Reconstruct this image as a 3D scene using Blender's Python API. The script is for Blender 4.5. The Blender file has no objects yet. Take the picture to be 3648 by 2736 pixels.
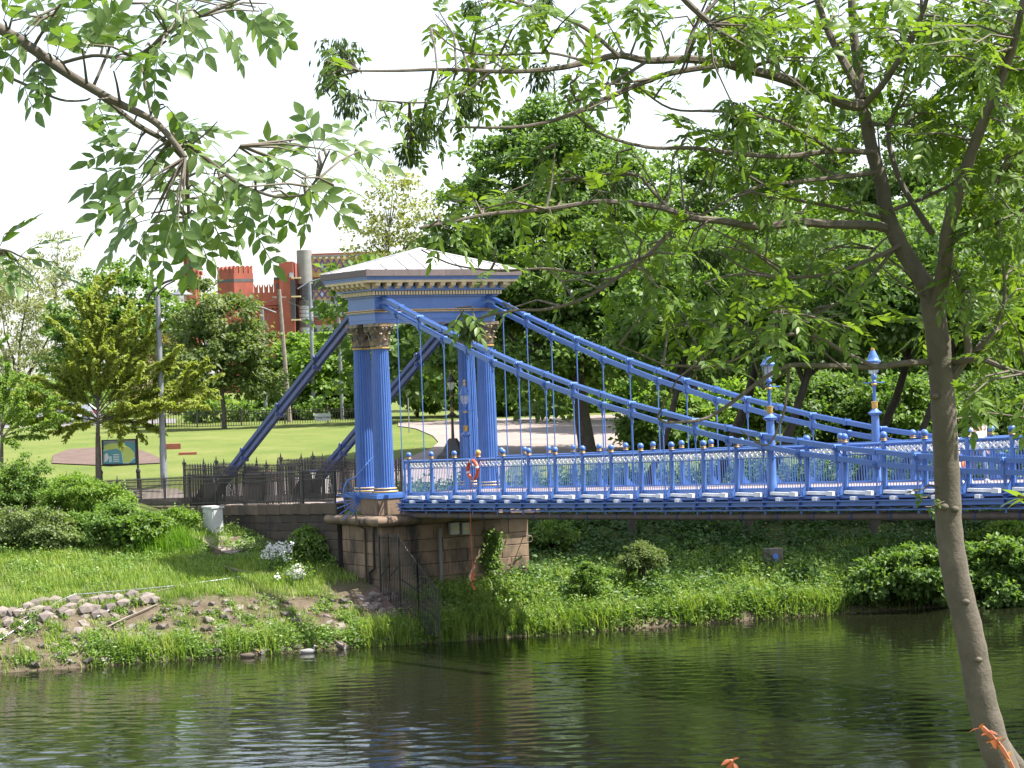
import bpy, bmesh, math, random
import numpy as np
from mathutils import Vector, Matrix, Quaternion
from mathutils.geometry import delaunay_2d_cdt

random.seed(7)
rng = np.random.default_rng(7)
SC = bpy.context.scene
COL = SC.collection
PI = math.pi

# ------------------------------------------------------------------ camera
FPX = 8185.5                       # focal length in pixels of a 3648 px wide frame
YAW, PITCH, ROLL = -1.0015, -0.00152, 0.03482
CAM = np.array([68.908, -39.758, 3.8166])
FW = np.array([math.sin(YAW)*math.cos(PITCH), math.cos(YAW)*math.cos(PITCH), math.sin(PITCH)])
_r0 = np.array([math.cos(YAW), -math.sin(YAW), 0.0]); _u0 = np.cross(_r0, FW)
CR = _r0*math.cos(ROLL) - _u0*math.sin(ROLL)
CU = _r0*math.sin(ROLL) + _u0*math.cos(ROLL)
FH = np.array([math.sin(YAW), math.cos(YAW), 0.0]); RH = _r0      # level forward / right
cam = bpy.data.cameras.new('camera'); camo = bpy.data.objects.new('camera', cam); COL.objects.link(camo)
cam.sensor_width = 36.0; cam.lens = FPX/3648*36.0; cam.clip_start = 0.1; cam.clip_end = 6000
camo.matrix_world = Matrix(((CR[0], CU[0], -FW[0], CAM[0]), (CR[1], CU[1], -FW[1], CAM[1]), (CR[2], CU[2], -FW[2], CAM[2]), (0, 0, 0, 1)))
SC.camera = camo
SC.render.resolution_x, SC.render.resolution_y = 1024, 768

# ------------------------------------------------------------------ sky, sun, exposure
SUN = Vector((0.32, 0.43, 0.845)).normalized()
W = bpy.data.worlds.new('World'); SC.world = W; W.use_nodes = True
nt = W.node_tree; nt.nodes.clear()
wo = nt.nodes.new('ShaderNodeOutputWorld'); wb = nt.nodes.new('ShaderNodeBackground'); sk = nt.nodes.new('ShaderNodeTexSky')
sk.sky_type = 'NISHITA'; sk.sun_disc = False
sk.sun_elevation = math.asin(SUN.z); sk.sun_rotation = math.atan2(SUN.x, SUN.y)
sk.air_density = 1.0; sk.dust_density = 2.0; sk.ozone_density = 1.0
wb.inputs['Strength'].default_value = 0.12
vl = nt.nodes.new('ShaderNodeMix'); vl.data_type = 'RGBA'; vl.inputs[0].default_value = 0.4; vl.inputs[7].default_value = (5.2, 5.15, 5.25, 1)   # even summer haze
nt.links.new(sk.outputs[0], vl.inputs[6]); nt.links.new(vl.outputs[2], wb.inputs['Color']); nt.links.new(wb.outputs[0], wo.inputs['Surface'])
sl = bpy.data.lights.new('sun', 'SUN'); sl.energy = 5.0; sl.angle = math.radians(0.53); sl.color = (1.0, 0.95, 0.87)
so = bpy.data.objects.new('sun', sl); COL.objects.link(so); so.location = (0, 0, 60)
so.rotation_euler = SUN.to_track_quat('Z', 'Y').to_euler()
SC.view_settings.view_transform = 'Standard'; SC.view_settings.look = 'None'
SC.view_settings.exposure = 1.45; SC.view_settings.gamma = 1.0; SC.view_settings.use_curve_mapping = False
SC.render.engine = 'CYCLES'
cy = SC.cycles
cy.use_denoising = True
cy.max_bounces = 8; cy.diffuse_bounces = 4; cy.glossy_bounces = 3; cy.transmission_bounces = 4; cy.transparent_max_bounces = 6
cy.caustics_reflective = False; cy.caustics_refractive = False
cy.sample_clamp_indirect = 6.0

# ------------------------------------------------------------------ helpers
KV = 3648/2212.0                  # measurements below were read off a 2212 px wide view of the place
def ray(x, y):
    return FW + CR*((x*KV-1824)/FPX) - CU*((y*KV-1368)/FPX)
def at(x, y, d=None, u=None, v=None, z=None):
    r = ray(x, y)
    t = d if d is not None else ((u-CAM[0])/r[0] if u is not None else ((v-CAM[1])/r[1] if v is not None else (z-CAM[2])/r[2]))
    return CAM + t*r
def pxm(d): return FPX/KV/d       # view pixels per metre at distance d
def proj(P):
    d = np.asarray(P, float) - CAM
    w = d@FW
    return np.stack([(1824+FPX*(d@CR)/w)/KV, (1368-FPX*(d@CU)/w)/KV, w], -1)

WO = {}
def reg(o, w=(0, 0, 0)): WO[o.name] = Vector(w); return o
def tag(o, label=None, cat=None, group=None, kind=None):
    if label: o['label'] = label
    if cat: o['category'] = cat
    if group: o['group'] = group
    if kind: o['kind'] = kind
    return o
def thing(name, loc, label, cat, group=None):
    o = bpy.data.objects.new(name, None); COL.objects.link(o); o.empty_display_size = 0.2
    o.location = loc; reg(o, loc)
    return tag(o, label, cat, group)
def link(name, me, mat, parent=None, world=(0, 0, 0), rot=None, scale=None):
    """object with mesh me whose coordinates are relative to the world point `world`"""
    o = bpy.data.objects.new(name, me); COL.objects.link(o)
    if mat is not None and len(me.materials) == 0: me.materials.append(mat)
    w = Vector(world)
    if parent is not None:
        o.parent = parent; o.location = w - WO[parent.name]
    else: o.location = w
    if rot is not None: o.rotation_euler = rot
    if scale is not None: o.scale = scale
    reg(o, w)
    return o

class MB:
    def __init__(s): s.v = []; s.f = []; s.m = []
    def add(s, vs, fs, mi=0):
        b = len(s.v); s.v.extend([tuple(map(float, p)) for p in vs]); s.f.extend([tuple(b+i for i in f) for f in fs]); s.m.extend([mi]*len(fs)); return s
    def box(s, lo, hi, mi=0, M=None):
        x0, y0, z0 = lo; x1, y1, z1 = hi
        vs = [(x0,y0,z0),(x1,y0,z0),(x1,y1,z0),(x0,y1,z0),(x0,y0,z1),(x1,y0,z1),(x1,y1,z1),(x0,y1,z1)]
        if M is not None: vs = [M@Vector(p) for p in vs]
        return s.add(vs, [(3,2,1,0),(4,5,6,7),(0,1,5,4),(1,2,6,5),(2,3,7,6),(3,0,4,7)], mi)
    def bar(s, a, b, w, h, up=(0, 0, 1), mi=0):
        """box bar from a to b, width w across, height h along up"""
        a = Vector(a); b = Vector(b); d = (b-a).normalized(); up = Vector(up)
        x = d.cross(up)
        if x.length < 1e-5: x = d.cross(Vector((1, 0, 0)))
        x.normalize(); y = x.cross(d).normalized()
        vs = []
        for p in (a, b):
            for sx, sy in ((-1,-1),(1,-1),(1,1),(-1,1)): vs.append(p + x*(sx*w/2) + y*(sy*h/2))
        return s.add(vs, [(0,1,2,3),(7,6,5,4),(0,4,5,1),(1,5,6,2),(2,6,7,3),(3,7,4,0)], mi)
    def tube(s, pts, rad, n=6, cap=True, mi=0):
        pts = [Vector(p) for p in pts]
        if not hasattr(rad, '__len__'): rad = [rad]*len(pts)
        rings = []; prev = None
        for i, p in enumerate(pts):
            d = (pts[min(i+1, len(pts)-1)] - pts[max(i-1, 0)])
            d = d.normalized() if d.length > 1e-9 else Vector((0, 0, 1))
            if prev is None:
                x = d.cross(Vector((0, 0, 1)))
                if x.length < 0.05: x = d.cross(Vector((1, 0, 0)))
                x.normalize()
            else:
                x = prev - d*prev.dot(d)
                if x.length < 1e-6: x = d.cross(Vector((0, 0, 1)))
                x.normalize()
            prev = x; y = d.cross(x)
            rings.append([p + (x*math.cos(2*PI*k/n) + y*math.sin(2*PI*k/n))*rad[i] for k in range(n)])
        vs = [q for r in rings for q in r]; fs = []
        for i in range(len(rings)-1):
            for k in range(n):
                a = i*n+k; b = i*n+(k+1) % n
                fs.append((a, b, b+n, a+n))
        if cap:
            fs.append(tuple(range(n-1, -1, -1))); fs.append(tuple(range((len(rings)-1)*n, len(rings)*n)))
        return s.add(vs, fs, mi)
    def lathe(s, c, prof, n=12, mi=0, cap=True):
        """prof: (radius, z) pairs about a vertical axis through c"""
        cx, cy_, cz = c; vs = []; fs = []
        for r, z in prof:
            for k in range(n): vs.append((cx+r*math.cos(2*PI*k/n), cy_+r*math.sin(2*PI*k/n), cz+z))
        for i in range(len(prof)-1):
            for k in range(n):
                a = i*n+k; b = i*n+(k+1) % n
                fs.append((a, b, b+n, a+n))
        if cap:
            fs.append(tuple(range(n-1, -1, -1))); fs.append(tuple(range((len(prof)-1)*n, len(prof)*n)))
        return s.add(vs, fs, mi)
    def ball(s, c, r, n=12, m=8, mi=0, sz=1.0):
        return s.lathe(c, [(max(1e-4, r*math.sin(PI*i/m)), -r*sz*math.cos(PI*i/m)) for i in range(m+1)], n, mi, cap=False)
    def mesh(s, name, org=(0, 0, 0), smooth=False, mats=None):
        me = bpy.data.meshes.new(name)
        o = Vector(org)
        me.from_pydata([tuple(Vector(p)-o) for p in s.v], [], s.f)
        if mats:
            for m in mats: me.materials.append(m)
            me.polygons.foreach_set('material_index', s.m)
        if smooth: me.polygons.foreach_set('use_smooth', [True]*len(me.polygons))
        me.update()
        return me
    def build(s, name, mat, parent=None, smooth=False, world=None):
        """vertices are in world coordinates"""
        w = Vector(world) if world is not None else (WO[parent.name] if parent is not None else Vector((0, 0, 0)))
        mats = mat if isinstance(mat, (list, tuple)) else None
        me = s.mesh(name, w, smooth, mats)
        if smooth and hasattr(me, 'set_sharp_from_angle'): me.set_sharp_from_angle(angle=math.radians(50))
        return link(name, me, None if mats else mat, parent, w)

def np_mesh(name, V, F, mats=None, smooth=False, tint=None):
    """V (n,3); F (m,k) with k = 3 or 4"""
    me = bpy.data.meshes.new(name)
    V = np.ascontiguousarray(V, np.float32); F = np.ascontiguousarray(F, np.int32)
    m, k = F.shape
    me.vertices.add(len(V)); me.vertices.foreach_set('co', V.ravel())
    me.loops.add(m*k); me.loops.foreach_set('vertex_index', F.ravel())
    me.polygons.add(m); me.polygons.foreach_set('loop_start', np.arange(0, m*k, k, dtype=np.int32))
    try: me.polygons.foreach_set('loop_total', np.full(m, k, np.int32))
    except Exception: pass
    if smooth: me.polygons.foreach_set('use_smooth', np.ones(m, bool))
    if tint is not None:
        a = me.attributes.new('tint', 'FLOAT', 'POINT'); a.data.foreach_set('value', np.ascontiguousarray(tint, np.float32))
    for mt in (mats or []): me.materials.append(mt)
    me.update(); me.validate()
    return me

def norm(a): return a/np.maximum(np.linalg.norm(a, axis=-1, keepdims=True), 1e-9)
def leaf_cards(P, D, Nn, L, Wd, tint, fold=0.25, arch=0.0):
    """folded kite leaves: returns V, F, tint per vertex"""
    D = norm(D); X = norm(np.cross(D, Nn)); Nn = np.cross(X, D)
    L = L[:, None]; Wd = Wd[:, None]
    mid = P + D*L*0.42
    a = P; b = mid + X*Wd*0.5 + Nn*Wd*fold; c = P + D*L - Nn*L*arch; d = mid - X*Wd*0.5 + Nn*Wd*fold
    V = np.stack([a, b, c, d], 1).reshape(-1, 3)
    i = np.arange(len(P))[:, None]*4
    F = np.concatenate([i+np.array([[0, 1, 2]]), i+np.array([[0, 2, 3]])], 0)
    return V, F, np.repeat(tint, 4)
def merge(parts):
    Vs = []; Fs = []; Ts = []; n = 0
    for V, F, T in parts:
        Vs.append(V); Fs.append(F+n); Ts.append(T); n += len(V)
    return np.concatenate(Vs), np.concatenate(Fs), np.concatenate(Ts)

# ------------------------------------------------------------------ materials
def newmat(name):
    m = bpy.data.materials.new(name); m.use_nodes = True
    t = m.node_tree; t.nodes.clear()
    o = t.nodes.new('ShaderNodeOutputMaterial'); b = t.nodes.new('ShaderNodeBsdfPrincipled')
    t.links.new(b.outputs[0], o.inputs[0])
    return m, t, o, b
def N(t, kind, **kw):
    n = t.nodes.new(kind)
    for k, v in kw.items(): setattr(n, k, v)
    return n
def mixc(t, fac, a, b, mode='MIX'):
    n = t.nodes.new('ShaderNodeMix'); n.data_type = 'RGBA'; n.blend_type = mode
    for s, v in ((n.inputs[0], fac), (n.inputs[6], a), (n.inputs[7], b)):
        if hasattr(v, 'is_linked') or isinstance(v, bpy.types.NodeSocket): t.links.new(v, s)
        elif isinstance(v, (int, float)): s.default_value = v
        else: s.default_value = (*v, 1) if len(v) == 3 else v
    return n.outputs[2]
def ramp(t, fac, stops):
    n = t.nodes.new('ShaderNodeValToRGB'); e = n.color_ramp.elements
    while len(e) < len(stops): e.new(0.5)
    for el, (p, c) in zip(e, stops):
        el.position = p; el.color = (*c, 1) if not isinstance(c, (int, float)) else (c, c, c, 1)
    t.links.new(fac, n.inputs[0]); return n.outputs[0]
def noise(t, scale, detail=4, rough=0.55, vec=None, dist=0.0):
    n = t.nodes.new('ShaderNodeTexNoise'); n.inputs['Scale'].default_value = scale; n.inputs['Detail'].default_value = detail
    n.inputs['Roughness'].default_value = rough; n.inputs['Distortion'].default_value = dist
    if vec is not None: t.links.new(vec, n.inputs['Vector'])
    return n.outputs['Fac']
def wpos(t): return t.nodes.new('ShaderNodeNewGeometry').outputs['Position']
def bump(t, b, h, strength=0.3, dist=0.02):
    n = t.nodes.new('ShaderNodeBump'); n.inputs['Strength'].default_value = strength; n.inputs['Distance'].default_value = dist
    t.links.new(h, n.inputs['Height']); t.links.new(n.outputs[0], b.inputs['Normal'])
MC = {}
def mat(name, c, rough=0.6, metal=0.0, c2=None, scale=3.0, lo=0.35, hi=0.65, rnd=0.0, bmp=0.0, bscale=20.0, spec=0.5, stain=None):
    """painted / stone / metal material: two colours mixed by a noise, per-object brightness, fine relief"""
    if name in MC: return MC[name]
    m, t, o, b = newmat(name); P = wpos(t)
    col = None
    if c2 is not None:
        f = noise(t, scale, 5, 0.6, P)
        col = ramp(t, f, [(lo, c), (hi, c2)])
    if stain is not None:
        sc_, colr, a, e = stain
        mp = N(t, 'ShaderNodeMapping'); mp.inputs['Scale'].default_value = (1, 1, 0.35); t.links.new(P, mp.inputs[0])
        f = noise(t, sc_, 6, 0.65, mp.outputs[0])
        f = ramp(t, f, [(a, 0.0), (e, 1.0)])
        col = mixc(t, f, col if col is not None else c, colr)
    if rnd > 0:
        oi = N(t, 'ShaderNodeObjectInfo'); mr = N(t, 'ShaderNodeMapRange'); t.links.new(oi.outputs['Random'], mr.inputs[0])
        mr.inputs[3].default_value = 1-rnd; mr.inputs[4].default_value = 1+rnd
        hs = N(t, 'ShaderNodeHueSaturation'); t.links.new(mr.outputs[0], hs.inputs['Value'])
        if col is None: hs.inputs['Color'].default_value = (*c, 1)
        else: t.links.new(col, hs.inputs['Color'])
        col = hs.outputs[0]
    if col is None: b.inputs['Base Color'].default_value = (*c, 1)
    else: t.links.new(col, b.inputs['Base Color'])
    b.inputs['Roughness'].default_value = rough; b.inputs['Metallic'].default_value = metal
    b.inputs['Specular IOR Level'].default_value = spec
    if bmp > 0: bump(t, b, noise(t, bscale, 4, 0.6, P), bmp, 0.02)
    MC[name] = m; return m
def leafmat(name, c0, c1, c2, transl=0.45, rough=0.5, tc=None, spec=0.3):
    """foliage: three leaf colours spread by each leaf's own tint, light passing through"""
    if name in MC: return MC[name]
    m, t, o, b = newmat(name)
    a = N(t, 'ShaderNodeAttribute', attribute_name='tint')
    col = ramp(t, a.outputs['Fac'], [(0.0, c0), (0.55, c1), (1.0, c2)])
    t.links.new(col, b.inputs['Base Color']); b.inputs['Roughness'].default_value = rough; b.inputs['Specular IOR Level'].default_value = spec
    tr = N(t, 'ShaderNodeBsdfTranslucent')
    tcol = mixc(t, 1.0, col, tc or (1.5, 1.6, 0.6), 'MULTIPLY')
    t.links.new(tcol, tr.inputs[0])
    mx = N(t, 'ShaderNodeMixShader'); mx.inputs[0].default_value = transl
    t.links.new(b.outputs[0], mx.inputs[1]); t.links.new(tr.outputs[0], mx.inputs[2]); t.links.new(mx.outputs[0], o.inputs[0])
    MC[name] = m; return m

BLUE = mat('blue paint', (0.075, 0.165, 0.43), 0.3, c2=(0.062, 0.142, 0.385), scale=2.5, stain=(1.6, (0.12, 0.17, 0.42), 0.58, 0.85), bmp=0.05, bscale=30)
BLUED = mat('blue paint worn and shade-darkened', (0.045, 0.075, 0.21), 0.5, c2=(0.06, 0.10, 0.27), scale=4, stain=(2.0, (0.09, 0.09, 0.14), 0.5, 0.8))  # shadow side of the backstays put into a darker blue; stain is wear
GOLD = mat('gold paint', (0.62, 0.40, 0.11), 0.4, 0.25, c2=(0.45, 0.27, 0.07), scale=9)
BRONZE = mat('tarnished gilt', (0.34, 0.23, 0.08), 0.5, 0.3, c2=(0.10, 0.10, 0.12), scale=7, lo=0.3, hi=0.62)
CREAM = mat('cream paint', (0.66, 0.52, 0.30), 0.55, c2=(0.55, 0.44, 0.27), scale=5)
WHITE = mat('white paint', (0.78, 0.78, 0.80), 0.5, c2=(0.68, 0.68, 0.70), scale=6)
LEAD = mat('lead sheet roof', (0.34, 0.335, 0.36), 0.5, c2=(0.42, 0.41, 0.43), scale=1.5, stain=(1.2, (0.25, 0.24, 0.26), 0.5, 0.75))
LEADB = mat('weathered copper fascia', (0.105, 0.082, 0.082), 0.6, c2=(0.135, 0.105, 0.10), scale=3, rnd=0.08)
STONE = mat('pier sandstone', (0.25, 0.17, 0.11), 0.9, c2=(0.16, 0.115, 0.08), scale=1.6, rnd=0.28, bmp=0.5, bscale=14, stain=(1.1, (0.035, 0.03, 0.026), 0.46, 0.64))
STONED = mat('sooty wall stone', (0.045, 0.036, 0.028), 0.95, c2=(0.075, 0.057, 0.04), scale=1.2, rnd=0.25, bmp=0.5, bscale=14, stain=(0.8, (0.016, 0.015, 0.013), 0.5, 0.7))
COPE = mat('brown coping stone', (0.13, 0.095, 0.065), 0.95, c2=(0.085, 0.065, 0.048), scale=1.4, rnd=0.2, bmp=0.5, bscale=14, stain=(0.8, (0.05, 0.042, 0.035), 0.5, 0.7))
MORTAR = mat('dark joint', (0.03, 0.028, 0.025), 1.0)
REV = mat('bank stone', (0.20, 0.165, 0.145), 0.95, c2=(0.135, 0.115, 0.105), scale=3, rnd=0.3, bmp=0.6, bscale=18)
IRON = mat('black iron', (0.018, 0.017, 0.018), 0.5, c2=(0.035, 0.03, 0.028), scale=12, rnd=0.1)
STEEL = mat('galvanised steel', (0.24, 0.255, 0.275), 0.5, 0.3, c2=(0.19, 0.20, 0.22), scale=4)
PIPE = mat('brown pipe', (0.16, 0.125, 0.10), 0.65, c2=(0.11, 0.085, 0.07), scale=3, bmp=0.2)
ASPH = mat('worn asphalt', (0.20, 0.165, 0.15), 0.9, c2=(0.245, 0.205, 0.187), scale=0.6, bmp=0.2, bscale=40)
DECKM = mat('deck surfacing', (0.24, 0.19, 0.17), 0.9, c2=(0.29, 0.235, 0.21), scale=2, bmp=0.2, bscale=40)
SOIL = mat('bare soil', (0.085, 0.055, 0.043), 0.95, c2=(0.12, 0.08, 0.063), scale=1.5, bmp=0.5, bscale=12)
GRAV = mat('gravel patch', (0.13, 0.105, 0.085), 0.95, c2=(0.24, 0.20, 0.175), scale=9, bmp=0.6, bscale=20)
TIMBER = mat('weathered timber', (0.20, 0.15, 0.11), 0.9, c2=(0.12, 0.09, 0.07), scale=5, bmp=0.3)
TIMBERP = mat('pale driftwood', (0.24, 0.205, 0.175), 0.9, c2=(0.17, 0.145, 0.12), scale=5, bmp=0.3)
BRICK = mat('red brick', (0.33, 0.085, 0.055), 0.85, c2=(0.27, 0.07, 0.05), scale=0.7, stain=(0.35, (0.20, 0.065, 0.05), 0.5, 0.8))
BRICKP = mat('broken brick', (0.36, 0.12, 0.08), 0.9, c2=(0.28, 0.09, 0.06), scale=4, rnd=0.2)
CONC = mat('pale concrete', (0.23, 0.225, 0.22), 0.85, c2=(0.18, 0.175, 0.175), scale=0.8)
CONCD = mat('dark concrete', (0.10, 0.10, 0.105), 0.85, c2=(0.075, 0.075, 0.08), scale=0.8)
ORANGE = mat('orange plastic', (0.62, 0.10, 0.04), 0.45, c2=(0.50, 0.075, 0.03), scale=8)
CABM = mat('grey cabinet', (0.50, 0.51, 0.50), 0.6, c2=(0.44, 0.45, 0.44), scale=5, stain=(3, (0.25, 0.24, 0.2), 0.62, 0.85))
BOXM = mat('cream grey box', (0.40, 0.39, 0.32), 0.6, c2=(0.36, 0.35, 0.29), scale=5)
YEL = mat('yellow warning', (0.75, 0.50, 0.04), 0.5)
BARKA = mat('ash bark', (0.115, 0.095, 0.072), 0.85, c2=(0.08, 0.066, 0.05), scale=7, bmp=0.35, bscale=45, stain=(5, (0.055, 0.05, 0.03), 0.5, 0.75))
BARKD = mat('dark bark', (0.05, 0.042, 0.034), 0.95, c2=(0.085, 0.07, 0.055), scale=6, bmp=0.6, bscale=25)
BARKG = mat('grey bark', (0.13, 0.115, 0.10), 0.95, c2=(0.08, 0.07, 0.06), scale=6, bmp=0.5, bscale=25)
TWIG = mat('twig', (0.115, 0.085, 0.065), 0.85, c2=(0.075, 0.055, 0.045), scale=25)
GLASSM, _t, _o, _b = newmat('lantern glass')
_b.inputs['Base Color'].default_value = (0.75, 0.78, 0.8, 1); _b.inputs['Roughness'].default_value = 0.08; _b.inputs['Alpha'].default_value = 0.35
WINM, _t, _o, _b = newmat('window glass')
_b.inputs['Base Color'].default_value = (0.30, 0.33, 0.37, 1); _b.inputs['Roughness'].default_value = 0.12; _b.inputs['Specular IOR Level'].default_value = 0.8
DWIN, _t, _o, _b = newmat('dark window glass')
_b.inputs['Base Color'].default_value = (0.03, 0.035, 0.045, 1); _b.inputs['Roughness'].default_value = 0.08

# foliage colours
LSYC = leafmat('sycamore leaf', (0.065, 0.125, 0.028), (0.115, 0.195, 0.045), (0.19, 0.27, 0.085))
LDARK = leafmat('shade tree leaf', (0.06, 0.115, 0.03), (0.11, 0.18, 0.05), (0.19, 0.265, 0.095))
LMID = leafmat('mid green leaf', (0.075, 0.145, 0.03), (0.13, 0.21, 0.047), (0.21, 0.285, 0.085))
LBRI = leafmat('bright green leaf', (0.095, 0.175, 0.028), (0.155, 0.25, 0.042), (0.235, 0.32, 0.075))
LYEL = leafmat('cherry leaf', (0.15, 0.19, 0.03), (0.22, 0.265, 0.045), (0.33, 0.36, 0.10))
LPALE = leafmat('pale spring leaf', (0.16, 0.18, 0.06), (0.22, 0.23, 0.08), (0.28, 0.28, 0.12))
LWIL = leafmat('willow leaf', (0.15, 0.17, 0.085), (0.21, 0.23, 0.12), (0.28, 0.29, 0.17))
LHAW = leafmat('hawthorn leaf', (0.073, 0.116, 0.037), (0.128, 0.171, 0.061), (0.220, 0.256, 0.116))
LCOP = leafmat('coppery leaf', (0.09, 0.085, 0.035), (0.13, 0.11, 0.045), (0.18, 0.15, 0.07))
LASH = leafmat('ash leaflet', (0.06, 0.12, 0.02), (0.105, 0.18, 0.03), (0.175, 0.25, 0.055), transl=0.5, rough=0.42, tc=(1.5, 1.45, 0.5))
LASHF = leafmat('ash leaflet dull', (0.065, 0.125, 0.03), (0.115, 0.185, 0.05), (0.21, 0.27, 0.11), transl=0.42, rough=0.38, tc=(1.5, 1.6, 0.6), spec=0.55)
LKEY = leafmat('ash key', (0.03, 0.06, 0.015), (0.05, 0.085, 0.02), (0.07, 0.11, 0.03), transl=0.25)
LORG = leafmat('young red leaf', (0.26, 0.055, 0.02), (0.28, 0.10, 0.03), (0.22, 0.20, 0.06), transl=0.5, tc=(1.3, 1.2, 0.8))
GRASSM = leafmat('grass blade', (0.111, 0.195, 0.036), (0.195, 0.286, 0.055), (0.338, 0.390, 0.117), transl=0.4, rough=0.5)
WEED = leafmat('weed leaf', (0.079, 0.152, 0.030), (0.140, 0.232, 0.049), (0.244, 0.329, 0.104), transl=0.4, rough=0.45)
LSHADED = leafmat('shade-darkened undergrowth leaf', (0.028, 0.07, 0.016), (0.05, 0.105, 0.024), (0.085, 0.15, 0.04), transl=0.3)  # shade under the deck put into the leaf colour
LBRAM = leafmat('pale bramble leaf', (0.10, 0.15, 0.05), (0.16, 0.21, 0.08), (0.24, 0.28, 0.13), transl=0.4)
PETAL = leafmat('white petal', (0.7, 0.7, 0.68), (0.8, 0.8, 0.79), (0.85, 0.85, 0.85), transl=0.3, tc=(1, 1, 1))
# ------------------------------------------------------------------ terrain
NEARB = [(-1500, 6), (-200, 3), (-76, 2.3), (-73, 2.1), (-49, -4.85), (-44, -6.2), (-3, -6.2)]
KL = NEARB + [(0, -4.9), (0.3, -4.62), (3.2, -3.2), (4.2, -3.0), (8, -2.35), (11, -1.8), (15, -1.35), (20, -1.0), (24, -0.7), (30, -0.2), (40, 0.6), (52, 1.35), (75, 1.7), (120, 2.2), (400, 4), (1500, 8)]
KC = NEARB + [(0, -4.9), (0.3, -4.55), (2.4, -3.5), (3.6, -3.2), (3.7, -0.62), (8, -0.55), (18, -0.75), (24, -0.65), (30, -0.2), (40, 0.6), (52, 1.35), (75, 1.7), (120, 2.2), (400, 4), (1500, 8)]
KR = NEARB + [(0, -4.95), (0.22, -4.5), (2, -3.95), (8, -2.95), (14, -1.5), (20, -0.2), (26, 0.25), (40, 0.9), (52, 1.35), (75, 1.7), (120, 2.2), (400, 4), (1500, 8)]
def _ip(K, w): return np.interp(w, [k[0] for k in K], [k[1] for k in K])
def wcoord(u, v): return (3.45 + 0.266*v - u)*0.966
def ucoord(w, v): return 3.45 + 0.266*v - w/0.966
def Hw(w, v):
    w = np.asarray(w, float); v = np.asarray(v, float)
    L = _ip(KL, w); Cc = _ip(KC, w); Rr = _ip(KR, w)
    a = np.clip((v+1.02)/0.06, 0, 1)                       # wall line
    k = np.clip((w-12)/14, 0, 1); k2 = np.clip((w-9)/6, 0, 1)
    b0 = 4.2 + 1.2*k2 - 4.4*k; b1 = 4.85 + 4*k2 + 7*k
    bank = np.interp(w, [-3, 0, 0.3, 2.4, 5, 8], [-6.2, -4.9, -4.55, -3.6, -3.25, -3.2])
    pf = np.clip((-1.3-ucoord(w, v))/0.5, 0, 1)
    Cc = np.where((w > -3) & (w < 8.5), bank*(1-pf)+np.maximum(Cc, -0.65)*pf, Cc)
    b = np.clip((v-b0)/(b1-b0), 0, 1)
    bump_ = 0.10*np.sin(v*0.9+w*0.5)*np.clip(w-1, 0, 1)*np.clip((12-w)/6, 0, 1)*((v < -1.3) | (v > 7))
    return (L*(1-a) + Cc*a)*(1-b) + Rr*b + bump_
def H(u, v): return Hw(wcoord(u, v), v)
def hit(x, y, d0=40, d1=400, n=2400):
    r = ray(x, y); t = np.linspace(d0, d1, n); p = CAM + t[:, None]*r
    below = p[:, 2] < H(p[:, 0], p[:, 1])
    i = int(np.argmax(below))
    if not below[i]: i = n-1
    return p[i]
def gnd(u, v): return np.array([u, v, float(H(u, v))])

ws = sorted(set([k[0] for k in KL+KC+KR] + list(np.arange(-3, 30, 0.5)) + list(np.arange(30, 80, 2.0)) + list(np.arange(-48, -3, 6.0)) + [-60, -66, 90, 150, 200, 280, 600, 1000, -120, -400, -800]))
vs = sorted(set([-1.3, -1.1, -1.02, -0.96, -0.9] + list(np.arange(-26, 40, 0.7)) + [4.2, 4.5, 4.85, 5.4] + list(np.arange(42, 90, 4.0)) + list(np.arange(-80, -26, 4.0)) + [100, 130, 180, 250, 400, 700, 1200, -100, -140, -200, -300, -500, -800, -1200]))
Wg, Vg = np.meshgrid(ws, vs, indexing='ij')
TV = np.stack([ucoord(Wg, Vg), Vg, Hw(Wg, Vg)], -1).reshape(-1, 3)
nw, nv = len(ws), len(vs)
idx = np.arange(nw*nv).reshape(nw, nv)
TF = np.stack([idx[:-1, :-1], idx[:-1, 1:], idx[1:, 1:], idx[1:, :-1]], -1).reshape(-1, 4)
GM, t, o, b = newmat('park grass and bank earth')
P = wpos(t); sep = N(t, 'ShaderNodeSeparateXYZ'); t.links.new(P, sep.inputs[0])
g = ramp(t, noise(t, 0.35, 6, 0.65, P), [(0.3, (0.085, 0.125, 0.03)), (0.5, (0.125, 0.155, 0.038)), (0.72, (0.18, 0.185, 0.065))])
g2 = mixc(t, ramp(t, noise(t, 7.0, 5, 0.7, P), [(0.35, 0.0), (0.7, 0.55)]), g, (0.08, 0.115, 0.025))
earth = ramp(t, noise(t, 2.2, 6, 0.7, P), [(0.3, (0.06, 0.045, 0.03)), (0.7, (0.15, 0.12, 0.085))])
mr = N(t, 'ShaderNodeMapRange'); t.links.new(sep.outputs[2], mr.inputs[0]); mr.inputs[1].default_value = -3.3; mr.inputs[2].default_value = -2.7
mr2 = N(t, 'ShaderNodeMapRange'); t.links.new(sep.outputs[2], mr2.inputs[0]); mr2.inputs[1].default_value = -1.1; mr2.inputs[2].default_value = -0.5
bankg = mixc(t, mr.outputs[0], earth, ramp(t, noise(t, 1.2, 5, 0.7, P), [(0.3, (0.05, 0.075, 0.02)), (0.7, (0.10, 0.115, 0.04))]))
t.links.new(mixc(t, mr2.outputs[0], bankg, g2), b.inputs['Base Color']); b.inputs['Roughness'].default_value = 0.95; b.inputs['Specular IOR Level'].default_value = 0.15
bump(t, b, noise(t, 14, 5, 0.7, P), 0.8, 0.05)
ground = link('ground', np_mesh('ground', TV, TF, [GM], smooth=False), None)
tag(ground, kind='structure')

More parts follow.
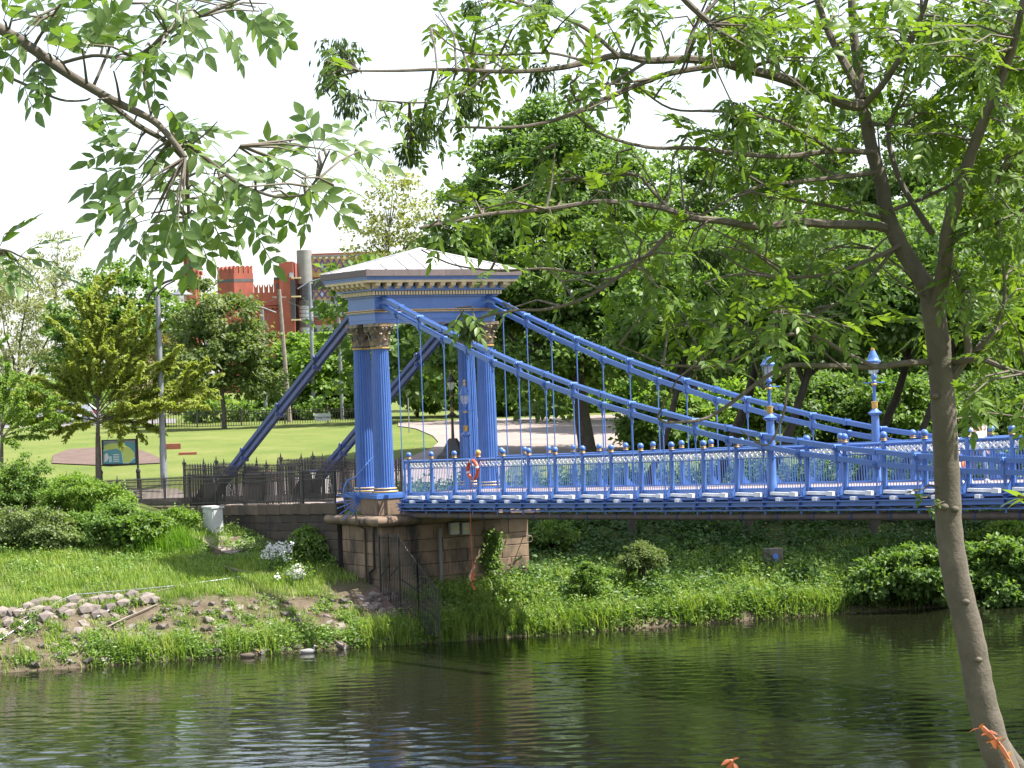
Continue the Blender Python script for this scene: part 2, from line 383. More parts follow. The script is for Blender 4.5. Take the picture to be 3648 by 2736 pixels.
# river
WM, t, o, b = newmat('river water')
P = wpos(t)
mp = N(t, 'ShaderNodeMapping'); t.links.new(P, mp.inputs[0]); mp.vector_type = 'TEXTURE'; mp.inputs['Rotation'].default_value = (0, 0, 1.05); mp.inputs['Scale'].default_value = (2.0, 1.0, 1.0)
n1 = noise(t, 0.55, 3, 0.5, mp.outputs[0], 0.6); n2 = noise(t, 2.6, 3, 0.55, mp.outputs[0], 0.4); n3 = noise(t, 8.0, 2, 0.5, mp.outputs[0])
calm = ramp(t, noise(t, 0.07, 2, 0.5, P), [(0.38, 0.35), (0.62, 1.0)])
def mth(op, a, c):
    n = N(t, 'ShaderNodeMath', operation=op)
    for s, v in ((n.inputs[0], a), (n.inputs[1], c)):
        if isinstance(v, (int, float)): s.default_value = v
        else: t.links.new(v, s)
    return n.outputs[0]
hh = mth('ADD', mth('MULTIPLY', n1, 0.03), mth('MULTIPLY', mth('ADD', mth('MULTIPLY', n2, 0.015), mth('MULTIPLY', n3, 0.018)), calm))
WATER_BUMP = N(t, 'ShaderNodeBump'); WATER_BUMP.inputs['Strength'].default_value = 1.0; WATER_BUMP.inputs['Distance'].default_value = 0.30
t.links.new(hh, WATER_BUMP.inputs['Height']); t.links.new(WATER_BUMP.outputs[0], b.inputs['Normal'])
b.inputs['Base Color'].default_value = (0.009, 0.011, 0.005, 1); b.inputs['Roughness'].default_value = 0.05; b.inputs['IOR'].default_value = 1.33
# surface with real wavelets where it lies in view
fa_ = np.concatenate([[-1500, -400, -120, -60, -36], np.arange(-26, 26, 0.17), [36, 60, 120, 400, 1500]])
ff_ = np.concatenate([[20, 30, 40, 46], np.arange(50, 95, 0.095), [98, 105, 120, 160, 400, 1500]])
A_, F_ = np.meshgrid(fa_, ff_, indexing='ij')
X_ = CAM[0]+RH[0]*A_+FH[0]*F_; Y_ = CAM[1]+RH[1]*A_+FH[1]*F_
gw = np.random.default_rng(12); Z_ = np.zeros_like(X_)
for k_ in range(56):
    lam = 0.24*(1.0/0.24)**gw.random(); an = gw.normal(0.25, 0.55); sl_w = 0.0155*(0.6+0.4*lam)
    kx = 2*PI/lam; ca, sa = math.sin(an), math.cos(an)
    ph = gw.random()*6.28; mod = 0.5+0.5*np.sin(A_*gw.uniform(0.1, 0.5)+F_*gw.uniform(0.1, 0.5)+gw.random()*6)
    Z_ += sl_w/kx*mod*np.sin(kx*(A_*ca+F_*sa)+ph+0.6*np.sin(A_*0.3+F_*0.17))
calmw = 0.35+0.65*np.clip((84-F_)/22+0.25*np.sin(A_*0.25+1)+0.2*np.sin(F_*0.4+A_*0.1), 0, 1)
edge = np.clip((26-np.abs(A_))/4, 0, 1)*np.clip((F_-48)/2, 0, 1)*np.clip((97-F_)/3, 0, 1)
Z_ = Z_*calmw*edge
ni, nj = A_.shape; ix_ = np.arange(ni*nj).reshape(ni, nj)
WF = np.stack([ix_[:-1, :-1], ix_[1:, :-1], ix_[1:, 1:], ix_[:-1, 1:]], -1).reshape(-1, 4)
tag(link('river', np_mesh('river', np.stack([X_, Y_, Z_-4.8], -1).reshape(-1, 3), WF, [WM], smooth=True), None), kind='structure')

def drape(name, poly, mat_, dz, step=1.0, parent=None, kind='structure'):
    """sheet laid over the ground inside a polygon of (u, v) points"""
    poly = [Vector((p[0], p[1])) for p in poly]
    pts = []
    n = len(poly)
    for i in range(n):
        a = poly[i]; c = poly[(i+1) % n]; k = max(1, int((c-a).length/step))
        pts += [a.lerp(c, j/k) for j in range(k)]
    m = len(pts); edges = [(i, (i+1) % m) for i in range(m)]
    xs = [p.x for p in pts]; ys = [p.y for p in pts]
    gx = np.arange(min(xs), max(xs), step); gy = np.arange(min(ys), max(ys), step)
    PX = np.array([(p.x, p.y) for p in pts])
    q = np.array([(x, y) for x in gx for y in gy])
    ins = np.zeros(len(q), bool)
    for i in range(m):
        x0, y0 = PX[i]; x1, y1 = PX[(i+1) % m]
        c = ((y0 > q[:, 1]) != (y1 > q[:, 1]))
        if y1 != y0: ins ^= c & (q[:, 0] < (x1-x0)*(q[:, 1]-y0)/(y1-y0)+x0)
    allp = pts + [Vector(p) for p in q[ins]]
    V, E_, F, *_ = delaunay_2d_cdt(allp, edges, [], 1, 1e-4)
    uv = np.array([(p.x, p.y) for p in V])
    z = H(uv[:, 0], uv[:, 1]) + dz
    me = np_mesh(name, np.column_stack([uv, z]), np.array(F), [mat_])
    o = link(name, me, None, parent)
    if kind: tag(o, kind=kind)
    return o
def vpoly(pts): return [hit(x, y)[:2] for x, y in pts]
# paved paths: riverside walk, bridge approach with the fork behind it
rw = [(ucoord(20.6, v), v) for v in np.arange(-60, -1.0, 3)] + [(ucoord(25.2, v), v) for v in np.arange(-1.5, -60.1, -3)]
drape('path', rw, ASPH, 0.035)
fork = [(-3.0, -0.9), (-3.0, 4.1)] + [tuple(p) for p in vpoly([(1120, 990), (1250, 985), (1345, 975), (1500, 950), (1500, 905), (1345, 896), (1180, 903), (1000, 908), (860, 914), (860, 922), (900, 928), (935, 943), (947, 957), (930, 972), (880, 992)])] + [(-22.5, 5.6), (-21.5, -0.9)]
drape('path', fork, ASPH, 0.045)
drape('flower_bed', vpoly([(112, 1003), (115, 985), (150, 972), (220, 968), (300, 972), (335, 986), (362, 1001), (240, 1008)]), SOIL, 0.05)
drape('gravel', vpoly([(395, 1163), (440, 1150), (500, 1160), (560, 1182), (500, 1200), (440, 1190)]), GRAV, 0.03, 0.4)
drape('gravel', vpoly([(255, 1072), (290, 1058), (380, 1058), (400, 1066), (330, 1078)]), GRAV, 0.05, 0.4)

# ------------------------------------------------------------------ bridge numbers
def zd(u):                        # deck camber along the bridge
    u = np.asarray(u, float); uu = np.where(u > 32, 64-u, u)
    return 0.02503*uu + 0.00019*uu*uu
ST = 1.523                        # bay
WID = 3.79                        # between the parapets
VC = (-0.27, 4.06)                # column and chain planes
UC = (-2.6, -1.3)                 # column axes along the bridge
MID = WID/2
UEND = 45.0

# ---- stone pier
def block(m, c0, c1, n, out, th=0.35, ch=0.018):
    """chamfered ashlar: c0..c1 corners (3d) on the face, n outward normal"""
    c0 = Vector(c0); c1 = Vector(c1); n = Vector(n)
    h = Vector((c1.x-c0.x, c1.y-c0.y, 0)); hz = Vector((0, 0, c1.z-c0.z)); hn = h.normalized()
    a = [c0, c0+h, c0+h+hz, c0+hz]
    i = [c0+hn*ch+Vector((0, 0, ch)), c0+h-hn*ch+Vector((0, 0, ch)), c0+h+hz-hn*ch-Vector((0, 0, ch)), c0+hz+hn*ch-Vector((0, 0, ch))]
    vs = [p-n*th for p in a] + [p+n*(out-ch) for p in a] + [p+n*out for p in i]
    m.add(vs, [(0,1,5,4),(1,2,6,5),(2,3,7,6),(3,0,4,7),(4,5,9,8),(5,6,10,9),(6,7,11,10),(7,4,8,11),(8,9,10,11),(3,2,1,0)])
pier = thing('stone_pier', (-1.5, 1.9, -3.6), 'sandstone bridge pier with rounded moulding, standing on the grassy river bank', 'pier')
PU0, PU1, PV0, PV1 = -3.0, -0.12, -1.1, 4.9
MB().box((PU0, PV0+0.06, -4.2), (PU1-0.06, PV1-0.06, -0.8)).build('core', MORTAR, pier)
zc = [-1.08, -1.60, -2.03, -2.47, -2.92, -3.38, -3.85]
rs = random.Random(3)
for k in range(6):
    z1, z0 = zc[k]-0.006, zc[k+1]+0.006
    v = PV0
    while v < PV1-0.05:                                     # face towards the river
        L = rs.uniform(0.85, 1.45); e = min(v+L, PV1)
        if PV1-e < 0.4: e = PV1
        m = MB(); block(m, (PU1, v+0.006, z0), (PU1, e-0.006, z1), (1, 0, 0), rs.uniform(-0.012, 0.012)); m.build('stone', STONE, pier); v = e
    u = PU1-0.36
    while u > PU0+0.05:                                     # upstream flank
        L = rs.uniform(0.7, 1.1); e = max(u-L, PU0)
        if e-PU0 < 0.35: e = PU0
        m = MB(); block(m, (e+0.006, PV0, z0), (u-0.006, PV0, z1), (0, -1, 0), rs.uniform(-0.012, 0.012)); m.build('stone', STONE, pier); u = e
    u = PU1-0.36
    while u > PU0+0.05:
        e = max(u-1.3, PU0)
        m = MB(); block(m, (u-0.006, PV1, z0), (e+0.006, PV1, z1), (0, 1, 0), 0.0); m.build('stone', STONE, pier); u = e
# rounded moulding in lengths
prof = [(0.0, -1.08), (0.10, -1.06), (0.24, -1.02), (0.33, -0.93), (0.34, -0.84), (0.28, -0.76), (0.16, -0.72), (-0.35, -0.70), (-0.35, -1.08)]
def mould(a, b_, na, nb):
    m = MB(); vs = []
    for p, n in ((a, na), (b_, nb)):
        for r, z in prof: vs.append((p[0]+n[0]*r, p[1]+n[1]*r, z))
    k = len(prof)
    m.add(vs, [(i, (i+1) % k, k+(i+1) % k, k+i) for i in range(k)] + [tuple(range(k-1, -1, -1)), tuple(range(k, 2*k))])
    m.build('moulding', STONE, pier, smooth=True)
ve = np.linspace(PV0, PV1, 7)
for i in range(6):
    na = (1, -1, 0) if i == 0 else (1, 0, 0); nb = (1, 1, 0) if i == 5 else (1, 0, 0)
    mould((PU1, ve[i]+0.004, 0), (PU1, ve[i+1]-0.004, 0), na, nb)
ue = np.linspace(PU1, -3.7, 5)
for i in range(4):
    mould((ue[i]-0.004, PV0, 0), (ue[i+1]+0.004, PV0, 0), (1, -1, 0) if i == 0 else (0, -1, 0), (0, -1, 0))
# plinths under each column pair
for vc, tg in ((VC[0], 'n'), (VC[1], 'f')):
    e = [-3.15, -2.35, -1.55, -0.72]
    s_ = -1 if tg == 'n' else 1
    for i in range(3):
        m = MB(); block(m, (e[i]+0.005, vc-0.62, -0.70), (e[i+1]-0.005, vc-0.62, -0.13), (0, -1, 0), rs.uniform(-0.01, 0.01), 1.2); m.build('plinth_stone', STONE, pier)
MB().box((-3.1, 0.45, -0.75), (-0.4, 3.35, -0.08)).build('approach_slab', MORTAR, pier)
# iron ring and hook bolted to the pier
m = MB(); c = at(1131, 1158, u=PU1)
m.tube([(PU1, c[1], c[2]), (PU1+0.42, c[1]+0.02, c[2]+0.03)], 0.022, 6)
m.tube([(PU1+0.42, c[1]+0.1*math.cos(a), c[2]-0.09+0.1*math.sin(a)) for a in np.linspace(0, 2*PI, 13)], 0.014, 5)
m.tube([(PU1+0.40, c[1]-0.16, c[2]+0.06), (PU1+0.42, c[1]+0.06, c[2]+0.02), (PU1+0.40, c[1]+0.12, c[2]-0.12)], 0.016, 5)
m.build('mooring_ring', PIPE, pier)
m = MB(); c = at(952, 1180, u=PU1+0.1)
m.tube([(PU1+0.09, c[1], -1.25), (PU1+0.09, c[1]-0.02, -3.4)], 0.062, 8); m.build('conduit_pipe', CONC, pier, smooth=True)
m = MB(); m.tube([(PU1+0.07, c[1]+0.02, -1.25), (PU1+0.09, c[1]+0.1, -1.05), (PU1+0.4, c[1]+0.7, -0.85), (PU1+0.5, c[1]+1.5, -0.8)], 0.03, 6); m.build('cable', PIPE, pier, smooth=True)
m = MB(); m.tube([(-0.55, PV0-0.10, -0.9), (-0.55, PV0-0.10, -2.5), (-0.75, PV0-0.1, -2.6), (-0.9, PV0-0.1, -2.65), (-0.9, PV0-0.1, -3.1)], 0.05, 8); m.build('downpipe', IRON, pier, smooth=True)
m = MB(); m.tube([(-1.15, PV0-0.42, -0.55), (-1.15, PV0-0.42, -1.0), (-1.2, PV0-0.07, -1.15), (-1.2, PV0-0.07, -3.0)], 0.04, 6); m.build('drain_pipe', STONED, pier, smooth=True)
for i, (x0, x1) in enumerate(((973, 993), (998, 1015))):
    a = at(x0, 1130, u=PU1+0.16); c = at(x1, 1154, u=PU1+0.16)
    bx_ = thing('junction_box', (PU1, (a[1]+c[1])/2, c[2]), ['left of the two grey electrical boxes fixed to the pier', 'right of the two grey electrical boxes fixed to the pier'][i], 'junction box', 'electrical boxes on the pier')
    MB().box((PU1+0.012, a[1], c[2]), (PU1+0.16, c[1], a[2])).build('case', BOXM, bx_)
    MB().box((PU1+0.16, a[1]+0.015, c[2]+0.015), (PU1+0.175, c[1]-0.015, a[2]-0.015)).build('door', BOXM, bx_)
    yc = (a[1]+c[1])/2; zc_ = (a[2]+c[2])/2+0.02
    MB().add([(PU1+0.179, yc-0.05, zc_-0.045), (PU1+0.179, yc+0.05, zc_-0.045), (PU1+0.179, yc, zc_+0.05)], [(0, 1, 2)]).build('warning_triangle', YEL, bx_)

# ---- wing wall of the approach, with railing
def wtop(u): return -0.30 + 0.036*(u+3.0)
wall = thing('retaining_wall', (-12, -1.25, -1.8), 'sooty dark stone retaining wall running back from the pier', 'wall')
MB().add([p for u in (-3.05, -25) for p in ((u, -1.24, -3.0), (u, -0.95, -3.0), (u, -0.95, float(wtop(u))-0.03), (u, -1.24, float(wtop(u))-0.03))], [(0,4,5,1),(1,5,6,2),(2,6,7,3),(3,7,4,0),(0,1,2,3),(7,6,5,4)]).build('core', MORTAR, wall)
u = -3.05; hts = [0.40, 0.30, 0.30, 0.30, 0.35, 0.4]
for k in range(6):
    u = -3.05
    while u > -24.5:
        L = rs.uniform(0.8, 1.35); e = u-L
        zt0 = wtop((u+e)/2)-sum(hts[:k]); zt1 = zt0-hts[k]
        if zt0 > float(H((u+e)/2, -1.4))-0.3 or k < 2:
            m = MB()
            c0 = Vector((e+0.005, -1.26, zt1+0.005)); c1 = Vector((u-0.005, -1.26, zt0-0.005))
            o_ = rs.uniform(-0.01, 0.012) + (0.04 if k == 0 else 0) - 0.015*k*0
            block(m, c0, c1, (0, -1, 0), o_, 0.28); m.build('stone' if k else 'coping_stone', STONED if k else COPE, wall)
        u = e

def railing(name, a, b_, h, label, cat='railing', sp=0.125, post=2.4, r=0.0155, spear=True, zf=None, matr=None, group=None, postr=0.03, dog=True, scroll=False):
    """upright bar railing along the line a-b (u, v); bars joined into one part per bay, posts apart"""
    matr = matr or IRON
    a = Vector(a[:2]); b_ = Vector(b_[:2]); L = (b_-a).length; d = (b_-a)/L
    zf = zf or (lambda p: float(H(p[0], p[1])))
    t = thing(name, (a.x, a.y, zf(a)), label, cat, group)
    n = max(1, round(L/post))
    for i in range(n+1):
        p = a+d*(L*i/n); z = zf(p)
        m = MB(); m.box((p.x-postr, p.y-postr, z-0.1), (p.x+postr, p.y+postr, z+h+0.02))
        m.lathe((p.x, p.y, z+h), [(postr*1.3, 0), (postr*1.5, 0.04), (postr*0.7, 0.08), (postr*0.9, 0.13), (0.004, 0.28 if spear else 0.18)], 6)
        if scroll:
            for s in (-1, 1): m.tube([(p.x, p.y, z+h*0.98), (p.x+s*0.06, p.y, z+h+0.06), (p.x+s*0.11, p.y, z+h+0.05), (p.x+s*0.10, p.y, z+h+0.0)], 0.012, 4)
        m.build('post', matr, t)
    for i in range(n):
        p = a+d*(L*i/n); q = a+d*(L*(i+1)/n); z0 = zf(p); z1 = zf(q)
        m = MB(); k = max(2, round((q-p).length/sp))
        for hz in (0.12, h-0.22, h-0.06):
            m.bar((p.x, p.y, z0+hz), (q.x, q.y, z1+hz), 0.03, 0.02+r)
        for j in range(1, k):
            c = p.lerp(q, j/k); z = z0+(z1-z0)*j/k
            m.tube([(c.x, c.y, z+0.06), (c.x, c.y, z+h)], r, 4, cap=False)
            if spear: m.lathe((c.x, c.y, z+h), [(0.004, -0.005), (r*2.2, 0.03), (0.002, 0.11)], 4, cap=False)
            if dog and j < k-0:
                cc = p.lerp(q, (j-0.5)/k); zz = z0+(z1-z0)*(j-0.5)/k
                m.tube([(cc.x, cc.y, zz+0.06), (cc.x, cc.y, zz+0.36)], r*0.8, 3, cap=False)
        tag(m.build('bar_panel', matr, t), kind='stuff')
    return t
railing('iron_railing', (-3.4, -1.12), (-25.5, -1.12), 1.12, 'low black spear-topped iron railing along the retaining wall', zf=lambda p: float(wtop(p[0]))-0.02)
zg = lambda p: -0.62
def enclosure(v0, v1, label):
    e = thing('anchor_railing', (-12.6, (v0+v1)/2, -0.62), label, 'railing', 'railings round the chain anchors')
    cs = [(-16.4, v0), (-9.0, v0), (-9.0, v1), (-16.4, v1)]
    for i in range(4):
        a = Vector(cs[i]); b_ = Vector(cs[(i+1) % 4]); L = (b_-a).length; n = max(1, round(L/1.9))
        for j in range(n):
            p = a.lerp(b_, j/n); q = a.lerp(b_, (j+1)/n)
            m = MB(); m.box((p.x-0.045, p.y-0.045, -0.8), (p.x+0.045, p.y+0.045, 0.86)); m.lathe((p.x, p.y, 0.86), [(0.06, 0), (0.07, 0.03), (0.03, 0.06), (0.045, 0.1), (0.004, 0.32)], 6)
            if j == 0:
                for s in (-1, 1): m.tube([(p.x, p.y, 0.80), (p.x+s*0.10, p.y, 0.95), (p.x+s*0.17, p.y, 0.97), (p.x+s*0.15, p.y, 0.88)], 0.02, 4)
            m.build('post', IRON, e)
            m = MB(); k = round((q-p).length/0.12)
            for hz in (-0.45, 0.45, 0.68): m.bar((p.x, p.y, hz), (q.x, q.y, hz), 0.025, 0.035)
            for jj in range(1, k):
                c = p.lerp(q, jj/k); m.tube([(c.x, c.y, -0.55), (c.x, c.y, 0.80)], 0.019, 4, cap=False); m.lathe((c.x, c.y, 0.80), [(0.004, 0), (0.03, 0.03), (0.002, 0.13)], 4, cap=False)
            tag(m.build('bar_panel', IRON, e), kind='stuff')
enclosure(-1.0, 0.42, 'tall black iron railing caging the near chain anchor behind the low railing')
enclosure(3.35, 4.85, 'tall black iron railing caging the far chain anchor, next to the blue columns')

# ---- tower: columns, entablature, roof
tower = thing('bridge_tower', (-1.95, MID, -0.12), 'blue classical bridge tower of fluted columns under a hipped roof', 'tower')
for vc in VC:
    m = MB(); m.box((-3.2, vc-0.66, -0.13), (-0.70, vc+0.66, 0.0)); m.box((-3.1, vc-0.56, 0.0), (-0.8, vc+0.56, 0.05))
    m.build('base_slab', BLUE, tower)
NF = 24; sub = 5
def flute_mesh():
    V_ = []; F_ = []
    rings = [(0.05+0.16, 0.365), (0.6, 0.352), (1.8, 0.345), (3.4, 0.33), (5.12, 0.295)]
    n = NF*sub
    for z, r in rings:
        for k in range(n):
            a = 2*PI*k/n; j = k % sub
            dep = [0.0, 0.0, 0.022, 0.03, 0.022][j]
            V_.append(((r-dep)*math.cos(a), (r-dep)*math.sin(a), z))
    for i in range(len(rings)-1):
        for k in range(n):
            a = i*n+k; b2 = i*n+(k+1) % n
            F_.append((a, b2, b2+n, a+n))
    me = bpy.data.meshes.new('shaft'); me.from_pydata(V_, [], F_); me.materials.append(BLUE); me.update(); return me
FL = flute_mesh()
def base_mesh():
    m = MB(); 
    def tor(z0, z1, r, c): pass
    m.lathe((0, 0, 0), [(0.40, 0.05), (0.46, 0.06), (0.48, 0.09), (0.46, 0.125), (0.41, 0.13), (0.385, 0.15), (0.40, 0.165), (0.43, 0.175), (0.44, 0.20), (0.42, 0.225), (0.37, 0.235)], 32)
    for i in range(32*10): m.m[i] = 1 if (i//32) in (1, 2, 7, 8) else 0
    return m.mesh('column_base', smooth=True, mats=[BLUE, GOLD])
def cap_mesh():
    m = MB()
    m.lathe((0, 0, 0), [(0.30, 5.10), (0.335, 5.115), (0.34, 5.15), (0.305, 5.165), (0.29, 5.2), (0.30, 5.55), (0.36, 5.75), (0.42, 5.86)], 24)
    def acan(a, z0, h, w, r0, out):
        c, s = math.cos(a), math.sin(a); vs = []
        for i, (tt, wd) in enumerate(((0, 0.75), (0.35, 1.0), (0.7, 0.9), (0.92, 0.6), (1.0, 0.35))):
            r = r0+0.02+out*tt**2.2; z = z0+h*min(tt, 0.93)-(0.05 if i == 4 else 0)
            if i == 4: r += 0.045
            for sd, bl in ((-1, 0), (0, 0.025), (1, 0)):
                x = r+bl; y = sd*w*wd/2
                vs.append((x*c-y*s, x*s+y*c, z))
        fs = [(i*3+j, i*3+j+1, i*3+j+4, i*3+j+3) for i in range(4) for j in range(2)]
        m.add(vs, fs); m.add([(v[0]*0.985, v[1]*0.985, v[2]) for v in vs], [f[::-1] for f in fs])
    for k in range(8): acan(2*PI*k/8, 5.18, 0.27, 0.21, 0.29, 0.08)
    for k in range(8): acan(2*PI*(k+0.5)/8, 5.20, 0.47, 0.19, 0.30, 0.12)
    for k in range(4):                                         # corner volutes
        a = PI/4+k*PI/2; c, s = math.cos(a), math.sin(a); pts = []
        for th in np.linspace(0, 3.2*PI, 18):
            rr = 0.085*(1-th/(4.2*PI)); x = 0.47+rr*math.cos(th+PI); z = 5.76+rr*math.sin(th+PI)*1.0
            pts.append((x*c, x*s, z))
        m.tube([(0.30*c, 0.30*s, 5.55), (0.36*c, 0.36*s, 5.72)]+pts, 0.028, 5)
        for sd in (-1, 1):
            a2 = k*PI/2 + sd*0.16; pts = []
            for th in np.linspace(0, 2.6*PI, 10):
                rr = 0.05*(1-th/(3.6*PI)); y = sd*(0.06+0.0)+rr*math.cos(th)*sd; z = 5.77+rr*math.sin(th)
                x = 0.40; ca, sa = math.cos(k*PI/2), math.sin(k*PI/2); pts.append((x*ca-y*sa, x*sa+y*ca, z))
            m.tube(pts, 0.02, 4)
    vs = []                                                   # abacus with hollow sides
    for z in (5.86, 5.97):
        for k in range(4):
            a = PI/4+k*PI/2
            for da, r in ((-0.07, 0.56), (0.07, 0.56), (0.40, 0.44), (PI/4, 0.415), (PI/2-0.40, 0.44)):
                vs.append((r*math.cos(a+da), r*math.sin(a+da), z))
    m.add(vs, [(i, (i+1) % 20, 20+(i+1) % 20, 20+i) for i in range(20)] + [tuple(range(19, -1, -1)), tuple(range(20, 40))])
    return m.mesh('capital', smooth=False, mats=[BRONZE])
BM_, CM_ = base_mesh(), cap_mesh()
for vc in VC:
    for uc in UC:
        c = link('column', FL, None, tower, (uc, vc, 0))
        link('column_base', BM_, None, c, (uc, vc, 0)); link('capital', CM_, None, c, (uc, vc, 0))
        m = MB(); m.lathe((uc, vc, 0), [(0.30, 5.085), (0.345, 5.095), (0.345, 5.135), (0.30, 5.145)], 24); m.build('neck_ring', GOLD, c, smooth=True)
CU0 = -1.95
def ring(m, hu, hv, z0, z1, mi=0): m.box((CU0-hu, MID-hv, z0), (CU0+hu, MID+hv, z1), mi)
m = MB(); ring(m, 0.94, 2.46, 5.98, 6.10); ring(m, 0.96, 2.48, 6.10, 6.32); ring(m, 1.0, 2.52, 6.32, 6.36)
ent = m.build('entablature', BLUE, tower)
m = MB(); ring(m, 1.03, 2.55, 6.36, 6.39); ring(m, 1.06, 2.58, 6.42, 6.445); m.build('gilt_band', GOLD, ent)
m = MB(); ring(m, 1.02, 2.54, 6.39, 6.42); m.build('dark_band', BLUED, ent)
m = MB(); ring(m, 0.96, 2.48, 6.445, 6.88); m.build('frieze', BLUE, ent)
m = MB(); ring(m, 1.04, 2.56, 6.88, 6.94); ring(m, 1.08, 2.60, 6.94, 7.10); ring(m, 1.22, 2.74, 7.10, 7.26); m.build('bed_moulding', BLUE, ent)
m = MB()                                                     # dentils: too small to pick apart
k = 46
for i in range(k):
    v = MID-2.66+5.32*(i+0.5)/k
    m.box((CU0+1.08, v-0.036, 6.95), (CU0+1.17, v+0.036, 7.085)); m.box((CU0-1.17, v-0.036, 6.95), (CU0-1.08, v+0.036, 7.085))
k = 20
for i in range(k):
    u = CU0-1.1+2.2*(i+0.5)/k
    m.box((u-0.036, MID-2.69, 6.95), (u+0.036, MID-2.60, 7.085)); m.box((u-0.036, MID+2.60, 6.95), (u+0.036, MID+2.69, 7.085))
tag(m.build('dentil_band', CREAM, ent), kind='stuff')
def bracket(cx, cv, du, dv):
    m = MB(); w = 0.095
    pu, pv = -dv, du
    def P_(o_, s, z): return (cx+du*o_+pu*s*w, cv+dv*o_+pv*s*w, z)
    pr = [(0, 7.15), (0.10, 7.17), (0.20, 7.25), (0.27, 7.24), (0.30, 7.29), (0.30, 7.345), (0, 7.345)]
    vs = [P_(o_, s, z) for s in (-1, 1) for o_, z in pr]; k = len(pr)
    m.add(vs, [(i, (i+1) % k, k+(i+1) % k, k+i) for i in range(k)] + [tuple(range(k-1, -1, -1)), tuple(range(k, 2*k))])
    m.box((min(P_(0.02, -1.25, 0)[0], P_(0.33, 1.25, 0)[0]), min(P_(0.02, -1.25, 0)[1], P_(0.33, 1.25, 0)[1]), 7.345), (max(P_(0.02, -1.25, 0)[0], P_(0.33, 1.25, 0)[0]), max(P_(0.02, -1.25, 0)[1], P_(0.33, 1.25, 0)[1]), 7.37))
    m.build('bracket', CREAM, ent)
for i in range(13):
    v = MID-2.62+5.24*i/12
    bracket(CU0+1.20, v, 1, 0); bracket(CU0-1.20, v, -1, 0)
for i in range(7):
    u = CU0-1.08+2.16*i/6
    bracket(u, MID-2.72, 0, -1); bracket(u, MID+2.72, 0, 1)
m = MB(); ring(m, 1.55, 3.07, 7.372, 7.46); m.build('corona', CREAM, ent)
m = MB(); ring(m, 1.58, 3.10, 7.46, 7.53); ring(m, 1.62, 3.13, 7.53, 7.585); m.build('cornice', BLUE, ent)
RU, RV = 1.66, 3.15
roof = MB()
ap = (CU0, MID, 8.64); ez = 7.80
cn = [(CU0-RU, MID-RV, ez), (CU0+RU, MID-RV, ez), (CU0+RU, MID+RV, ez), (CU0-RU, MID+RV, ez)]
roof.add(cn+[ap], [(0, 1, 4), (1, 2, 4), (2, 3, 4), (3, 0, 4), (3, 2, 1, 0)])
roof = roof.build('roof', LEAD, tower)
for i in range(6):
    v0 = MID-RV+2*RV*i/6; v1 = MID-RV+2*RV*(i+1)/6
    for s in (-1, 1):
        a = CU0+s*RU; MB().box((min(a, a+s*0.03), v0+0.004, 7.585), (max(a, a+s*0.03), v1-0.004, 7.81)).build('fascia_panel', LEADB, roof)
for i in range(3):
    u0 = CU0-RU-0.03+2*(RU+0.03)*i/3; u1 = CU0-RU-0.03+2*(RU+0.03)*(i+1)/3
    for s in (-1, 1):
        a = MID+s*RV; MB().box((u0+0.004, min(a, a+s*0.03), 7.585), (u1-0.004, max(a, a+s*0.03), 7.81)).build('fascia_panel', LEADB, roof)
for c in cn: MB().tube([Vector(c)+Vector((0, 0, 0.01)), Vector(ap)+Vector((0, 0, 0.02))], 0.035, 6).build('hip_roll', LEAD, roof)
for s in (-1, 1):                                             # standing seams
    for q in (-2.35, -1.5, -0.72, 0.72, 1.5, 2.35):
        f = 1-abs(q)/RV
        MB().bar((CU0+s*RU, MID+q, ez+0.012), (CU0+s*RU*(1-f), MID+q, ez+0.012+(8.64-ez)*f), 0.045, 0.05).build('seam', LEAD, roof)
    for q in (-0.9, 0.0, 0.9):
        f = 1-abs(q)/RU
        if f > 0.98: f = 0.97
        MB().bar((CU0+q, MID+s*RV, ez+0.012), (CU0+q, MID+s*RV*(1-f), ez+0.012+(8.64-ez)*f), 0.045, 0.05).build('seam', LEAD, roof)
# ------------------------------------------------------------------ suspension chains
lowp = np.array([(0, 6.3), (3.04, 5.33), (6.05, 4.49), (12.15, 3.01), (15.3, 2.46), (18.27, 1.99), (21.31, 1.63), (24.33, 1.36), (27.39, 1.22), (28.98, 1.21)])
PC = np.polyfit(lowp[:, 0]-0.12, lowp[:, 1], 3)
def zlow(u):
    u = min(u, 62-u) if u > 31 else u
    return float(np.polyval(PC, u))
def zup(u): return zlow(u) + 0.30
def eyebar(m, a, b_, v, h=0.125):
    a = Vector(a); b_ = Vector(b_); d = (b_-a).normalized(); up = Vector((-d.z, 0, d.x))
    for off in (-0.07, 0.0, 0.07):
        o_ = Vector((0, off, 0)); m.bar(a+o_, b_+o_, 0.026, h, up)
    for p in (a, b_):
        for off in (-0.085, 0.085): pass
def pin(m, p, r=0.085, w=0.13, n=10):
    m.tube([(p[0], p[1]-w, p[2]), (p[0], p[1]+w, p[2])], r, n); m.tube([(p[0], p[1]-w-0.03, p[2]), (p[0], p[1]+w+0.03, p[2])], r*0.5, 6)
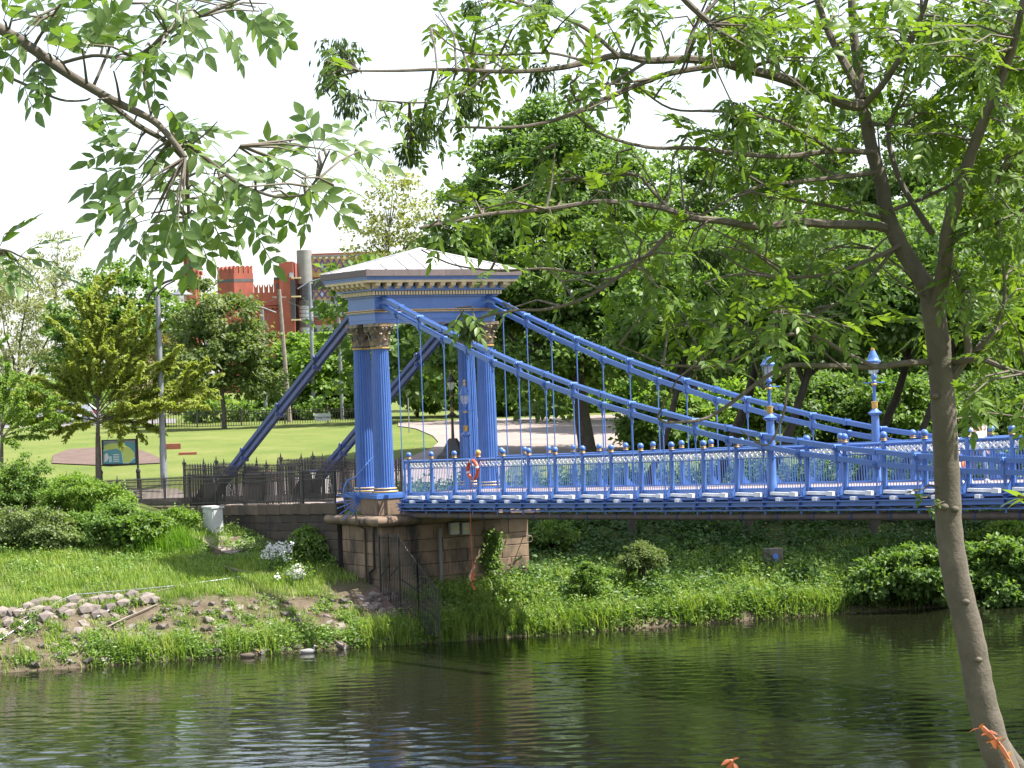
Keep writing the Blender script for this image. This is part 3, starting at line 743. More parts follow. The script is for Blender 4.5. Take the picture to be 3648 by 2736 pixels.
for v, nm, bsl in ((VC[0], 'near', -15.5), (VC[1], 'far', -15.4)):
    ch = thing('suspension_chain', (-1.0, v, 6.5), 'blue eyebar chain with rods on the %s side of the bridge' % ('near, camera' if nm == 'near' else 'far, tree'), 'chain', 'suspension chains')
    for tier, fz, off in (('up', zup, ST), ('low', zlow, 0.0)):
        us = [-1.02] + [k*2*ST+off for k in range(0, 16)]
        for a, b_ in zip(us[:-1], us[1:]):
            m = MB(); eyebar(m, (a, v, fz(a)), (b_, v, fz(b_)), v); pin(m, (b_, v, fz(b_))); m.build('link', BLUE, ch)
            mid = (a+b_)/2
            if b_-a > 1.6:
                m = MB(); z = fz(a)+(fz(b_)-fz(a))*0.5; m.box((mid-0.06, v-0.11, z-0.09), (mid+0.06, v+0.11, z+0.09)); m.tube([(mid, v-0.05, z), (mid, v-0.05, z+0.13)], 0.02, 5); m.build('clamp', BLUE, ch)
    for i in range(0, 30):
        u = i*ST; fz = zlow if i % 2 == 0 else zup
        top = zlow(u) - (0.06 if i % 2 == 0 else 0.02) ; bot = float(zd(u))-0.62
        if top > bot+0.5:
            m = MB()
            m.box((u-0.03, v-0.09, top-0.10), (u+0.03, v+0.09, fz(u)-0.02)); m.lathe((u, v, top-0.30), [(0.022, 0), (0.04, 0.08), (0.04, 0.22)], 6)
            m.tube([(u, v, top-0.2), (u, v, bot)], 0.021, 6, cap=False)
            m.tube([(u, v, bot+0.07), (u, v, bot-0.02)], 0.035, 6)
            m.build('hanger_rod', BLUE, ch)
    # backstays down to the anchors
    for dz in (0.17, -0.17):
        a0 = Vector((-2.9, v, 6.42+dz)); a1 = Vector((bsl, v, -0.42+dz))
        for k in range(4):
            p = a0.lerp(a1, k/4); q = a0.lerp(a1, (k+1)/4)
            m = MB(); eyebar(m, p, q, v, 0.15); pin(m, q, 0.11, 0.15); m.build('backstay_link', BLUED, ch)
    an = thing('chain_anchor', (bsl, v, -0.65), 'dark iron anchor block holding the foot of the %s backstay' % nm, 'anchor', 'chain anchors')
    m = MB(); m.add([(bsl-1.0, v-0.42, -0.75), (bsl+1.7, v-0.42, -0.75), (bsl+1.7, v+0.42, -0.75), (bsl-1.0, v+0.42, -0.75), (bsl+0.35, v-0.38, 0.35), (bsl+1.0, v-0.38, 0.35), (bsl+1.0, v+0.38, 0.35), (bsl+0.35, v+0.38, 0.35)], [(3,2,1,0),(4,5,6,7),(0,1,5,4),(1,2,6,5),(2,3,7,6),(3,0,4,7)])
    m.build('casting', IRON, an); MB().box((bsl+0.4, v-0.4, 0.353), (bsl+0.95, v+0.4, 0.43)).build('cap_plate', BLUED, an)
    MB().box((bsl-1.3, v-0.6, -0.9), (bsl+2.1, v+0.6, -0.56)).build('footing', STONED, an)

# ------------------------------------------------------------------ deck
deck = thing('bridge_deck', (10, MID, -0.3), 'blue footbridge deck with pink surfacing and steel edge beams over the river', 'bridge deck')
def sweep(name, rects, matr, parent, us=None, smooth=False):
    """boxes (v0, v1, z0, z1) following the deck camber"""
    us = us if us is not None else np.arange(-0.35, UEND, ST/2)
    m = MB()
    for v0, v1, z0, z1 in rects:
        vs = []
        for u in us:
            z = float(zd(u)); vs += [(u, v0, z+z0), (u, v1, z+z0), (u, v1, z+z1), (u, v0, z+z1)]
        fs = [(3, 2, 1, 0), (len(vs)-4, len(vs)-3, len(vs)-2, len(vs)-1)]
        for i in range(len(us)-1):
            for k in range(4): fs.append((4*i+k, 4*i+(k+1) % 4, 4*i+4+(k+1) % 4, 4*i+4+k))
        m.add(vs, fs)
    return m.build(name, matr, parent, smooth)
sweep('deck_surface', [(0.10, WID-0.10, -0.10, 0.02)], DECKM, deck)
MB().add([(-6, 0.3, -0.42), (-6, 3.5, -0.42), (-0.36, 3.5, 0.0), (-0.36, 0.3, 0.0), (-6, 0.3, -0.7), (-6, 3.5, -0.7), (-0.36, 3.5, -0.3), (-0.36, 0.3, -0.3)], [(0,1,2,3),(7,6,5,4),(0,4,5,1),(1,5,6,2),(2,6,7,3),(3,7,4,0)]).build('approach_ramp', DECKM, deck)
sweep('kerb', [(-0.02, 0.10, -0.16, 0.05), (WID-0.10, WID+0.02, -0.16, 0.05)], BLUE, deck)
for nm, v in (('near', -0.27), ('far', WID+0.27)):
    s = -1 if nm == 'near' else 1
    sweep('edge_beam', [(v-0.10, v+0.10, -0.315, -0.285), (v-0.02, v+0.02, -0.40, -0.315), (v-0.10, v+0.10, -0.43, -0.40), (v-0.05, v+0.05, -0.55, -0.515)], BLUE, deck)
    sweep('upper_angle', [(v+0.06*s*-1-0.03, v+0.06*s*-1+0.03, -0.235, -0.165)], BLUE, deck)
    m = MB()
    for i in range(0, 60):
        u = i*ST/2; z = float(zd(u)); w = float(zd(u+ST/2))
        if u > UEND-1: break
        m.bar((u, v, z-0.41), (u+ST/2, v, w-0.53), 0.03, 0.03) if i % 2 == 0 else m.bar((u, v, z-0.53), (u+ST/2, v, w-0.41), 0.03, 0.03)
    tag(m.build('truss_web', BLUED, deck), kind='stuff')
for i in range(0, 30):
    u = i*ST; z = float(zd(u))
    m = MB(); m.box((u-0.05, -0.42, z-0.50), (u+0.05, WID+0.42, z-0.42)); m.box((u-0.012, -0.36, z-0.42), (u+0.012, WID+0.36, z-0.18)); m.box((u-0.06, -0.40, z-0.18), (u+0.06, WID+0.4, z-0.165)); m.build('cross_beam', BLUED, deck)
    m = MB(); m.add([(u-0.035, -0.06, z-0.12), (u-0.025, -0.30, z-0.17), (u-0.025, -0.06, z+0.22), (u+0.025, -0.06, z-0.12), (u+0.025, -0.30, z-0.17), (u+0.025, -0.06, z+0.22)], [(0,1,2),(5,4,3),(0,3,4,1),(1,4,5,2),(2,5,3,0)]); m.build('post_brace', BLUE, deck)
    m = MB(); m.add([(u-0.035, WID+0.06, z-0.12), (u-0.035, WID+0.45, z-0.17), (u-0.035, WID+0.06, z+0.30), (u+0.035, WID+0.06, z-0.12), (u+0.035, WID+0.45, z-0.17), (u+0.035, WID+0.06, z+0.30)], [(0,1,2),(5,4,3),(0,3,4,1),(1,4,5,2),(2,5,3,0)]); m.build('post_brace', BLUE, deck)
    if u < UEND-2:
        m = MB(); zz = float(zd(u+0.7)); m.box((u+0.16, -0.22, zz-0.135), (u+1.18, -0.12, zz-0.055)); m.box((u+1.0, -0.24, zz-0.15), (u+1.22, -0.11, zz-0.035)); m.build('light_fitting', WHITE, deck)
        m = MB(); m.box((u+0.55, -0.36, zz-0.28), (u+0.72, -0.2, zz-0.19)); m.build('connection_box', WHITE, deck)
# service pipe slung below
us = np.arange(-0.9, UEND, ST)
m = MB(); m.tube([(u, 0.05, float(zd(u))-0.72) for u in us], 0.105, 12); m.build('service_pipe', PIPE, deck, smooth=True)
for i in range(0, 30):
    u = i*ST+0.2; z = float(zd(u)); m = MB(); m.tube([(u-0.03, 0.05, z-0.72), (u+0.03, 0.05, z-0.72)], 0.122, 12); m.bar((u, 0.05, z-0.65), (u, 0.05, z-0.45), 0.03, 0.03); m.build('pipe_strap', BLUED, deck)

# ------------------------------------------------------------------ parapets
def post_mesh():
    m = MB(); m.lathe((0, 0, 0), [(0.085, -0.15), (0.085, 0.04), (0.072, 0.08), (0.068, 1.05), (0.066, 1.22)], 12); return m.mesh('post', smooth=True, mats=[BLUE])
def collar_mesh():
    m = MB(); m.lathe((0, 0, 0), [(0.068, 1.215), (0.092, 1.225), (0.092, 1.238), (0.075, 1.242), (0.075, 1.268), (0.086, 1.27), (0.086, 1.282), (0.06, 1.285)], 12)
    for i in range(len(m.m)): m.m[i] = 1 if (i//12) in (0, 3) else 0
    return m.mesh('collar', smooth=True, mats=[GOLD, BLUED])
def ball_mesh(mt):
    m = MB(); m.ball((0, 0, 1.367), 0.095, 14, 9); return m.mesh('ball_finial', smooth=True, mats=[mt])
PM, CLM, BLB, BLG = post_mesh(), collar_mesh(), ball_mesh(BLUE), ball_mesh(GOLD)
def panel_meshes():
    lat = MB(); L = ST; z0, z1 = 0.905, 1.085; k = 6
    w = (L-0.14)/k
    for i in range(k):
        a = 0.07+i*w
        lat.bar((a, 0.008, z0), (a+w, 0.008, z1), 0.012, 0.030, (0, 1, 0)) if 0 else lat.bar((a, -0.010, z0), (a+w, -0.010, z1), 0.046, 0.010, (0, 1, 0))
        lat.bar((a, 0.010, z1), (a+w, 0.010, z0), 0.046, 0.010, (0, 1, 0))
    bal = MB()
    for i in range(1, 14):
        a = L*i/14; bal.tube([(a, 0, 0.05), (a, 0, 0.88)], 0.0115, 5, cap=False)
    return lat.mesh('lattice', mats=[WHITE]), bal.mesh('balusters', mats=[BLUE])
LATM, BALM = panel_meshes()
def shear(o, u):                     # follow the camber: tilt the bay
    s = (float(zd(u+ST))-float(zd(u)))/ST; o.rotation_euler = (0, -math.atan(s), 0)
def parapet(v, label, skip):
    par = thing('parapet', (0, v, 0), label, 'parapet', 'bridge parapets')
    for name, z, r in (('handrail', 1.14, 0.042), ('middle_rail', 0.89, 0.018), ('top_lattice_rail', 1.09, 0.014), ('bottom_rail', 0.05, 0.02)):
        m = MB(); m.tube([(u, v, float(zd(u))+z) for u in np.arange(-0.3, UEND-1, ST/2)], r, 8); m.build(name, BLUE, par, smooth=True)
    for i in range(0, 29):
        u = i*ST; z = float(zd(u))
        if i not in skip:
            p = link('post', PM, None, par, (u, v, z)); link('collar', CLM, None, p, (u, v, z))
            link('ball_finial', BLG if (i == 3 and v == 0) else BLB, None, p, (u, v, z))
        if i < 28:
            a = link('lattice', LATM, None, par, (u, v, z)); shear(a, u); tag(a, kind='stuff')
            a = link('balusters', BALM, None, par, (u, v, z)); shear(a, u); tag(a, kind='stuff')
    m = MB(); m.tube([(-0.3, v, -0.2), (-0.3, v, 1.17)], 0.045, 8); m.build('end_post', BLUE, par, smooth=True)
parapet(0.0, 'blue near-side parapet with ball-topped posts and white lattice band', (13,))
parapet(WID, 'blue far-side parapet with ball-topped posts, seen across the deck', (13,))

def lamp_post(p, label, blue=True, sc=1.0, group='bridge lamps'):
    L = thing('lamp_post', p, label, 'street lamp', group)
    B, G = (BLUE, GOLD) if blue else (IRON, mat('old gilt', (0.22, 0.15, 0.05), 0.5, 0.4))
    def q(prof): return [(r*sc, z*sc) for r, z in prof]
    MB().lathe(p, q([(0.15, -0.1), (0.15, 0.15), (0.125, 0.2), (0.12, 1.0), (0.11, 1.80), (0.105, 1.9)] if blue else [(0.17, 0), (0.17, 0.15), (0.10, 0.25), (0.075, 0.8), (0.06, 1.4), (0.055, 1.9)]), 14).build('pedestal', B, L, smooth=True)
    MB().lathe(p, q([(0.11, 1.9), (0.19, 1.95), (0.20, 1.99), (0.13, 2.03), (0.08, 2.09)]), 14).build('cap', B, L, smooth=True)
    MB().lathe(p, q([(0.07, 2.09), (0.088, 2.12), (0.085, 2.22), (0.105, 2.30), (0.05, 2.305)]), 10).build('gilt_cup', G, L, smooth=True)
    m = MB(); m.lathe(p, q([(0.052, 2.3), (0.045, 2.8), (0.075, 2.83), (0.075, 2.88), (0.05, 2.9), (0.055, 2.93), (0.085, 2.97), (0.085, 3.02), (0.055, 3.06)]), 10); m.build('shaft', B, L, smooth=True)
    m = MB(); a = Vector(p)
    m.tube([a+Vector((-RH[0]*0.27*sc, -RH[1]*0.27*sc, 2.83*sc)), a+Vector((RH[0]*0.27*sc, RH[1]*0.27*sc, 2.83*sc))], 0.018*sc, 6)
    for s in (-1, 1): m.ball(tuple(a+Vector((s*RH[0]*0.27*sc, s*RH[1]*0.27*sc, 2.83*sc))), 0.03*sc, 6, 4)
    m.build('ladder_bar', B, L)
    MB().lathe(p, q([(0.075, 2.76), (0.085, 2.79), (0.07, 2.82)]), 10).build('gilt_ring', G, L)
    MB().lathe(p, q([(0.06, 3.06), (0.13, 3.14), (0.165, 3.28), (0.175, 3.42)]), 14, cap=False).build('lantern_glass', GLASSM, L, smooth=True)
    m = MB(); m.lathe(p, q([(0.21, 3.40), (0.215, 3.45), (0.17, 3.48), (0.15, 3.55), (0.06, 3.74)]), 14)
    for k in range(4):
        an = PI/4+k*PI/2; m.tube([a+Vector((math.cos(an)*r*sc, math.sin(an)*r*sc, z*sc)) for r, z in ((0.062, 3.06), (0.135, 3.14), (0.17, 3.28), (0.18, 3.42))], 0.009*sc, 4)
    m.build('canopy', B, L, smooth=True)
    MB().lathe(p, q([(0.05, 3.73), (0.058, 3.78), (0.045, 3.82), (0.028, 3.84), (0.045, 3.88), (0.045, 3.93), (0.02, 3.96)]), 8).build('finial', G, L, smooth=True)
    return L
z13 = float(zd(13*ST))
lamp_post((13*ST, 0, z13), 'blue bridge lamp standing in the near parapet, lantern veiled by ash leaves')
lamp_post((13*ST, WID, z13), 'tall blue bridge lamp with gold finial in the far parapet')
lamp_post((-1.75, 3.42, -0.05), 'blue bridge lamp standing in front of the far fluted columns')

# lifebuoy on the parapet
lb = thing('lifebuoy', (3*ST-0.06, -0.16, 0.35), 'orange lifebuoy hanging on the parapet below the gold ball', 'lifebuoy')
m = MB(); cu, cz = 3*ST-0.08, float(zd(3*ST))+0.80; n = 24
pts = [(cu+0.30*math.cos(a), -0.18, cz+0.30*math.sin(a)) for a in np.linspace(0, 2*PI, n+1)]
m.tube(pts, 0.062, 10, cap=False); m.build('ring', ORANGE, lb, smooth=True)
m = MB()
for a in (0.3, 1.87, 3.44, 5.0): m.tube([(cu+0.30*math.cos(a+e), -0.18, cz+0.30*math.sin(a+e)) for e in (-0.1, 0, 0.1)], 0.067, 10, cap=False)
m.build('reflective_band', WHITE, lb, smooth=True)
m = MB(); m.tube([(cu, -0.2, cz-0.3), (cu+0.02, -0.32, cz-0.7), (cu, -0.34, -1.0), (cu-0.02, -0.3, -2.6)], 0.012, 4)
m.tube([(cu-0.02+0.10*math.sin(a*2.1), -0.3+0.03*math.cos(a*3), -2.35-0.05*a+0.22*math.cos(a)*0.8) for a in np.linspace(0, 12, 50)], 0.016, 4)
m.tube([(cu, -0.2, cz+0.3), (cu+0.06, -0.1, cz+0.5)], 0.012, 4)
m.build('rope', ORANGE, lb)

# anti-climb fan beside the near columns
fan = thing('spiked_fan', (-2.0, -1.0, -0.7), 'blue fan of anti-climbing spikes curling out beside the near columns', 'guard')
FU = -2.0
c = at(776, 1072, u=FU)
cv, cz_ = c[1], c[2]
m = MB(); pts = []
for a in np.linspace(math.radians(88), math.radians(262), 22):
    r = 0.66+0.05*math.sin(a); pts.append((FU, cv+r*math.cos(a)*0.95, cz_+0.05+r*math.sin(a)))
pts = [(FU, cv+0.72, cz_+1.42), (FU, cv+0.45, cz_+1.22), (FU, cv+0.15, cz_+0.92), (FU, cv-0.15, cz_+0.66)]+pts[5:]
m.tube(pts, 0.026, 6); m.build('hoop', BLUE, fan, smooth=True)
for k, a in enumerate(np.linspace(math.radians(125), math.radians(238), 9)):
    m = MB(); dr = Vector((0, math.cos(a), math.sin(a))); o_ = Vector((FU, cv+0.02, cz_-0.12))
    m.tube([o_+dr*0.05, o_+dr*0.95], [0.02, 0.016], 5); m.build('spike', BLUE, fan)
MB().tube([(FU, cv+0.03, cz_-0.5), (FU, cv+0.03, cz_+0.35)], 0.03, 6).build('upright', BLUE, fan)

# black fence stepping down to the water in front of the pier
fen = thing('security_fence', (0.1, -1.2, -3.2), 'black steel fence sloping from the pier down towards the water', 'fence')
fv = -1.32
def fz_top(u): return -1.30 if u < 1.40 else -1.32-0.665*(u-1.40)
for u, w, zt in ((0.06, 0.06, -1.27), (1.40, 0.06, -1.22), (3.9, 0.05, None)):
    zt = zt if zt is not None else fz_top(u)+0.05
    MB().box((u-w/2, fv-w/2, float(H(u, fv))-0.3), (u+w/2, fv+w/2, zt)).build('post', IRON, fen)
for u0, u1 in ((0.12, 0.70), (0.70, 1.34), (1.46, 2.6), (2.6, 3.84)):
    m = MB(); k = round((u1-u0)/0.115)
    for j in range(k+1):
        u = u0+(u1-u0)*j/k; zb = max(float(H(u, fv))-0.05, -4.5)
        m.box((u-0.015, fv-0.006, zb), (u+0.015, fv+0.008, fz_top(u)+0.04))
    m.bar((u0, fv+0.025, fz_top(u0)-0.10), (u1, fv+0.025, fz_top(u1)-0.10), 0.04, 0.05)
    m.bar((u0, fv+0.025, max(fz_top(u0)-1.4, float(H(u0, fv))+0.15)), (u1, fv+0.025, max(fz_top(u1)-1.0, float(H(u1, fv))+0.15)), 0.04, 0.05)
    tag(m.build('pale_panel', IRON, fen), kind='stuff')

# ------------------------------------------------------------------ people on the deck
SKIN = mat('skin', (0.50, 0.30, 0.22), 0.55); HAIRB = mat('brown hair', (0.07, 0.04, 0.025), 0.6); HAIRL = mat('fair hair', (0.35, 0.25, 0.14), 0.6)
SHIRT = mat('white cotton', (0.80, 0.79, 0.80), 0.85, c2=(0.72, 0.71, 0.73), scale=8); JEAN = mat('blue denim', (0.10, 0.14, 0.24), 0.9, c2=(0.14, 0.18, 0.28), scale=15)
SHOE = mat('pale shoe', (0.70, 0.69, 0.68), 0.6); KHAKI = mat('pale trousers', (0.42, 0.38, 0.33), 0.9); BAG = mat('orange bag', (0.60, 0.18, 0.05), 0.6)
def skin_obj(name, mt, parent, verts, edges, radii, root, levels=1):
    me = bpy.data.meshes.new(name); W_ = WO[parent.name]
    me.from_pydata([tuple(Vector(p)-W_) for p in verts], edges, []); me.materials.append(mt)
    o = link(name, me, None, parent, W_)
    md = o.modifiers.new('skin', 'SKIN'); md.use_smooth_shade = True
    sv = me.skin_vertices[0].data
    for i, r in enumerate(radii): sv[i].radius = (r, r) if not hasattr(r, '__len__') else r; sv[i].use_root = (i == root)
    ss = o.modifiers.new('sub', 'SUBSURF'); ss.levels = levels; ss.render_levels = levels
    return o
def person(loc, h, heading, label, shirt, trous, hair, bag=None, look=0.0):
    P0 = Vector(loc); k = h/1.75; ch, sh = math.cos(heading), math.sin(heading)
    def q(f, s, z): return P0 + Vector((ch*f-sh*s, sh*f+ch*s, z))*k      # f forward, s left, z up
    t = thing('person', loc, label, 'person')
    J = dict(pel=q(0, 0, 0.96), sp=q(0.01, 0, 1.16), chst=q(0.02, 0, 1.36), neck=q(0.03, 0, 1.50), head=q(0.06, 0, 1.58), crown=q(0.05, 0, 1.69),
             hl=q(0, 0.10, 0.92), hr=q(0, -0.10, 0.92), kl=q(0.20, 0.10, 0.52), kr=q(-0.03, -0.10, 0.50), al=q(0.27, 0.10, 0.09), ar=q(-0.30, -0.10, 0.14), tl=q(0.42, 0.11, 0.04), tr=q(-0.19, -0.11, 0.04),
             shl=q(0.02, 0.19, 1.41), shr=q(0.02, -0.19, 1.41), el=q(-0.10, 0.25, 1.14), er=q(0.03, -0.26, 1.13), wl=q(0.04, 0.26, 0.92), wr=q(0.22, -0.22, 0.98), fl=q(0.08, 0.26, 0.83), fr=q(0.30, -0.18, 0.97))
    R_ = dict(pel=0.125, sp=0.115, chst=0.135, neck=0.055, head=0.078, crown=0.082, hl=0.085, hr=0.085, kl=0.058, kr=0.058, al=0.04, ar=0.04, tl=0.035, tr=0.035, shl=0.058, shr=0.058, el=0.042, er=0.042, wl=0.03, wr=0.03, fl=0.035, fr=0.035)
    E_ = [('pel','sp'),('sp','chst'),('chst','neck'),('neck','head'),('head','crown'),('pel','hl'),('pel','hr'),('hl','kl'),('kl','al'),('al','tl'),('hr','kr'),('kr','ar'),('ar','tr'),('chst','shl'),('shl','el'),('el','wl'),('wl','fl'),('chst','shr'),('shr','er'),('er','wr'),('wr','fr')]
    def sk(name, mt, keys, ex, root):
        ix = {n: i for i, n in enumerate(keys)}
        return skin_obj(name, mt, t, [J[n] for n in keys], [(ix[a], ix[b_]) for a, b_ in E_ if a in ix and b_ in ix], [(R_[n]+ex)*k for n in keys], ix[root])
    sk('body', SKIN, list(J), 0, 'pel')
    sk('shirt', shirt, ['pel','sp','chst','shl','shr','el','er'], 0.028, 'sp')
    sk('trousers', trous, ['pel','hl','hr','kl','kr','al','ar'], 0.024, 'pel')
    for a, b_ in (('al','tl'), ('ar','tr')):
        m = MB(); x = J[a]; y = J[b_]; m.tube([x+(x-y)*0.25, x, x.lerp(y, 0.6), y+(y-x)*0.25], [0.03*k, 0.055*k, 0.05*k, 0.03*k], 8); m.build('shoe', SHOE, t, smooth=True)
    m = MB(); hc = q(0.045, 0, 1.665); m.ball(tuple(hc), 0.108*k, 12, 8); hm = m.build('hair', hair, t, smooth=True)
    for v in hm.data.vertices:
        p = v.co + WO[t.name] - hc
        f = p.x*ch+p.y*sh
        if f > 0.02 and p.z < 0.055*k: v.co -= Vector((ch, sh, 0))*(f-0.01)*1.05
        elif p.z < -0.05*k: v.co.z += (-0.05*k-p.z)
    m = MB()                                                   # face: nose, eyes, mouth, ears
    m.add([q(0.135, -0.014, 1.60), q(0.135, 0.014, 1.60), q(0.165, 0, 1.605), q(0.14, 0, 1.65)], [(0,1,2),(1,3,2),(3,0,2)])
    for s in (-1, 1): m.ball(tuple(q(0.05, s*0.085, 1.625)), 0.022*k, 6, 5, sz=1.5)
    m.build('nose_and_ears', SKIN, t)
    m = MB()
    for s in (-1, 1): m.ball(tuple(q(0.135, s*0.032, 1.648)), 0.012*k, 6, 4)
    m.bar(q(0.138, -0.025, 1.563), q(0.138, 0.025, 1.563), 0.008, 0.01); m.build('eyes_and_mouth', HAIRB, t)
    for w, f, s in (('wl', 'fl', 1), ('wr', 'fr', -1)):
        m = MB(); a = J[w]; d = (J[f]-a).normalized(); sd = d.cross(Vector((0, 0, 1)))
        sd = sd.normalized() if sd.length > 0.1 else Vector((1, 0, 0))
        for j, L in enumerate((0.07, 0.08, 0.075, 0.06)):
            b0 = J[f]+sd*(j-1.5)*0.018*k; m.tube([b0, b0+d*L*0.55*k, b0+d*L*k+Vector((0, 0, -0.015*k))], [0.010*k, 0.009*k, 0.007*k], 5)
        b0 = a.lerp(J[f], 0.3); m.tube([b0, b0+d*0.04*k+sd*0.04*k, b0+d*0.075*k+sd*0.05*k], [0.012*k, 0.011*k, 0.008*k], 5)
        m.build('fingers', SKIN, t)
    if bag:
        m = MB(); c = J['fl']; m.lathe((c.x, c.y, c.z-0.36), [(0.09, 0), (0.13, 0.06), (0.13, 0.22), (0.07, 0.30)], 8); m.tube([(c.x-0.05, c.y, c.z-0.07), (c.x, c.y, c.z), (c.x+0.05, c.y, c.z-0.07)], 0.012, 5)
        bo = m.build('shoulder_bag', BAG, None, smooth=True, world=(c.x, c.y, c.z-0.36)); tag(bo, 'orange bag held by the person half hidden behind the tree trunk', 'bag')
    return t
person((26.45, 1.25, float(zd(26.4))+0.02), 1.72, math.radians(-20), 'dark-haired person in a loose white shirt and jeans walking on the bridge', SHIRT, JEAN, HAIRB)
person((25.2, 1.6, float(zd(25.2))+0.02), 1.40, math.radians(-15), 'shorter person in a white top half hidden behind the ash trunk', SHIRT, KHAKI, HAIRL, bag=True)
# ------------------------------------------------------------------ far buildings beyond the park
class Loc:
    """level local frame at distance d: a to the right, f away from the viewer, z up"""
    def __init__(s, x, y, d): s.O = at(x, y, d=d); s.d = d
    def az(s, x, y):
        p = at(x, y, d=s.d); q = p-s.O; return float(q@RH), float(p[2])
    def P(s, a, f, z): return Vector((s.O[0]+RH[0]*a+FH[0]*f, s.O[1]+RH[1]*a+FH[1]*f, z))
    def box(s, m, x0, x1, y0, y1, f0, f1, mi=0):
        """x/y in view pixels (y0 above y1), f depths in metres"""
        ym = (y0+y1)/2; xm = (x0+x1)/2
        a0 = s.az(x0, ym)[0]; a1 = s.az(x1, ym)[0]; z1 = s.az(xm, y0)[1]; z0 = s.az(xm, y1)[1]
        s.abox(m, a0, a1, z0, z1, f0, f1, mi)
    def abox(s, m, a0, a1, z0, z1, f0, f1, mi=0):
        m.add([s.P(a, f, z) for z in (z0, z1) for a, f in ((a0, f0), (a1, f0), (a1, f1), (a0, f1))], [(3,2,1,0),(4,5,6,7),(0,1,5,4),(1,2,6,5),(2,3,7,6),(3,0,4,7)], mi)
    def prism(s, m, pts, f0, f1, mi=0):
        k = len(pts)
        m.add([s.P(a, f, z) for f in (f0, f1) for a, z in pts], [(i, (i+1) % k, k+(i+1) % k, k+i) for i in range(k)]+[tuple(range(k-1, -1, -1)), tuple(range(k, 2*k))], mi)
def merlons(Lc, parent, a0, a1, z0, h, f0, f1, n):
    w = (a1-a0)/n
    for i in range(n):
        x0 = a0+w*i+w*0.14; x1 = a0+w*(i+1)-w*0.14; xm = (x0+x1)/2
        m = MB(); Lc.prism(m, [(x0, z0), (x1, z0), (x1+w*0.05, z0+h), (x1-w*0.06, z0+h*0.86), (xm, z0+h*0.55), (x0+w*0.06, z0+h*0.86), (x0-w*0.05, z0+h)], f0, f1); m.build('merlon', BRICK, parent)
FB = Loc(560, 900, 380.0)
gz = float(H(FB.O[0], FB.O[1]))
# crenellated tower, seen on the corner
tw = thing('red_tower', FB.P(FB.az(507, 680)[0], 3, gz), 'square red brick tower with swallowtail battlements rising above the trees', 'tower')
ac = FB.az(507, 650)[0]; ztop = FB.az(507, 590)[1]
hl = ac-FB.az(467, 650)[0]; hr = FB.az(546, 650)[0]-ac
L0 = Vector(FB.P(ac, 0, 0)); Rv = Vector((RH[0], RH[1], 0)); Fv = Vector((FH[0], FH[1], 0))
dl = (-Rv*0.78+Fv*0.62).normalized(); dr = (Rv*0.86+Fv*0.5).normalized()
ll = hl/0.78; lr = hr/0.86
def quadtower(m, z0, z1, ex=0.0):
    c = L0-(dl+dr)*ex; p = [c, c+dr*(lr+2*ex), c+dr*(lr+2*ex)+dl*(ll+2*ex), c+dl*(ll+2*ex)]
    m.add([(q.x, q.y, z) for z in (z0, z1) for q in p], [(3,2,1,0),(4,5,6,7),(0,1,5,4),(1,2,6,5),(2,3,7,6),(3,0,4,7)])
m = MB(); quadtower(m, gz, ztop); m.build('wall', BRICK, tw)
zb = FB.az(507, 603)[1]; m = MB(); quadtower(m, zb-0.45, zb+0.05, 0.03); m.build('stone_band', CONCD, tw)
for dv, ln, nn in ((dr, lr, 4), (dl, ll, 4)):
    for side in (0, 1):
        base = L0 + ((dl*ll if dv is dr else dr*lr) if side else Vector((0, 0, 0)))
        oth = (dl if dv is dr else dr)*(0.35 if not side else -0.35)
        w = ln/nn
        for i in range(nn):
            x0, x1 = w*i+w*0.12, w*(i+1)-w*0.12; xm = (x0+x1)/2; h = 1.25
            pr = [(x0, 0), (x1, 0), (x1+0.05, h), (x1-0.1, h*0.84), (xm, h*0.52), (x0+0.1, h*0.84), (x0-0.05, h)]
            vs = [(base+dv*a+o_)[:2]+(ztop+z,) for o_ in (Vector((0, 0, 0)), oth) for a, z in [(p[0], p[1]) for p in pr]]
            k = 7; m = MB(); m.add([(v[0], v[1], v[2]) for v in vs], [(j, (j+1) % k, k+(j+1) % k, k+j) for j in range(k)]+[tuple(range(k-1, -1, -1)), tuple(range(k, 2*k))]); m.build('merlon', BRICK, tw)
# slim turret with lantern
tu = thing('brick_turret', FB.P(FB.az(405, 680)[0], 6, gz), 'slim red brick turret with arched lantern, half hidden by leaves', 'turret')
a_, zt = FB.az(403, 592); cc = FB.P(a_, 6, 0)
MB().lathe((cc.x, cc.y, 0), [(1.5, gz), (1.5, zt-1.4), (1.75, zt-0.9), (1.75, zt)], 8).build('shaft', BRICK, tu)
for k in range(8):
    an = 2*PI*k/8+0.2; m = MB(); px, py = cc.x+1.6*math.cos(an), cc.y+1.6*math.sin(an); m.lathe((px, py, zt), [(0.35, 0), (0.33, 0.7), (0.05, 0.75)], 4); m.build('merlon', BRICK, tu)
zl = zt+2.9
for k in range(6):
    an = 2*PI*k/6; m = MB(); px, py = cc.x+1.0*math.cos(an), cc.y+1.0*math.sin(an); m.box((px-0.22, py-0.22, zt), (px+0.22, py+0.22, zl)); m.build('pillar', BRICK, tu)
MB().lathe((cc.x, cc.y, 0), [(1.35, zl), (1.45, zl+0.4), (1.2, zl+0.6), (0.6, zl+3.0), (0.05, zl+5.2)], 8).build('spire', BRICK, tu)
MB().lathe((cc.x, cc.y, 0), [(0.55, zt), (0.55, zl)], 8).build('core', DWIN, tu)
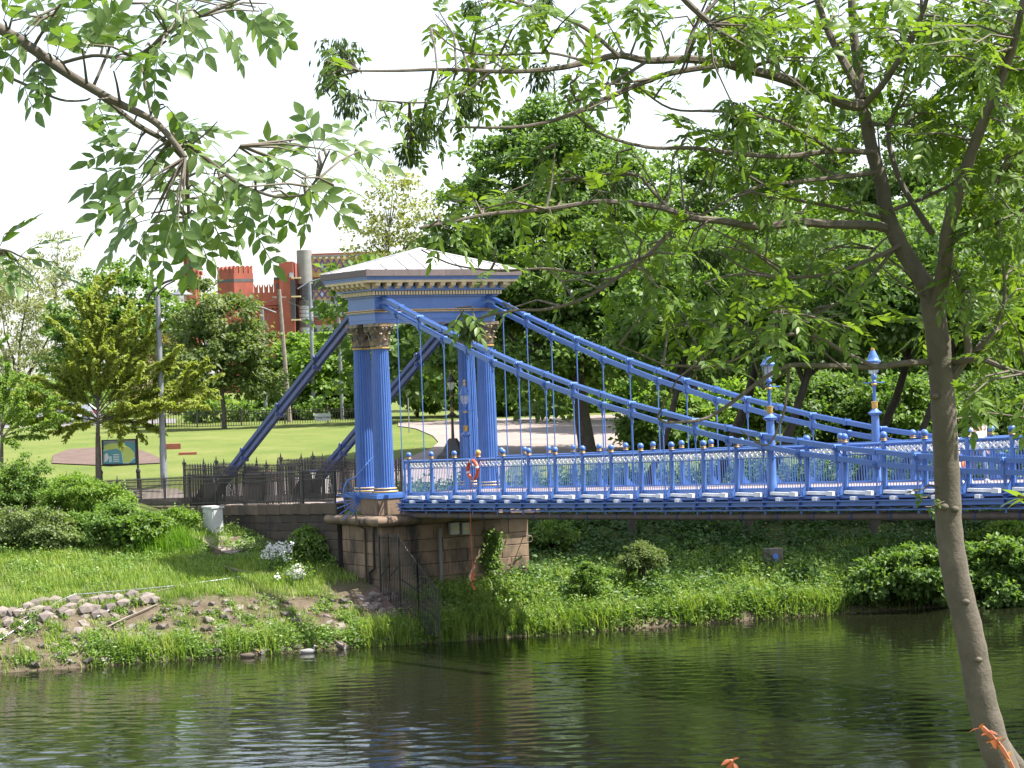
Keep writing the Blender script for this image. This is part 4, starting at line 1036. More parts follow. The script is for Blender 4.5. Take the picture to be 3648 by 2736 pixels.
# main factory range
fa = thing('factory_building', FB.P(FB.az(680, 700)[0], 2, gz), 'red brick factory with battlements, grey stair drum and patterned tile bands', 'building')
def fpart(name, mt, boxes, parent=fa):
    m = MB()
    for bxs in boxes: FB.box(m, *bxs)
    return m.build(name, mt, parent)
fpart('wall', BRICK, [(548, 612, 632, 905, 0, 14), (545, 614, 632, 660, -0.5, 0.0)])
a0 = FB.az(548, 625)[0]; a1 = FB.az(592, 625)[0]; z0 = FB.az(580, 632)[1]
merlons(FB, fa, a0, a1, z0, 1.5, -0.5, -0.1, 4)
fpart('grey_attic', CONCD, [(592, 614, 599, 604, -0.6, 4)]); fpart('attic_wall', BRICK, [(592, 613, 604, 632, -0.5, 4)])
fpart('window', DWIN, [(597, 602, 612, 624, -0.55, -0.45)]); fpart('window', DWIN, [(556, 561, 725, 760, -0.06, 0.05)]); fpart('window', DWIN, [(592, 597, 722, 760, -0.06, 0.05)])
for k in range(7):                                            # arched corbel table
    x = 549+k*9.2; a, z = FB.az(x+4, 668); m = MB()
    pts = [(a-0.34, z+0.5), (a-0.34, z-0.1)]+[(a+0.24*math.cos(t_), z-0.1+0.36*math.sin(t_)) for t_ in np.linspace(PI, 0, 7)]+[(a+0.34, z-0.1), (a+0.34, z+0.5)]
    FB.prism(m, pts, -0.45, 0.0); m.build('corbel_arch', BRICK, fa)
fpart('pier', BRICK, [(610, 640, 566, 905, -1.5, 12)])
fpart('pier', BRICK, [(606, 613, 578, 700, -0.9, 8)])
for y in (600, 640, 690): fpart('ledge', CREAM, [(632, 652, y, y+3, -2.2, -1.4)])
fpart('window', WINM, [(627, 636, 590, 600, -1.58, -1.45)]); fpart('window', DWIN, [(630, 640, 645, 690, -1.6, -1.45)]); fpart('window', DWIN, [(630, 640, 606, 640, -1.6, -1.45)])
a, z = FB.az(657, 560); c = FB.P(a, 0.6, 0)
zt = FB.az(657, 540)[1]; dr_ = MB(); dr_.lathe((c.x, c.y, 0), [(1.28, gz), (1.28, zt-5.4), (1.28, zt-0.05), (1.2, zt)], 24); drum = dr_.build('stair_drum', CONC, fa, smooth=True)
zz = zt-5.6
for k in range(3):
    z1 = zz-k*3.6
    m = MB(); m.lathe((c.x, c.y, 0), [(1.30, z1-2.7), (1.30, z1)], 24, cap=False); m.build('drum_window', WINM if k else DWIN, drum, smooth=True)
    for j in range(4):
        m = MB(); m.lathe((c.x, c.y, 0), [(1.325, z1-0.66*j-0.66), (1.325, z1-0.66*j-0.58)], 24, cap=False); m.build('glazing_bar', IRON, drum)
    m = MB(); m.lathe((c.x, c.y, 0), [(1.36, z1-3.6), (1.36, z1-2.75)], 24, cap=False); m.build('spandrel', CONCD, drum)
TILE = mat('ochre glazed brick', (0.46, 0.27, 0.09), 0.6, c2=(0.34, 0.15, 0.06), scale=2.2, stain=(4, (0.45, 0.36, 0.22), 0.55, 0.7))
TBLUE = mat('blue glazed brick', (0.06, 0.07, 0.22), 0.5, c2=(0.10, 0.06, 0.16), scale=3); TSKY = mat('pale blue tile', (0.34, 0.46, 0.72), 0.5)
fpart('wall', BRICK, [(670, 830, 545, 905, 0.4, 16)])
fpart('tile_band', TILE, [(672, 830, 553, 596, 0.25, 0.5)]); fpart('tile_band', TILE, [(672, 830, 624, 646, 0.25, 0.5)])
fpart('parapet_coping', CONC, [(670, 832, 549, 553, 0.1, 1.0)])
for k in range(10):                                           # diamond lattice in glazed brick
    x = 676+k*13.0
    for y0, y1 in ((560, 588), (626, 645)):
        ya = (y0+y1)/2
        p = [FB.az(x, ya), FB.az(x+6.5, y0), FB.az(x+13, ya), FB.az(x+6.5, y1)]
        m = MB()
        for i in range(4):
            q = p[i]; r = p[(i+1) % 4]; m.bar(FB.P(q[0], 0.22, q[1]), FB.P(r[0], 0.22, r[1]), 0.22, 0.08, up=(FH[0], FH[1], 0))
        m.build('diamond', TBLUE, fa)
        if k % 2 == 1 or y0 < 600:
            c_ = FB.az(x+6.5, ya); m = MB(); FB.prism(m, [(c_[0]-0.24, c_[1]), (c_[0], c_[1]-0.42), (c_[0]+0.24, c_[1]), (c_[0], c_[1]+0.42)], 0.2, 0.26); m.build('diamond_tile', TSKY if k % 2 == 1 else mat('russet tile', (0.35, 0.11, 0.05), 0.6), fa)
for k in range(11): fpart('merlon_tile', WHITE, [(676+k*13, 682+k*13, 553, 558, 0.2, 0.26)])
for y0, y1, gm in ((600, 622, DWIN), (649, 680, WINM), (708, 735, WINM)):
    fpart('ribbon_wall', CONCD, [(673, 830, y0-1, y1+1, 0.3, 0.5)])
    for k in range(8):
        x = 684+k*19; f = fpart('window', gm, [(x, x+17, y0, y1, 0.2, 0.29)])
        m = MB()
        for j in range(1, 4): FB.box(m, x, x+17, y0+(y1-y0)*j/4-0.5, y0+(y1-y0)*j/4+0.5, 0.12, 0.2)
        for j in range(3): FB.box(m, x+8.5*j-0.5, x+8.5*j+0.5, y0, y1, 0.11, 0.19)
        m.build('glazing_bars', IRON, f)
fpart('sill', CONC, [(672, 830, 646, 649, 0.0, 0.4)]); fpart('sill', CONC, [(672, 830, 680, 683, 0.0, 0.4)]); fpart('sill', CONC, [(672, 830, 700, 707, 0.0, 0.4)])

# ------------------------------------------------------------------ park furniture
def pole(m, a, b_, r0, r1, n=8): m.tube([a, b_], [r0, r1], n)
# lamp with a pendant bell by the path
p0 = hit(355, 1058); d0 = float((p0-CAM)@FW); lf = Loc(355, 1055, d0)
sl_ = thing('street_lamp', p0, 'grey lamp post with curved arm and hanging bell lamp beside the lawn', 'street lamp')
za = lf.az(346, 640)[1]
m = MB(); m.tube([p0, (p0[0], p0[1], p0[2]+1.9), (p0[0], p0[1], p0[2]+2.0), (p0[0], p0[1], za)], [0.165, 0.155, 0.135, 0.11], 10); m.build('pole', STEEL, sl_, smooth=True)
m = MB(); b0 = lf.az(352, 1055)[0]
def arc(pts, r): m.tube([lf.P(b0+a, 0, za+z) for a, z in pts], r, 6)
arc([(-0.42, -0.25), (-0.25, 0.12), (0.0, 0.36), (0.4, 0.60), (0.85, 0.74), (1.2, 0.78)], 0.06); arc([(0.03, 0.0), (0.15, 0.22), (0.45, 0.48), (0.85, 0.66)], 0.035); arc([(-0.40, -0.12), (-0.02, -0.12)], 0.025)
m.build('arm', IRON, sl_, smooth=True)
lc = lf.P(b0+1.12, 0, za)
m = MB(); m.lathe(lc, [(0.03, 0.74), (0.03, 0.62), (0.10, 0.58), (0.14, 0.36), (0.24, 0.16), (0.46, 0.06), (0.47, 0.02), (0.2, 0.02)], 16); m.build('bell_shade', STEEL, sl_, smooth=True)
m = MB(); m.lathe(lc, [(0.24, 0.03), (0.22, -0.12), (0.12, -0.27), (0.02, -0.30)], 14); m.build('bowl', GLASSM, sl_, smooth=True)
# tall lamps by the road
for (xb, yb, xt, yt, label, arms) in ((575, 905, 566, 668, 'grey road lamp with double straight arm among the trees', [((-0.9, 0.25), (0, 0.12), (0.9, -0.25))]),
                                     (679, 905, 667, 612, 'tall grey road lamp with long upswept arm in front of the factory', [((-0.8, -0.35), (0.0, 0.1), (1.0, 0.32), (2.2, 0.42))])):
    d = 152.0; l = Loc(xb, yb, d); p = l.O.copy(); p[2] = float(H(p[0], p[1]))
    th = thing('road_lamp', p, label, 'street lamp', 'road lamps'); zt = l.az(xt, yt)[1]
    MB().tube([p, (p[0], p[1], zt)], [0.16, 0.11], 8).build('pole', STEEL, th, smooth=True)
    m = MB()
    for a in arms: m.tube([l.P(x, 0, zt+z) for x, z in a], 0.055, 6)
    if len(arms[0]) == 4: m.box(tuple(l.P(2.1, 0, zt+0.36)-Vector((0.3, 0.3, 0))), tuple(l.P(2.1, 0, zt+0.36)+Vector((0.3, 0.3, 0.12))))
    m.build('arm', STEEL, th, smooth=True)
    m = MB(); m.tube([l.P(0.08, 0, zt-1.5), l.P(0.45, 0, zt-0.3)], 0.02, 4); m.tube([l.P(-0.08, 0, zt-1.5), l.P(-0.5, 0, zt-0.9)], 0.02, 4); m.build('stay', STEEL, th)
d = 148.0; l = Loc(626, 925, d); p = l.O.copy(); p[2] = float(H(p[0], p[1]))
up = thing('utility_pole', p, 'leaning brown timber pole carrying overhead wires', 'pole')
tp = at(603, 625, d=d); MB().tube([p, tp], [0.17, 0.12], 8).build('pole', TIMBERP, up)
m = MB()
for q in (at(545, 632, d=170), at(690, 652, d=175)): m.tube([Vector(tp).lerp(Vector(q), s)-Vector((0, 0, 0.5+1.0*s*(1-s))) for s in np.linspace(0, 1, 7)], 0.016, 4)
m.build('wire', IRON, up)
m = MB(); m.box((tp[0]-0.12, tp[1]-0.5, tp[2]-0.55), (tp[0]+0.0, tp[1]+0.5, tp[2]-0.45)); m.build('crossarm', TIMBER, up)
d = 150.0; l = Loc(740, 922, d); p = l.O.copy(); p[2] = float(H(p[0], p[1])); tp = at(734, 600, d=d)
sp = thing('steel_pole', p, 'plain pale steel pole standing just left of the blue columns', 'pole'); MB().tube([p, (p[0], p[1], tp[2])], [0.13, 0.10], 8).build('pole', STEEL, sp, smooth=True)
p = hit(884, 935); pp = thing('marker_post', p, 'thin grey post at the lawn edge behind the blue columns', 'post'); MB().tube([p, p+np.array([0, 0, 1.9])], 0.035, 6).build('post', STEEL, pp)
# far railing along the road with a notice
ra = at(330, 930, d=141); rb = at(800, 915, d=146); rz0 = at(430, 924, d=141)[2]; rz1 = at(765, 918, d=146)[2]
Lr = np.linalg.norm((rb-ra)[:2])
railing('road_railing', ra, rb, 1.08, 'long black iron railing between the lawn and the road', sp=0.16, post=3.0, r=0.021, spear=False, dog=False,
        zf=lambda p: float(rz0+(rz1-rz0)*np.clip(((p[0]-ra[0])*(rb[0]-ra[0])+(p[1]-ra[1])*(rb[1]-ra[1]))/Lr**2, 0, 1)), postr=0.04)
ln = Loc(697, 900, 142.5); nb = thing('notice_board', ln.O, 'small white notice fixed to the road railing', 'sign')
m = MB(); ln.box(m, 680, 714.5, 893, 909, -0.04, 0); m.build('board', WHITE, nb)
def text(s, l, x, y, size, parent, name='lettering', f=-0.05, mt=IRON, rotz=0.0):
    cu = bpy.data.curves.new(name, 'FONT'); cu.body = s; cu.size = size; cu.align_x = 'CENTER'; cu.align_y = 'CENTER'; cu.extrude = 0.002
    o0 = bpy.data.objects.new(name, cu); COL.objects.link(o0); bpy.context.view_layer.update()
    me = bpy.data.meshes.new_from_object(o0.evaluated_get(bpy.context.evaluated_depsgraph_get())); bpy.data.objects.remove(o0)
    o = bpy.data.objects.new(name, me); COL.objects.link(o); me.materials.clear(); me.materials.append(mt); o.parent = parent; tag(o, kind='stuff')
    a, z = l.az(x, y); o.location = l.P(a, f, z)-WO[parent.name]
    o.rotation_euler = Matrix(((RH[0], 0, -FH[0]), (RH[1], 0, -FH[1]), (0, 1, 0))).to_euler()
    return o
text('Keep Clear', ln, 698, 901.3, 0.20, nb)
# map board on two iron posts
lm = Loc(297, 1053, float((hit(297, 1056)-CAM)@FW)); gm = hit(297, 1056)
mb = thing('map_board', gm, 'framed green and blue park map on iron posts beside the cherry trunk', 'sign')
m = MB(); 
for x in (216, 297):
    a = lm.az(x, 990)[0]; zt = lm.az(x, 944)[1]; c = lm.P(a, 0.05, gm[2])
    m = MB(); m.lathe(c, [(0.09, 0), (0.09, 0.7), (0.12, 0.75), (0.09, 0.85), (0.05, 0.9), (0.045, zt-gm[2]-0.05), (0.06, zt-gm[2]), (0.01, zt-gm[2]+0.1)], 8); m.build('post', IRON, mb)
MTEAL = mat('map teal', (0.10, 0.32, 0.38), 0.35); MGRN = mat('map lime', (0.52, 0.62, 0.16), 0.35); MSKY = mat('map pale blue', (0.45, 0.66, 0.75), 0.35); MGREY = mat('map header', (0.22, 0.27, 0.30), 0.35)
def mflat(name, pts, mt, f):
    m = MB(); lm.prism(m, [lm.az(x, y) for x, y in pts][::-1], f, f+0.004); return m.build(name, mt, mb)
m = MB(); lm.box(m, 220, 296, 949, 1005, -0.03, 0.03); m.build('frame', IRON, mb)
mflat('panel', [(224, 952), (292, 951), (293, 1000), (223, 1002)], MTEAL, -0.045)
mflat('header', [(224, 952), (292, 951), (292, 956.5), (224, 957.5)], MGREY, -0.053)
mflat('river_shape', [(224, 975), (250, 968), (262, 974), (266, 1001), (278, 1001), (292, 990), (292, 986), (280, 996), (270, 972), (258, 966), (224, 972)], MSKY, -0.053)
mflat('park_shape', [(225, 962), (240, 957.5), (262, 958), (280, 966), (291, 978), (291, 986), (281, 999), (268, 1000), (264, 976), (255, 969), (226, 973)], MGRN, -0.061)
for k in range(5): mflat('legend_line', [(245, 981+k*3.6), (258, 981+k*3.6), (258, 982.6+k*3.6), (245, 982.6+k*3.6)], WHITE, -0.053)
mflat('legend_block', [(226, 982), (232, 978), (236, 988), (232, 996), (226, 998)], WHITE, -0.053); mflat('legend_block', [(236, 986), (242, 985), (242, 998), (236, 999)], MSKY, -0.069)
# black park lamp on a stepped pedestal
pl = hit(980, 994); lamp_post(tuple(pl), 'black park lamp on the path behind the far columns', False, 1.05, 'park lamps')
m = MB(); m.lathe(tuple(pl), [(1.0, 0.0), (0.85, 0.25), (0.55, 0.42), (0.32, 0.8), (0.2, 1.0)], 8); bs = m.build('lamp_pedestal', IRON, None, world=tuple(pl)); tag(bs, 'dark stepped pedestal at the foot of the black park lamp', 'pedestal')
# parked car glimpsed through the cherry
cl = Loc(150, 930, 160.0); cp = cl.O.copy(); cp[2] = float(H(cp[0], cp[1]))+0.0
car = thing('parked_car', cp, 'white hatchback parked beyond the lawn, seen through the cherry leaves', 'car')
CARW = mat('white car paint', (0.78, 0.79, 0.82), 0.25); TYRE = mat('tyre', (0.02, 0.02, 0.02), 0.8)
prof_ = [(-2.0, 0.35), (-2.05, 0.65), (-1.9, 0.85), (-1.05, 1.0), (-0.45, 1.45), (0.1, 1.55), (1.2, 1.52), (1.75, 1.05), (2.0, 0.95), (2.05, 0.5), (1.95, 0.33)]
m = MB(); cl_z = cp[2]
k = len(prof_)
rowsf = [(-0.85, 0.0), (-0.82, 0.0), (0.82, 0.0), (0.85, 0.0)]
vs = []
for f, ins in ((-0.78, 0.9), (-0.85, 1.0), (0.85, 1.0), (0.78, 0.9)):
    for a, z in prof_:
        ff = f*(1.0 if z < 1.0 else 0.86); vs.append(cl.P(a, ff, cl_z+z))
fs = [(i, (i+1) % k, k+(i+1) % k, k+i) for i in range(k)] + [(k+i, k+(i+1) % k, 2*k+(i+1) % k, 2*k+i) for i in range(k)] + [(2*k+i, 2*k+(i+1) % k, 3*k+(i+1) % k, 3*k+i) for i in range(k)] + [tuple(range(k-1, -1, -1)), tuple(range(3*k, 4*k))]
m.add(vs, fs); body = m.build('body', CARW, car, smooth=True)
for nm, pts in (('windscreen', None), ):
    m = MB(); m.add([cl.P(-1.03, -0.66, cl_z+1.03), cl.P(-1.03, 0.66, cl_z+1.03), cl.P(-0.47, 0.62, cl_z+1.465), cl.P(-0.47, -0.62, cl_z+1.465)], [(0, 1, 2, 3)]); m.build('windscreen', DWIN, body)
for a0_, a1_, b0_, b1_ in ((-0.85, -0.05, -0.4, -0.05), (0.05, 1.0, 0.05, 1.0)):
    m = MB(); m.add([cl.P(a0_, -0.80, cl_z+1.02), cl.P(a1_, -0.80, cl_z+1.02), cl.P(b1_, -0.755, cl_z+1.42), cl.P(b0_, -0.755, cl_z+1.42)], [(0, 1, 2, 3)]); m.build('side_window', DWIN, body)
MB().box(tuple(cl.P(1.98, -0.8, cl_z+0.75)-Vector((0.08, 0.08, 0))), tuple(cl.P(1.98, -0.8, cl_z+0.95)+Vector((0.08, 0.08, 0)))).build('tail_lamp', mat('red lens', (0.6, 0.03, 0.02), 0.3), body)
MB().box(tuple(cl.P(-1.98, -0.75, cl_z+0.62)-Vector((0.08, 0.08, 0))), tuple(cl.P(-1.98, -0.75, cl_z+0.75)+Vector((0.08, 0.08, 0)))).build('headlight', GLASSM, body)
for a in (-1.3, 1.3):
    for f in (-0.8, 0.8):
        m = MB(); c0_ = cl.P(a, f-0.1, cl_z+0.32); c1_ = cl.P(a, f+0.1, cl_z+0.32); m.tube([c0_, c1_], 0.32, 16); w = m.build('wheel', TYRE, car)
        m = MB(); m.tube([cl.P(a, f-0.115, cl_z+0.32), cl.P(a, f+0.115, cl_z+0.32)], 0.19, 12); m.build('rim', STEEL, w)
drape('road', [tuple(at(x, 930, d=dd)[:2]) for x, dd in ((-900, 152), (-300, 153), (380, 153), (380, 166), (-300, 166), (-900, 166))], mat('road asphalt', (0.16, 0.15, 0.15), 0.9), 0.03, 3.0)

# loose brickwork on the lawn edge
RB = [(545, 1030, 9, 11), (556, 1031, 10, 9), (566, 1032, 8, 9), (578, 1027, 14, 13), (592, 1029, 12, 12), (604, 1032, 9, 10), (583, 1040, 16, 8), (560, 1040, 12, 6)]
bw = thing('brick_remnant', hit(575, 1046), 'broken red brick plinth on the path edge behind the railing', 'brickwork')
lb_ = Loc(575, 1046, float((hit(575, 1046)-CAM)@FW))
for i, (x, y, w_, h_) in enumerate(RB):
    m = MB(); lb_.box(m, x-w_*0.6, x+w_*0.6, y-h_*0.7, y+h_*0.7, 0.15*(i % 3), 0.5+0.12*(i % 2)); m.build('brick', BRICKP, bw)
for i, (x, y) in enumerate(((373, 970), (407, 982))):
    p = hit(x, y); o_ = MB(); lq = Loc(x, y, float((p-CAM)@FW))
    o_.add([p+np.array([0, 0, 0.0])+RH*a*0.45+FH*f*0.25+np.array([0, 0, z]) for z in (-0.05, 0.28 if i == 0 else 0.12) for a, f in ((-1, -1), (1, -1), (0.8, 1), (-0.9, 1))], [(3,2,1,0),(4,5,6,7),(0,1,5,4),(1,2,6,5),(2,3,7,6),(3,0,4,7)])
    tag(o_.build('brick_fragment', BRICKP, None, world=tuple(p)), ['larger red brick fragment on the lawn beside the lamp post', 'small pale brick fragment lying lower on the lawn'][i], 'brick')

# grey utility cabinet by the wall
pc = hit(455, 1156); lc_ = Loc(455, 1155, float((pc-CAM)@FW))
cb = thing('utility_cabinet', pc, 'pale grey utility cabinet standing in the weeds against the dark wall', 'cabinet')
cu_, cv_ = pc[0], pc[1]; hz = lc_.az(455, 1098)[1]
MB().box((cu_-0.55, cv_-0.02, pc[2]-0.3), (cu_+0.25, cv_+0.42, hz)).build('body', CABM, cb)
MB().box((cu_-0.60, cv_-0.07, hz), (cu_+0.30, cv_+0.47, hz+0.07)).build('lid', CABM, cb)
for s in (0, 1): MB().box((cu_-0.53+0.4*s, cv_-0.045, pc[2]-0.05), (cu_-0.17+0.4*s, cv_-0.02, hz-0.05)).build('door', CABM, cb)
MB().box((cu_+0.25, cv_+0.03, pc[2]-0.05), (cu_+0.272, cv_+0.38, hz-0.05)).build('side_panel', CABM, cb)

# timbers, stake, cables and stones on the bank
def plank(pts, w, h, mt, label, name='timber_plank', cat='plank', up=0.03):
    P_ = [hit(*q) for q in pts]; m = MB()
    for a, b_ in zip(P_[:-1], P_[1:]): m.bar(Vector(a)+Vector((0, 0, up)), Vector(b_)+Vector((0, 0, up)), w, h)
    tag(m.build(name, mt, None, world=tuple(P_[0])), label, cat)
plank([(408, 1168), (436, 1180), (476, 1202)], 0.08, 0.22, TIMBER, 'dark timber edging board along the upper side of the gravel patch', up=0.12)
plank([(470, 1180), (520, 1170)], 0.08, 0.2, TIMBER, 'short dark timber board at the back of the gravel patch', up=0.1)
plank([(470, 1228), (500, 1236), (530, 1244), (575, 1246)], 0.14, 0.07, TIMBERP, 'bleached driftwood plank lying in the grass below the white flowers', up=0.12)
p = hit(650, 1258); tag(MB().box((p[0]-0.06, p[1]-0.06, p[2]-0.2), (p[0]+0.06, p[1]+0.06, p[2]+0.62)).build('timber_stake', TIMBER, None, world=tuple(p)), 'upright timber stake beside the white flowers', 'stake')
def cable(pts, r, label, mt=STEEL, up=0.12, cat='cable', name='cable'):
    P_ = [Vector(hit(*q))+Vector((0, 0, up)) for q in pts]; tag(MB().tube(P_, r, 5).build(name, mt, None, world=tuple(P_[0])), label, cat)
cable([(-10, 1397), (60, 1350), (120, 1310), (150, 1296), (165, 1290)], 0.025, 'lowest steel cable slanting across the stone bank at the left edge')
cable([(-10, 1378), (50, 1344), (100, 1322), (150, 1300)], 0.022, 'pale pole slanting up the stone bank to the stacked stones', TIMBERP, 0.12, 'pole', 'driftwood_pole')
cable([(165, 1292), (260, 1284), (360, 1275), (460, 1262), (530, 1252)], 0.022, 'long thin steel cable running through the grass above the stones')
cable([(270, 1300), (300, 1292), (380, 1276), (420, 1272)], 0.02, 'rusty cable lying just below the long steel cable', PIPE)
cable([(210, 1342), (240, 1325), (270, 1305)], 0.03, 'short grey pipe resting on the stone slope', STEEL, 0.15, 'pipe', 'pipe_length')
cable([(230, 1365), (270, 1345), (340, 1315)], 0.03, 'thin bleached branch lying across the stone slope', TIMBERP, 0.15, 'branch', 'branch')

def rock(c, r, seed, sq=(1, 1, 0.7)):
    rr = random.Random(seed); bm = bmesh.new(); bmesh.ops.create_icosphere(bm, subdivisions=1, radius=1.0)
    for v in bm.verts:
        n = v.co.copy(); k = max(abs(n.x), abs(n.y), abs(n.z)); v.co = n*(0.62/k*0.55+0.5)*(1+rr.uniform(-0.12, 0.12)); v.co = Vector((v.co.x*sq[0], v.co.y*sq[1], v.co.z*sq[2]))*r
    me = bpy.data.meshes.new('stone'); bm.to_mesh(me); bm.free(); me.materials.append(REV); return me
rev = bpy.data.objects.new('stone_bank', None); COL.objects.link(rev); rev.location = (0, -9, -4); reg(rev, (0, -9, -4)); tag(rev, kind='structure')
ROCKS = [rock((0, 0, 0), 1.0, k, (1, 1, 0.45)) for k in range(7)]
cnt = 0
for i, w in enumerate(np.arange(0.35, 3.2, 0.42)):
    for v in np.arange(-16.5, -1.6, 0.50):
        vv = v+rs.uniform(-0.1, 0.1)+(0.25 if i % 2 else 0); wv_ = w+rs.uniform(-0.07, 0.07)
        u_ = ucoord(wv_, vv); z = float(H(u_, vv)); s = rs.uniform(0.22, 0.34)
        if rs.random() < 0.25: continue
        o_ = link('stone', ROCKS[cnt % 7], None, rev, (u_, vv, z-0.05), (0, 0.42, rs.uniform(0, 6)), (s, s*rs.uniform(0.7, 1.0), s)); cnt += 1
        if cnt > 230: break
BLK = [rock((0, 0, 0), 1.0, k+20, (1, 0.75, 0.72)) for k in range(5)]
row = [(5, 1325), (25, 1322), (45, 1325), (20, 1345), (60, 1310), (75, 1305), (92, 1300), (85, 1318), (105, 1318), (118, 1300), (70, 1325), (135, 1322), (150, 1325), (160, 1300), (178, 1303), (188, 1318), (205, 1315), (208, 1298), (222, 1297), (237, 1294), (255, 1292), (240, 1312), (268, 1305), (285, 1288), (300, 1298), (318, 1296), (335, 1296), (150, 1312), (215, 1330), (100, 1335)]
for i, (x, y) in enumerate(row):
    p = hit(x, y+6); s = rs.uniform(0.24, 0.36)
    link('block', BLK[i % 5], None, rev, (p[0], p[1], p[2]+s*0.35), (rs.uniform(-0.15, 0.15), rs.uniform(-0.1, 0.1), -1.1+rs.uniform(-0.3, 0.3)), (s*1.25, s, s))
for i in range(26):                                           # rubble beside the fence
    x = rs.uniform(785, 872); y = rs.uniform(1278, 1345)
    if x < 800 and y > 1320: continue
    p = hit(x, y); s = rs.uniform(0.12, 0.26); link('rubble_stone', BLK[i % 5], None, rev, (p[0], p[1], p[2]+0.05), (rs.uniform(-0.5, 0.5), rs.uniform(-0.5, 0.5), rs.uniform(0, 6)), (s*1.2, s, s))
drape('earth_patch', vpoly([(775, 1300), (800, 1275), (850, 1272), (890, 1290), (900, 1325), (860, 1350), (810, 1360), (780, 1340)]), SOIL, 0.03, 0.3)
# outfall block with blue paint on the shaded bank
p = hit(1672, 1232); ob = thing('concrete_block', p, 'weathered concrete block daubed with blue on the shaded bank', 'block')
m = MB(); m.add([p+RH*a+FH*f+np.array([0, 0, z]) for z, sc_ in ((-0.2, 1.0), (0.80, 0.9)) for a, f in ((-0.40*sc_, -0.1), (0.32*sc_, -0.25), (0.42*sc_, 0.4), (-0.35*sc_, 0.45))], [(3,2,1,0),(4,5,6,7),(0,1,5,4),(1,2,6,5),(2,3,7,6),(3,0,4,7)]); m.build('block', REV, ob)
m = MB(); c = p+RH*0.05-FH*0.27+np.array([0, 0, 0.5]); m.add([c+RH*0.10*math.cos(a)*(1+0.2*math.sin(3*a))+np.array([0, 0, 0.15*math.sin(a)]) for a in np.linspace(0, 2*PI, 12)[:-1]], [tuple(range(11))]); m.build('blue_paint', mat('blue daub', (0.10, 0.18, 0.55), 0.7), ob)
for i, (x, y) in enumerate(((537, 1420), (666, 1411))):
    p = at(x, y, z=-4.8); dk = thing('duck', p, ['brown duck swimming close to the grassy water edge on the left', 'duck with pale head swimming near the bank below the white flowers'][i], 'duck')
    DB = mat('duck brown', (0.10, 0.075, 0.055), 0.8); DW = mat('duck pale', (0.26, 0.25, 0.24), 0.8)
    m = MB(); rd = Vector((RH[0], RH[1], 0)); q = Vector(p)
    m.tube([q-rd*0.27+Vector((0, 0, 0.10)), q-rd*0.16+Vector((0, 0, 0.05)), q+Vector((0, 0, 0.04)), q+rd*0.15+Vector((0, 0, 0.06)), q+rd*0.21+Vector((0, 0, 0.10))], [0.015, 0.085, 0.115, 0.085, 0.04], 10)
    m.tube([q+rd*0.16+Vector((0, 0, 0.06)), q+rd*0.20+Vector((0, 0, 0.17)), q+rd*0.22+Vector((0, 0, 0.23)), q+rd*0.27+Vector((0, 0, 0.225))], [0.045, 0.035, 0.048, 0.02], 8); m.build('body', DB if i == 0 else DW, dk, smooth=True)
    m = MB(); m.tube([q+rd*0.27+Vector((0, 0, 0.22)), q+rd*0.335+Vector((0, 0, 0.21))], [0.018, 0.012], 6); m.build('bill', YEL, dk)
# ------------------------------------------------------------------ background trees and shrubs
def crown_arrays(lobes, n, ll, lw, seed, clump=0.8, inner=0.55, flat=0.5, droop=0.25, ragged=0.12):
    """lobes: (centre, rx, rz) world; leaves gathered in clumps over the lobes' outer shells"""
    g = np.random.default_rng(seed)
    wts = np.array([rx*rx*0.6+rx*rz for c, rx, rz in lobes]); wts = wts/wts.sum()
    parts = []
    for (c, rx, rz), wt in zip(lobes, wts):
        nl = int(n*wt)
        k = max(5, int(4.2*rx*(rx+rz)/(clump**2)))
        d = norm(g.normal(size=(k, 3))); rad = g.uniform(inner, 1.0+ragged, k)**0.8
        cc = np.array(c) + d*np.array([rx, rx, rz])*rad[:, None]
        tc = g.normal(0.45, 0.16, k)
        ci = g.integers(0, k, nl)
        sz = clump*g.uniform(0.55, 1.15, k)
        off = g.normal(size=(nl, 3))*0.42; off = off*np.array([1, 1, flat])
        P_ = cc[ci] + off*sz[ci][:, None]
        out = norm(P_-np.array(c))
        D = norm(out*0.7 + g.normal(size=(nl, 3))*0.7 + np.array([0, 0, -droop]))
        Nn = norm(out*0.45 + np.array([0, 0, 0.75]) + g.normal(size=(nl, 3))*0.45)
        L = ll*g.uniform(0.7, 1.3, nl); Wd = lw*g.uniform(0.7, 1.3, nl)
        tint = np.clip(tc[ci] + g.normal(0, 0.16, nl), 0, 1)
        parts.append(leaf_cards(P_, D, Nn, L, Wd, tint, 0.15, 0.08))
    return merge(parts)
def lobes_px(L, d, zsq=1.0, jitter=0.6, seed=0):
    rr = random.Random(seed); out = []
    for x, y, rx, ry in L:
        dd = d + rr.uniform(-1, 1)*jitter*rx/pxm(d)
        out.append((at(x, y, d=dd), rx/pxm(d), ry/pxm(d)))
    return out
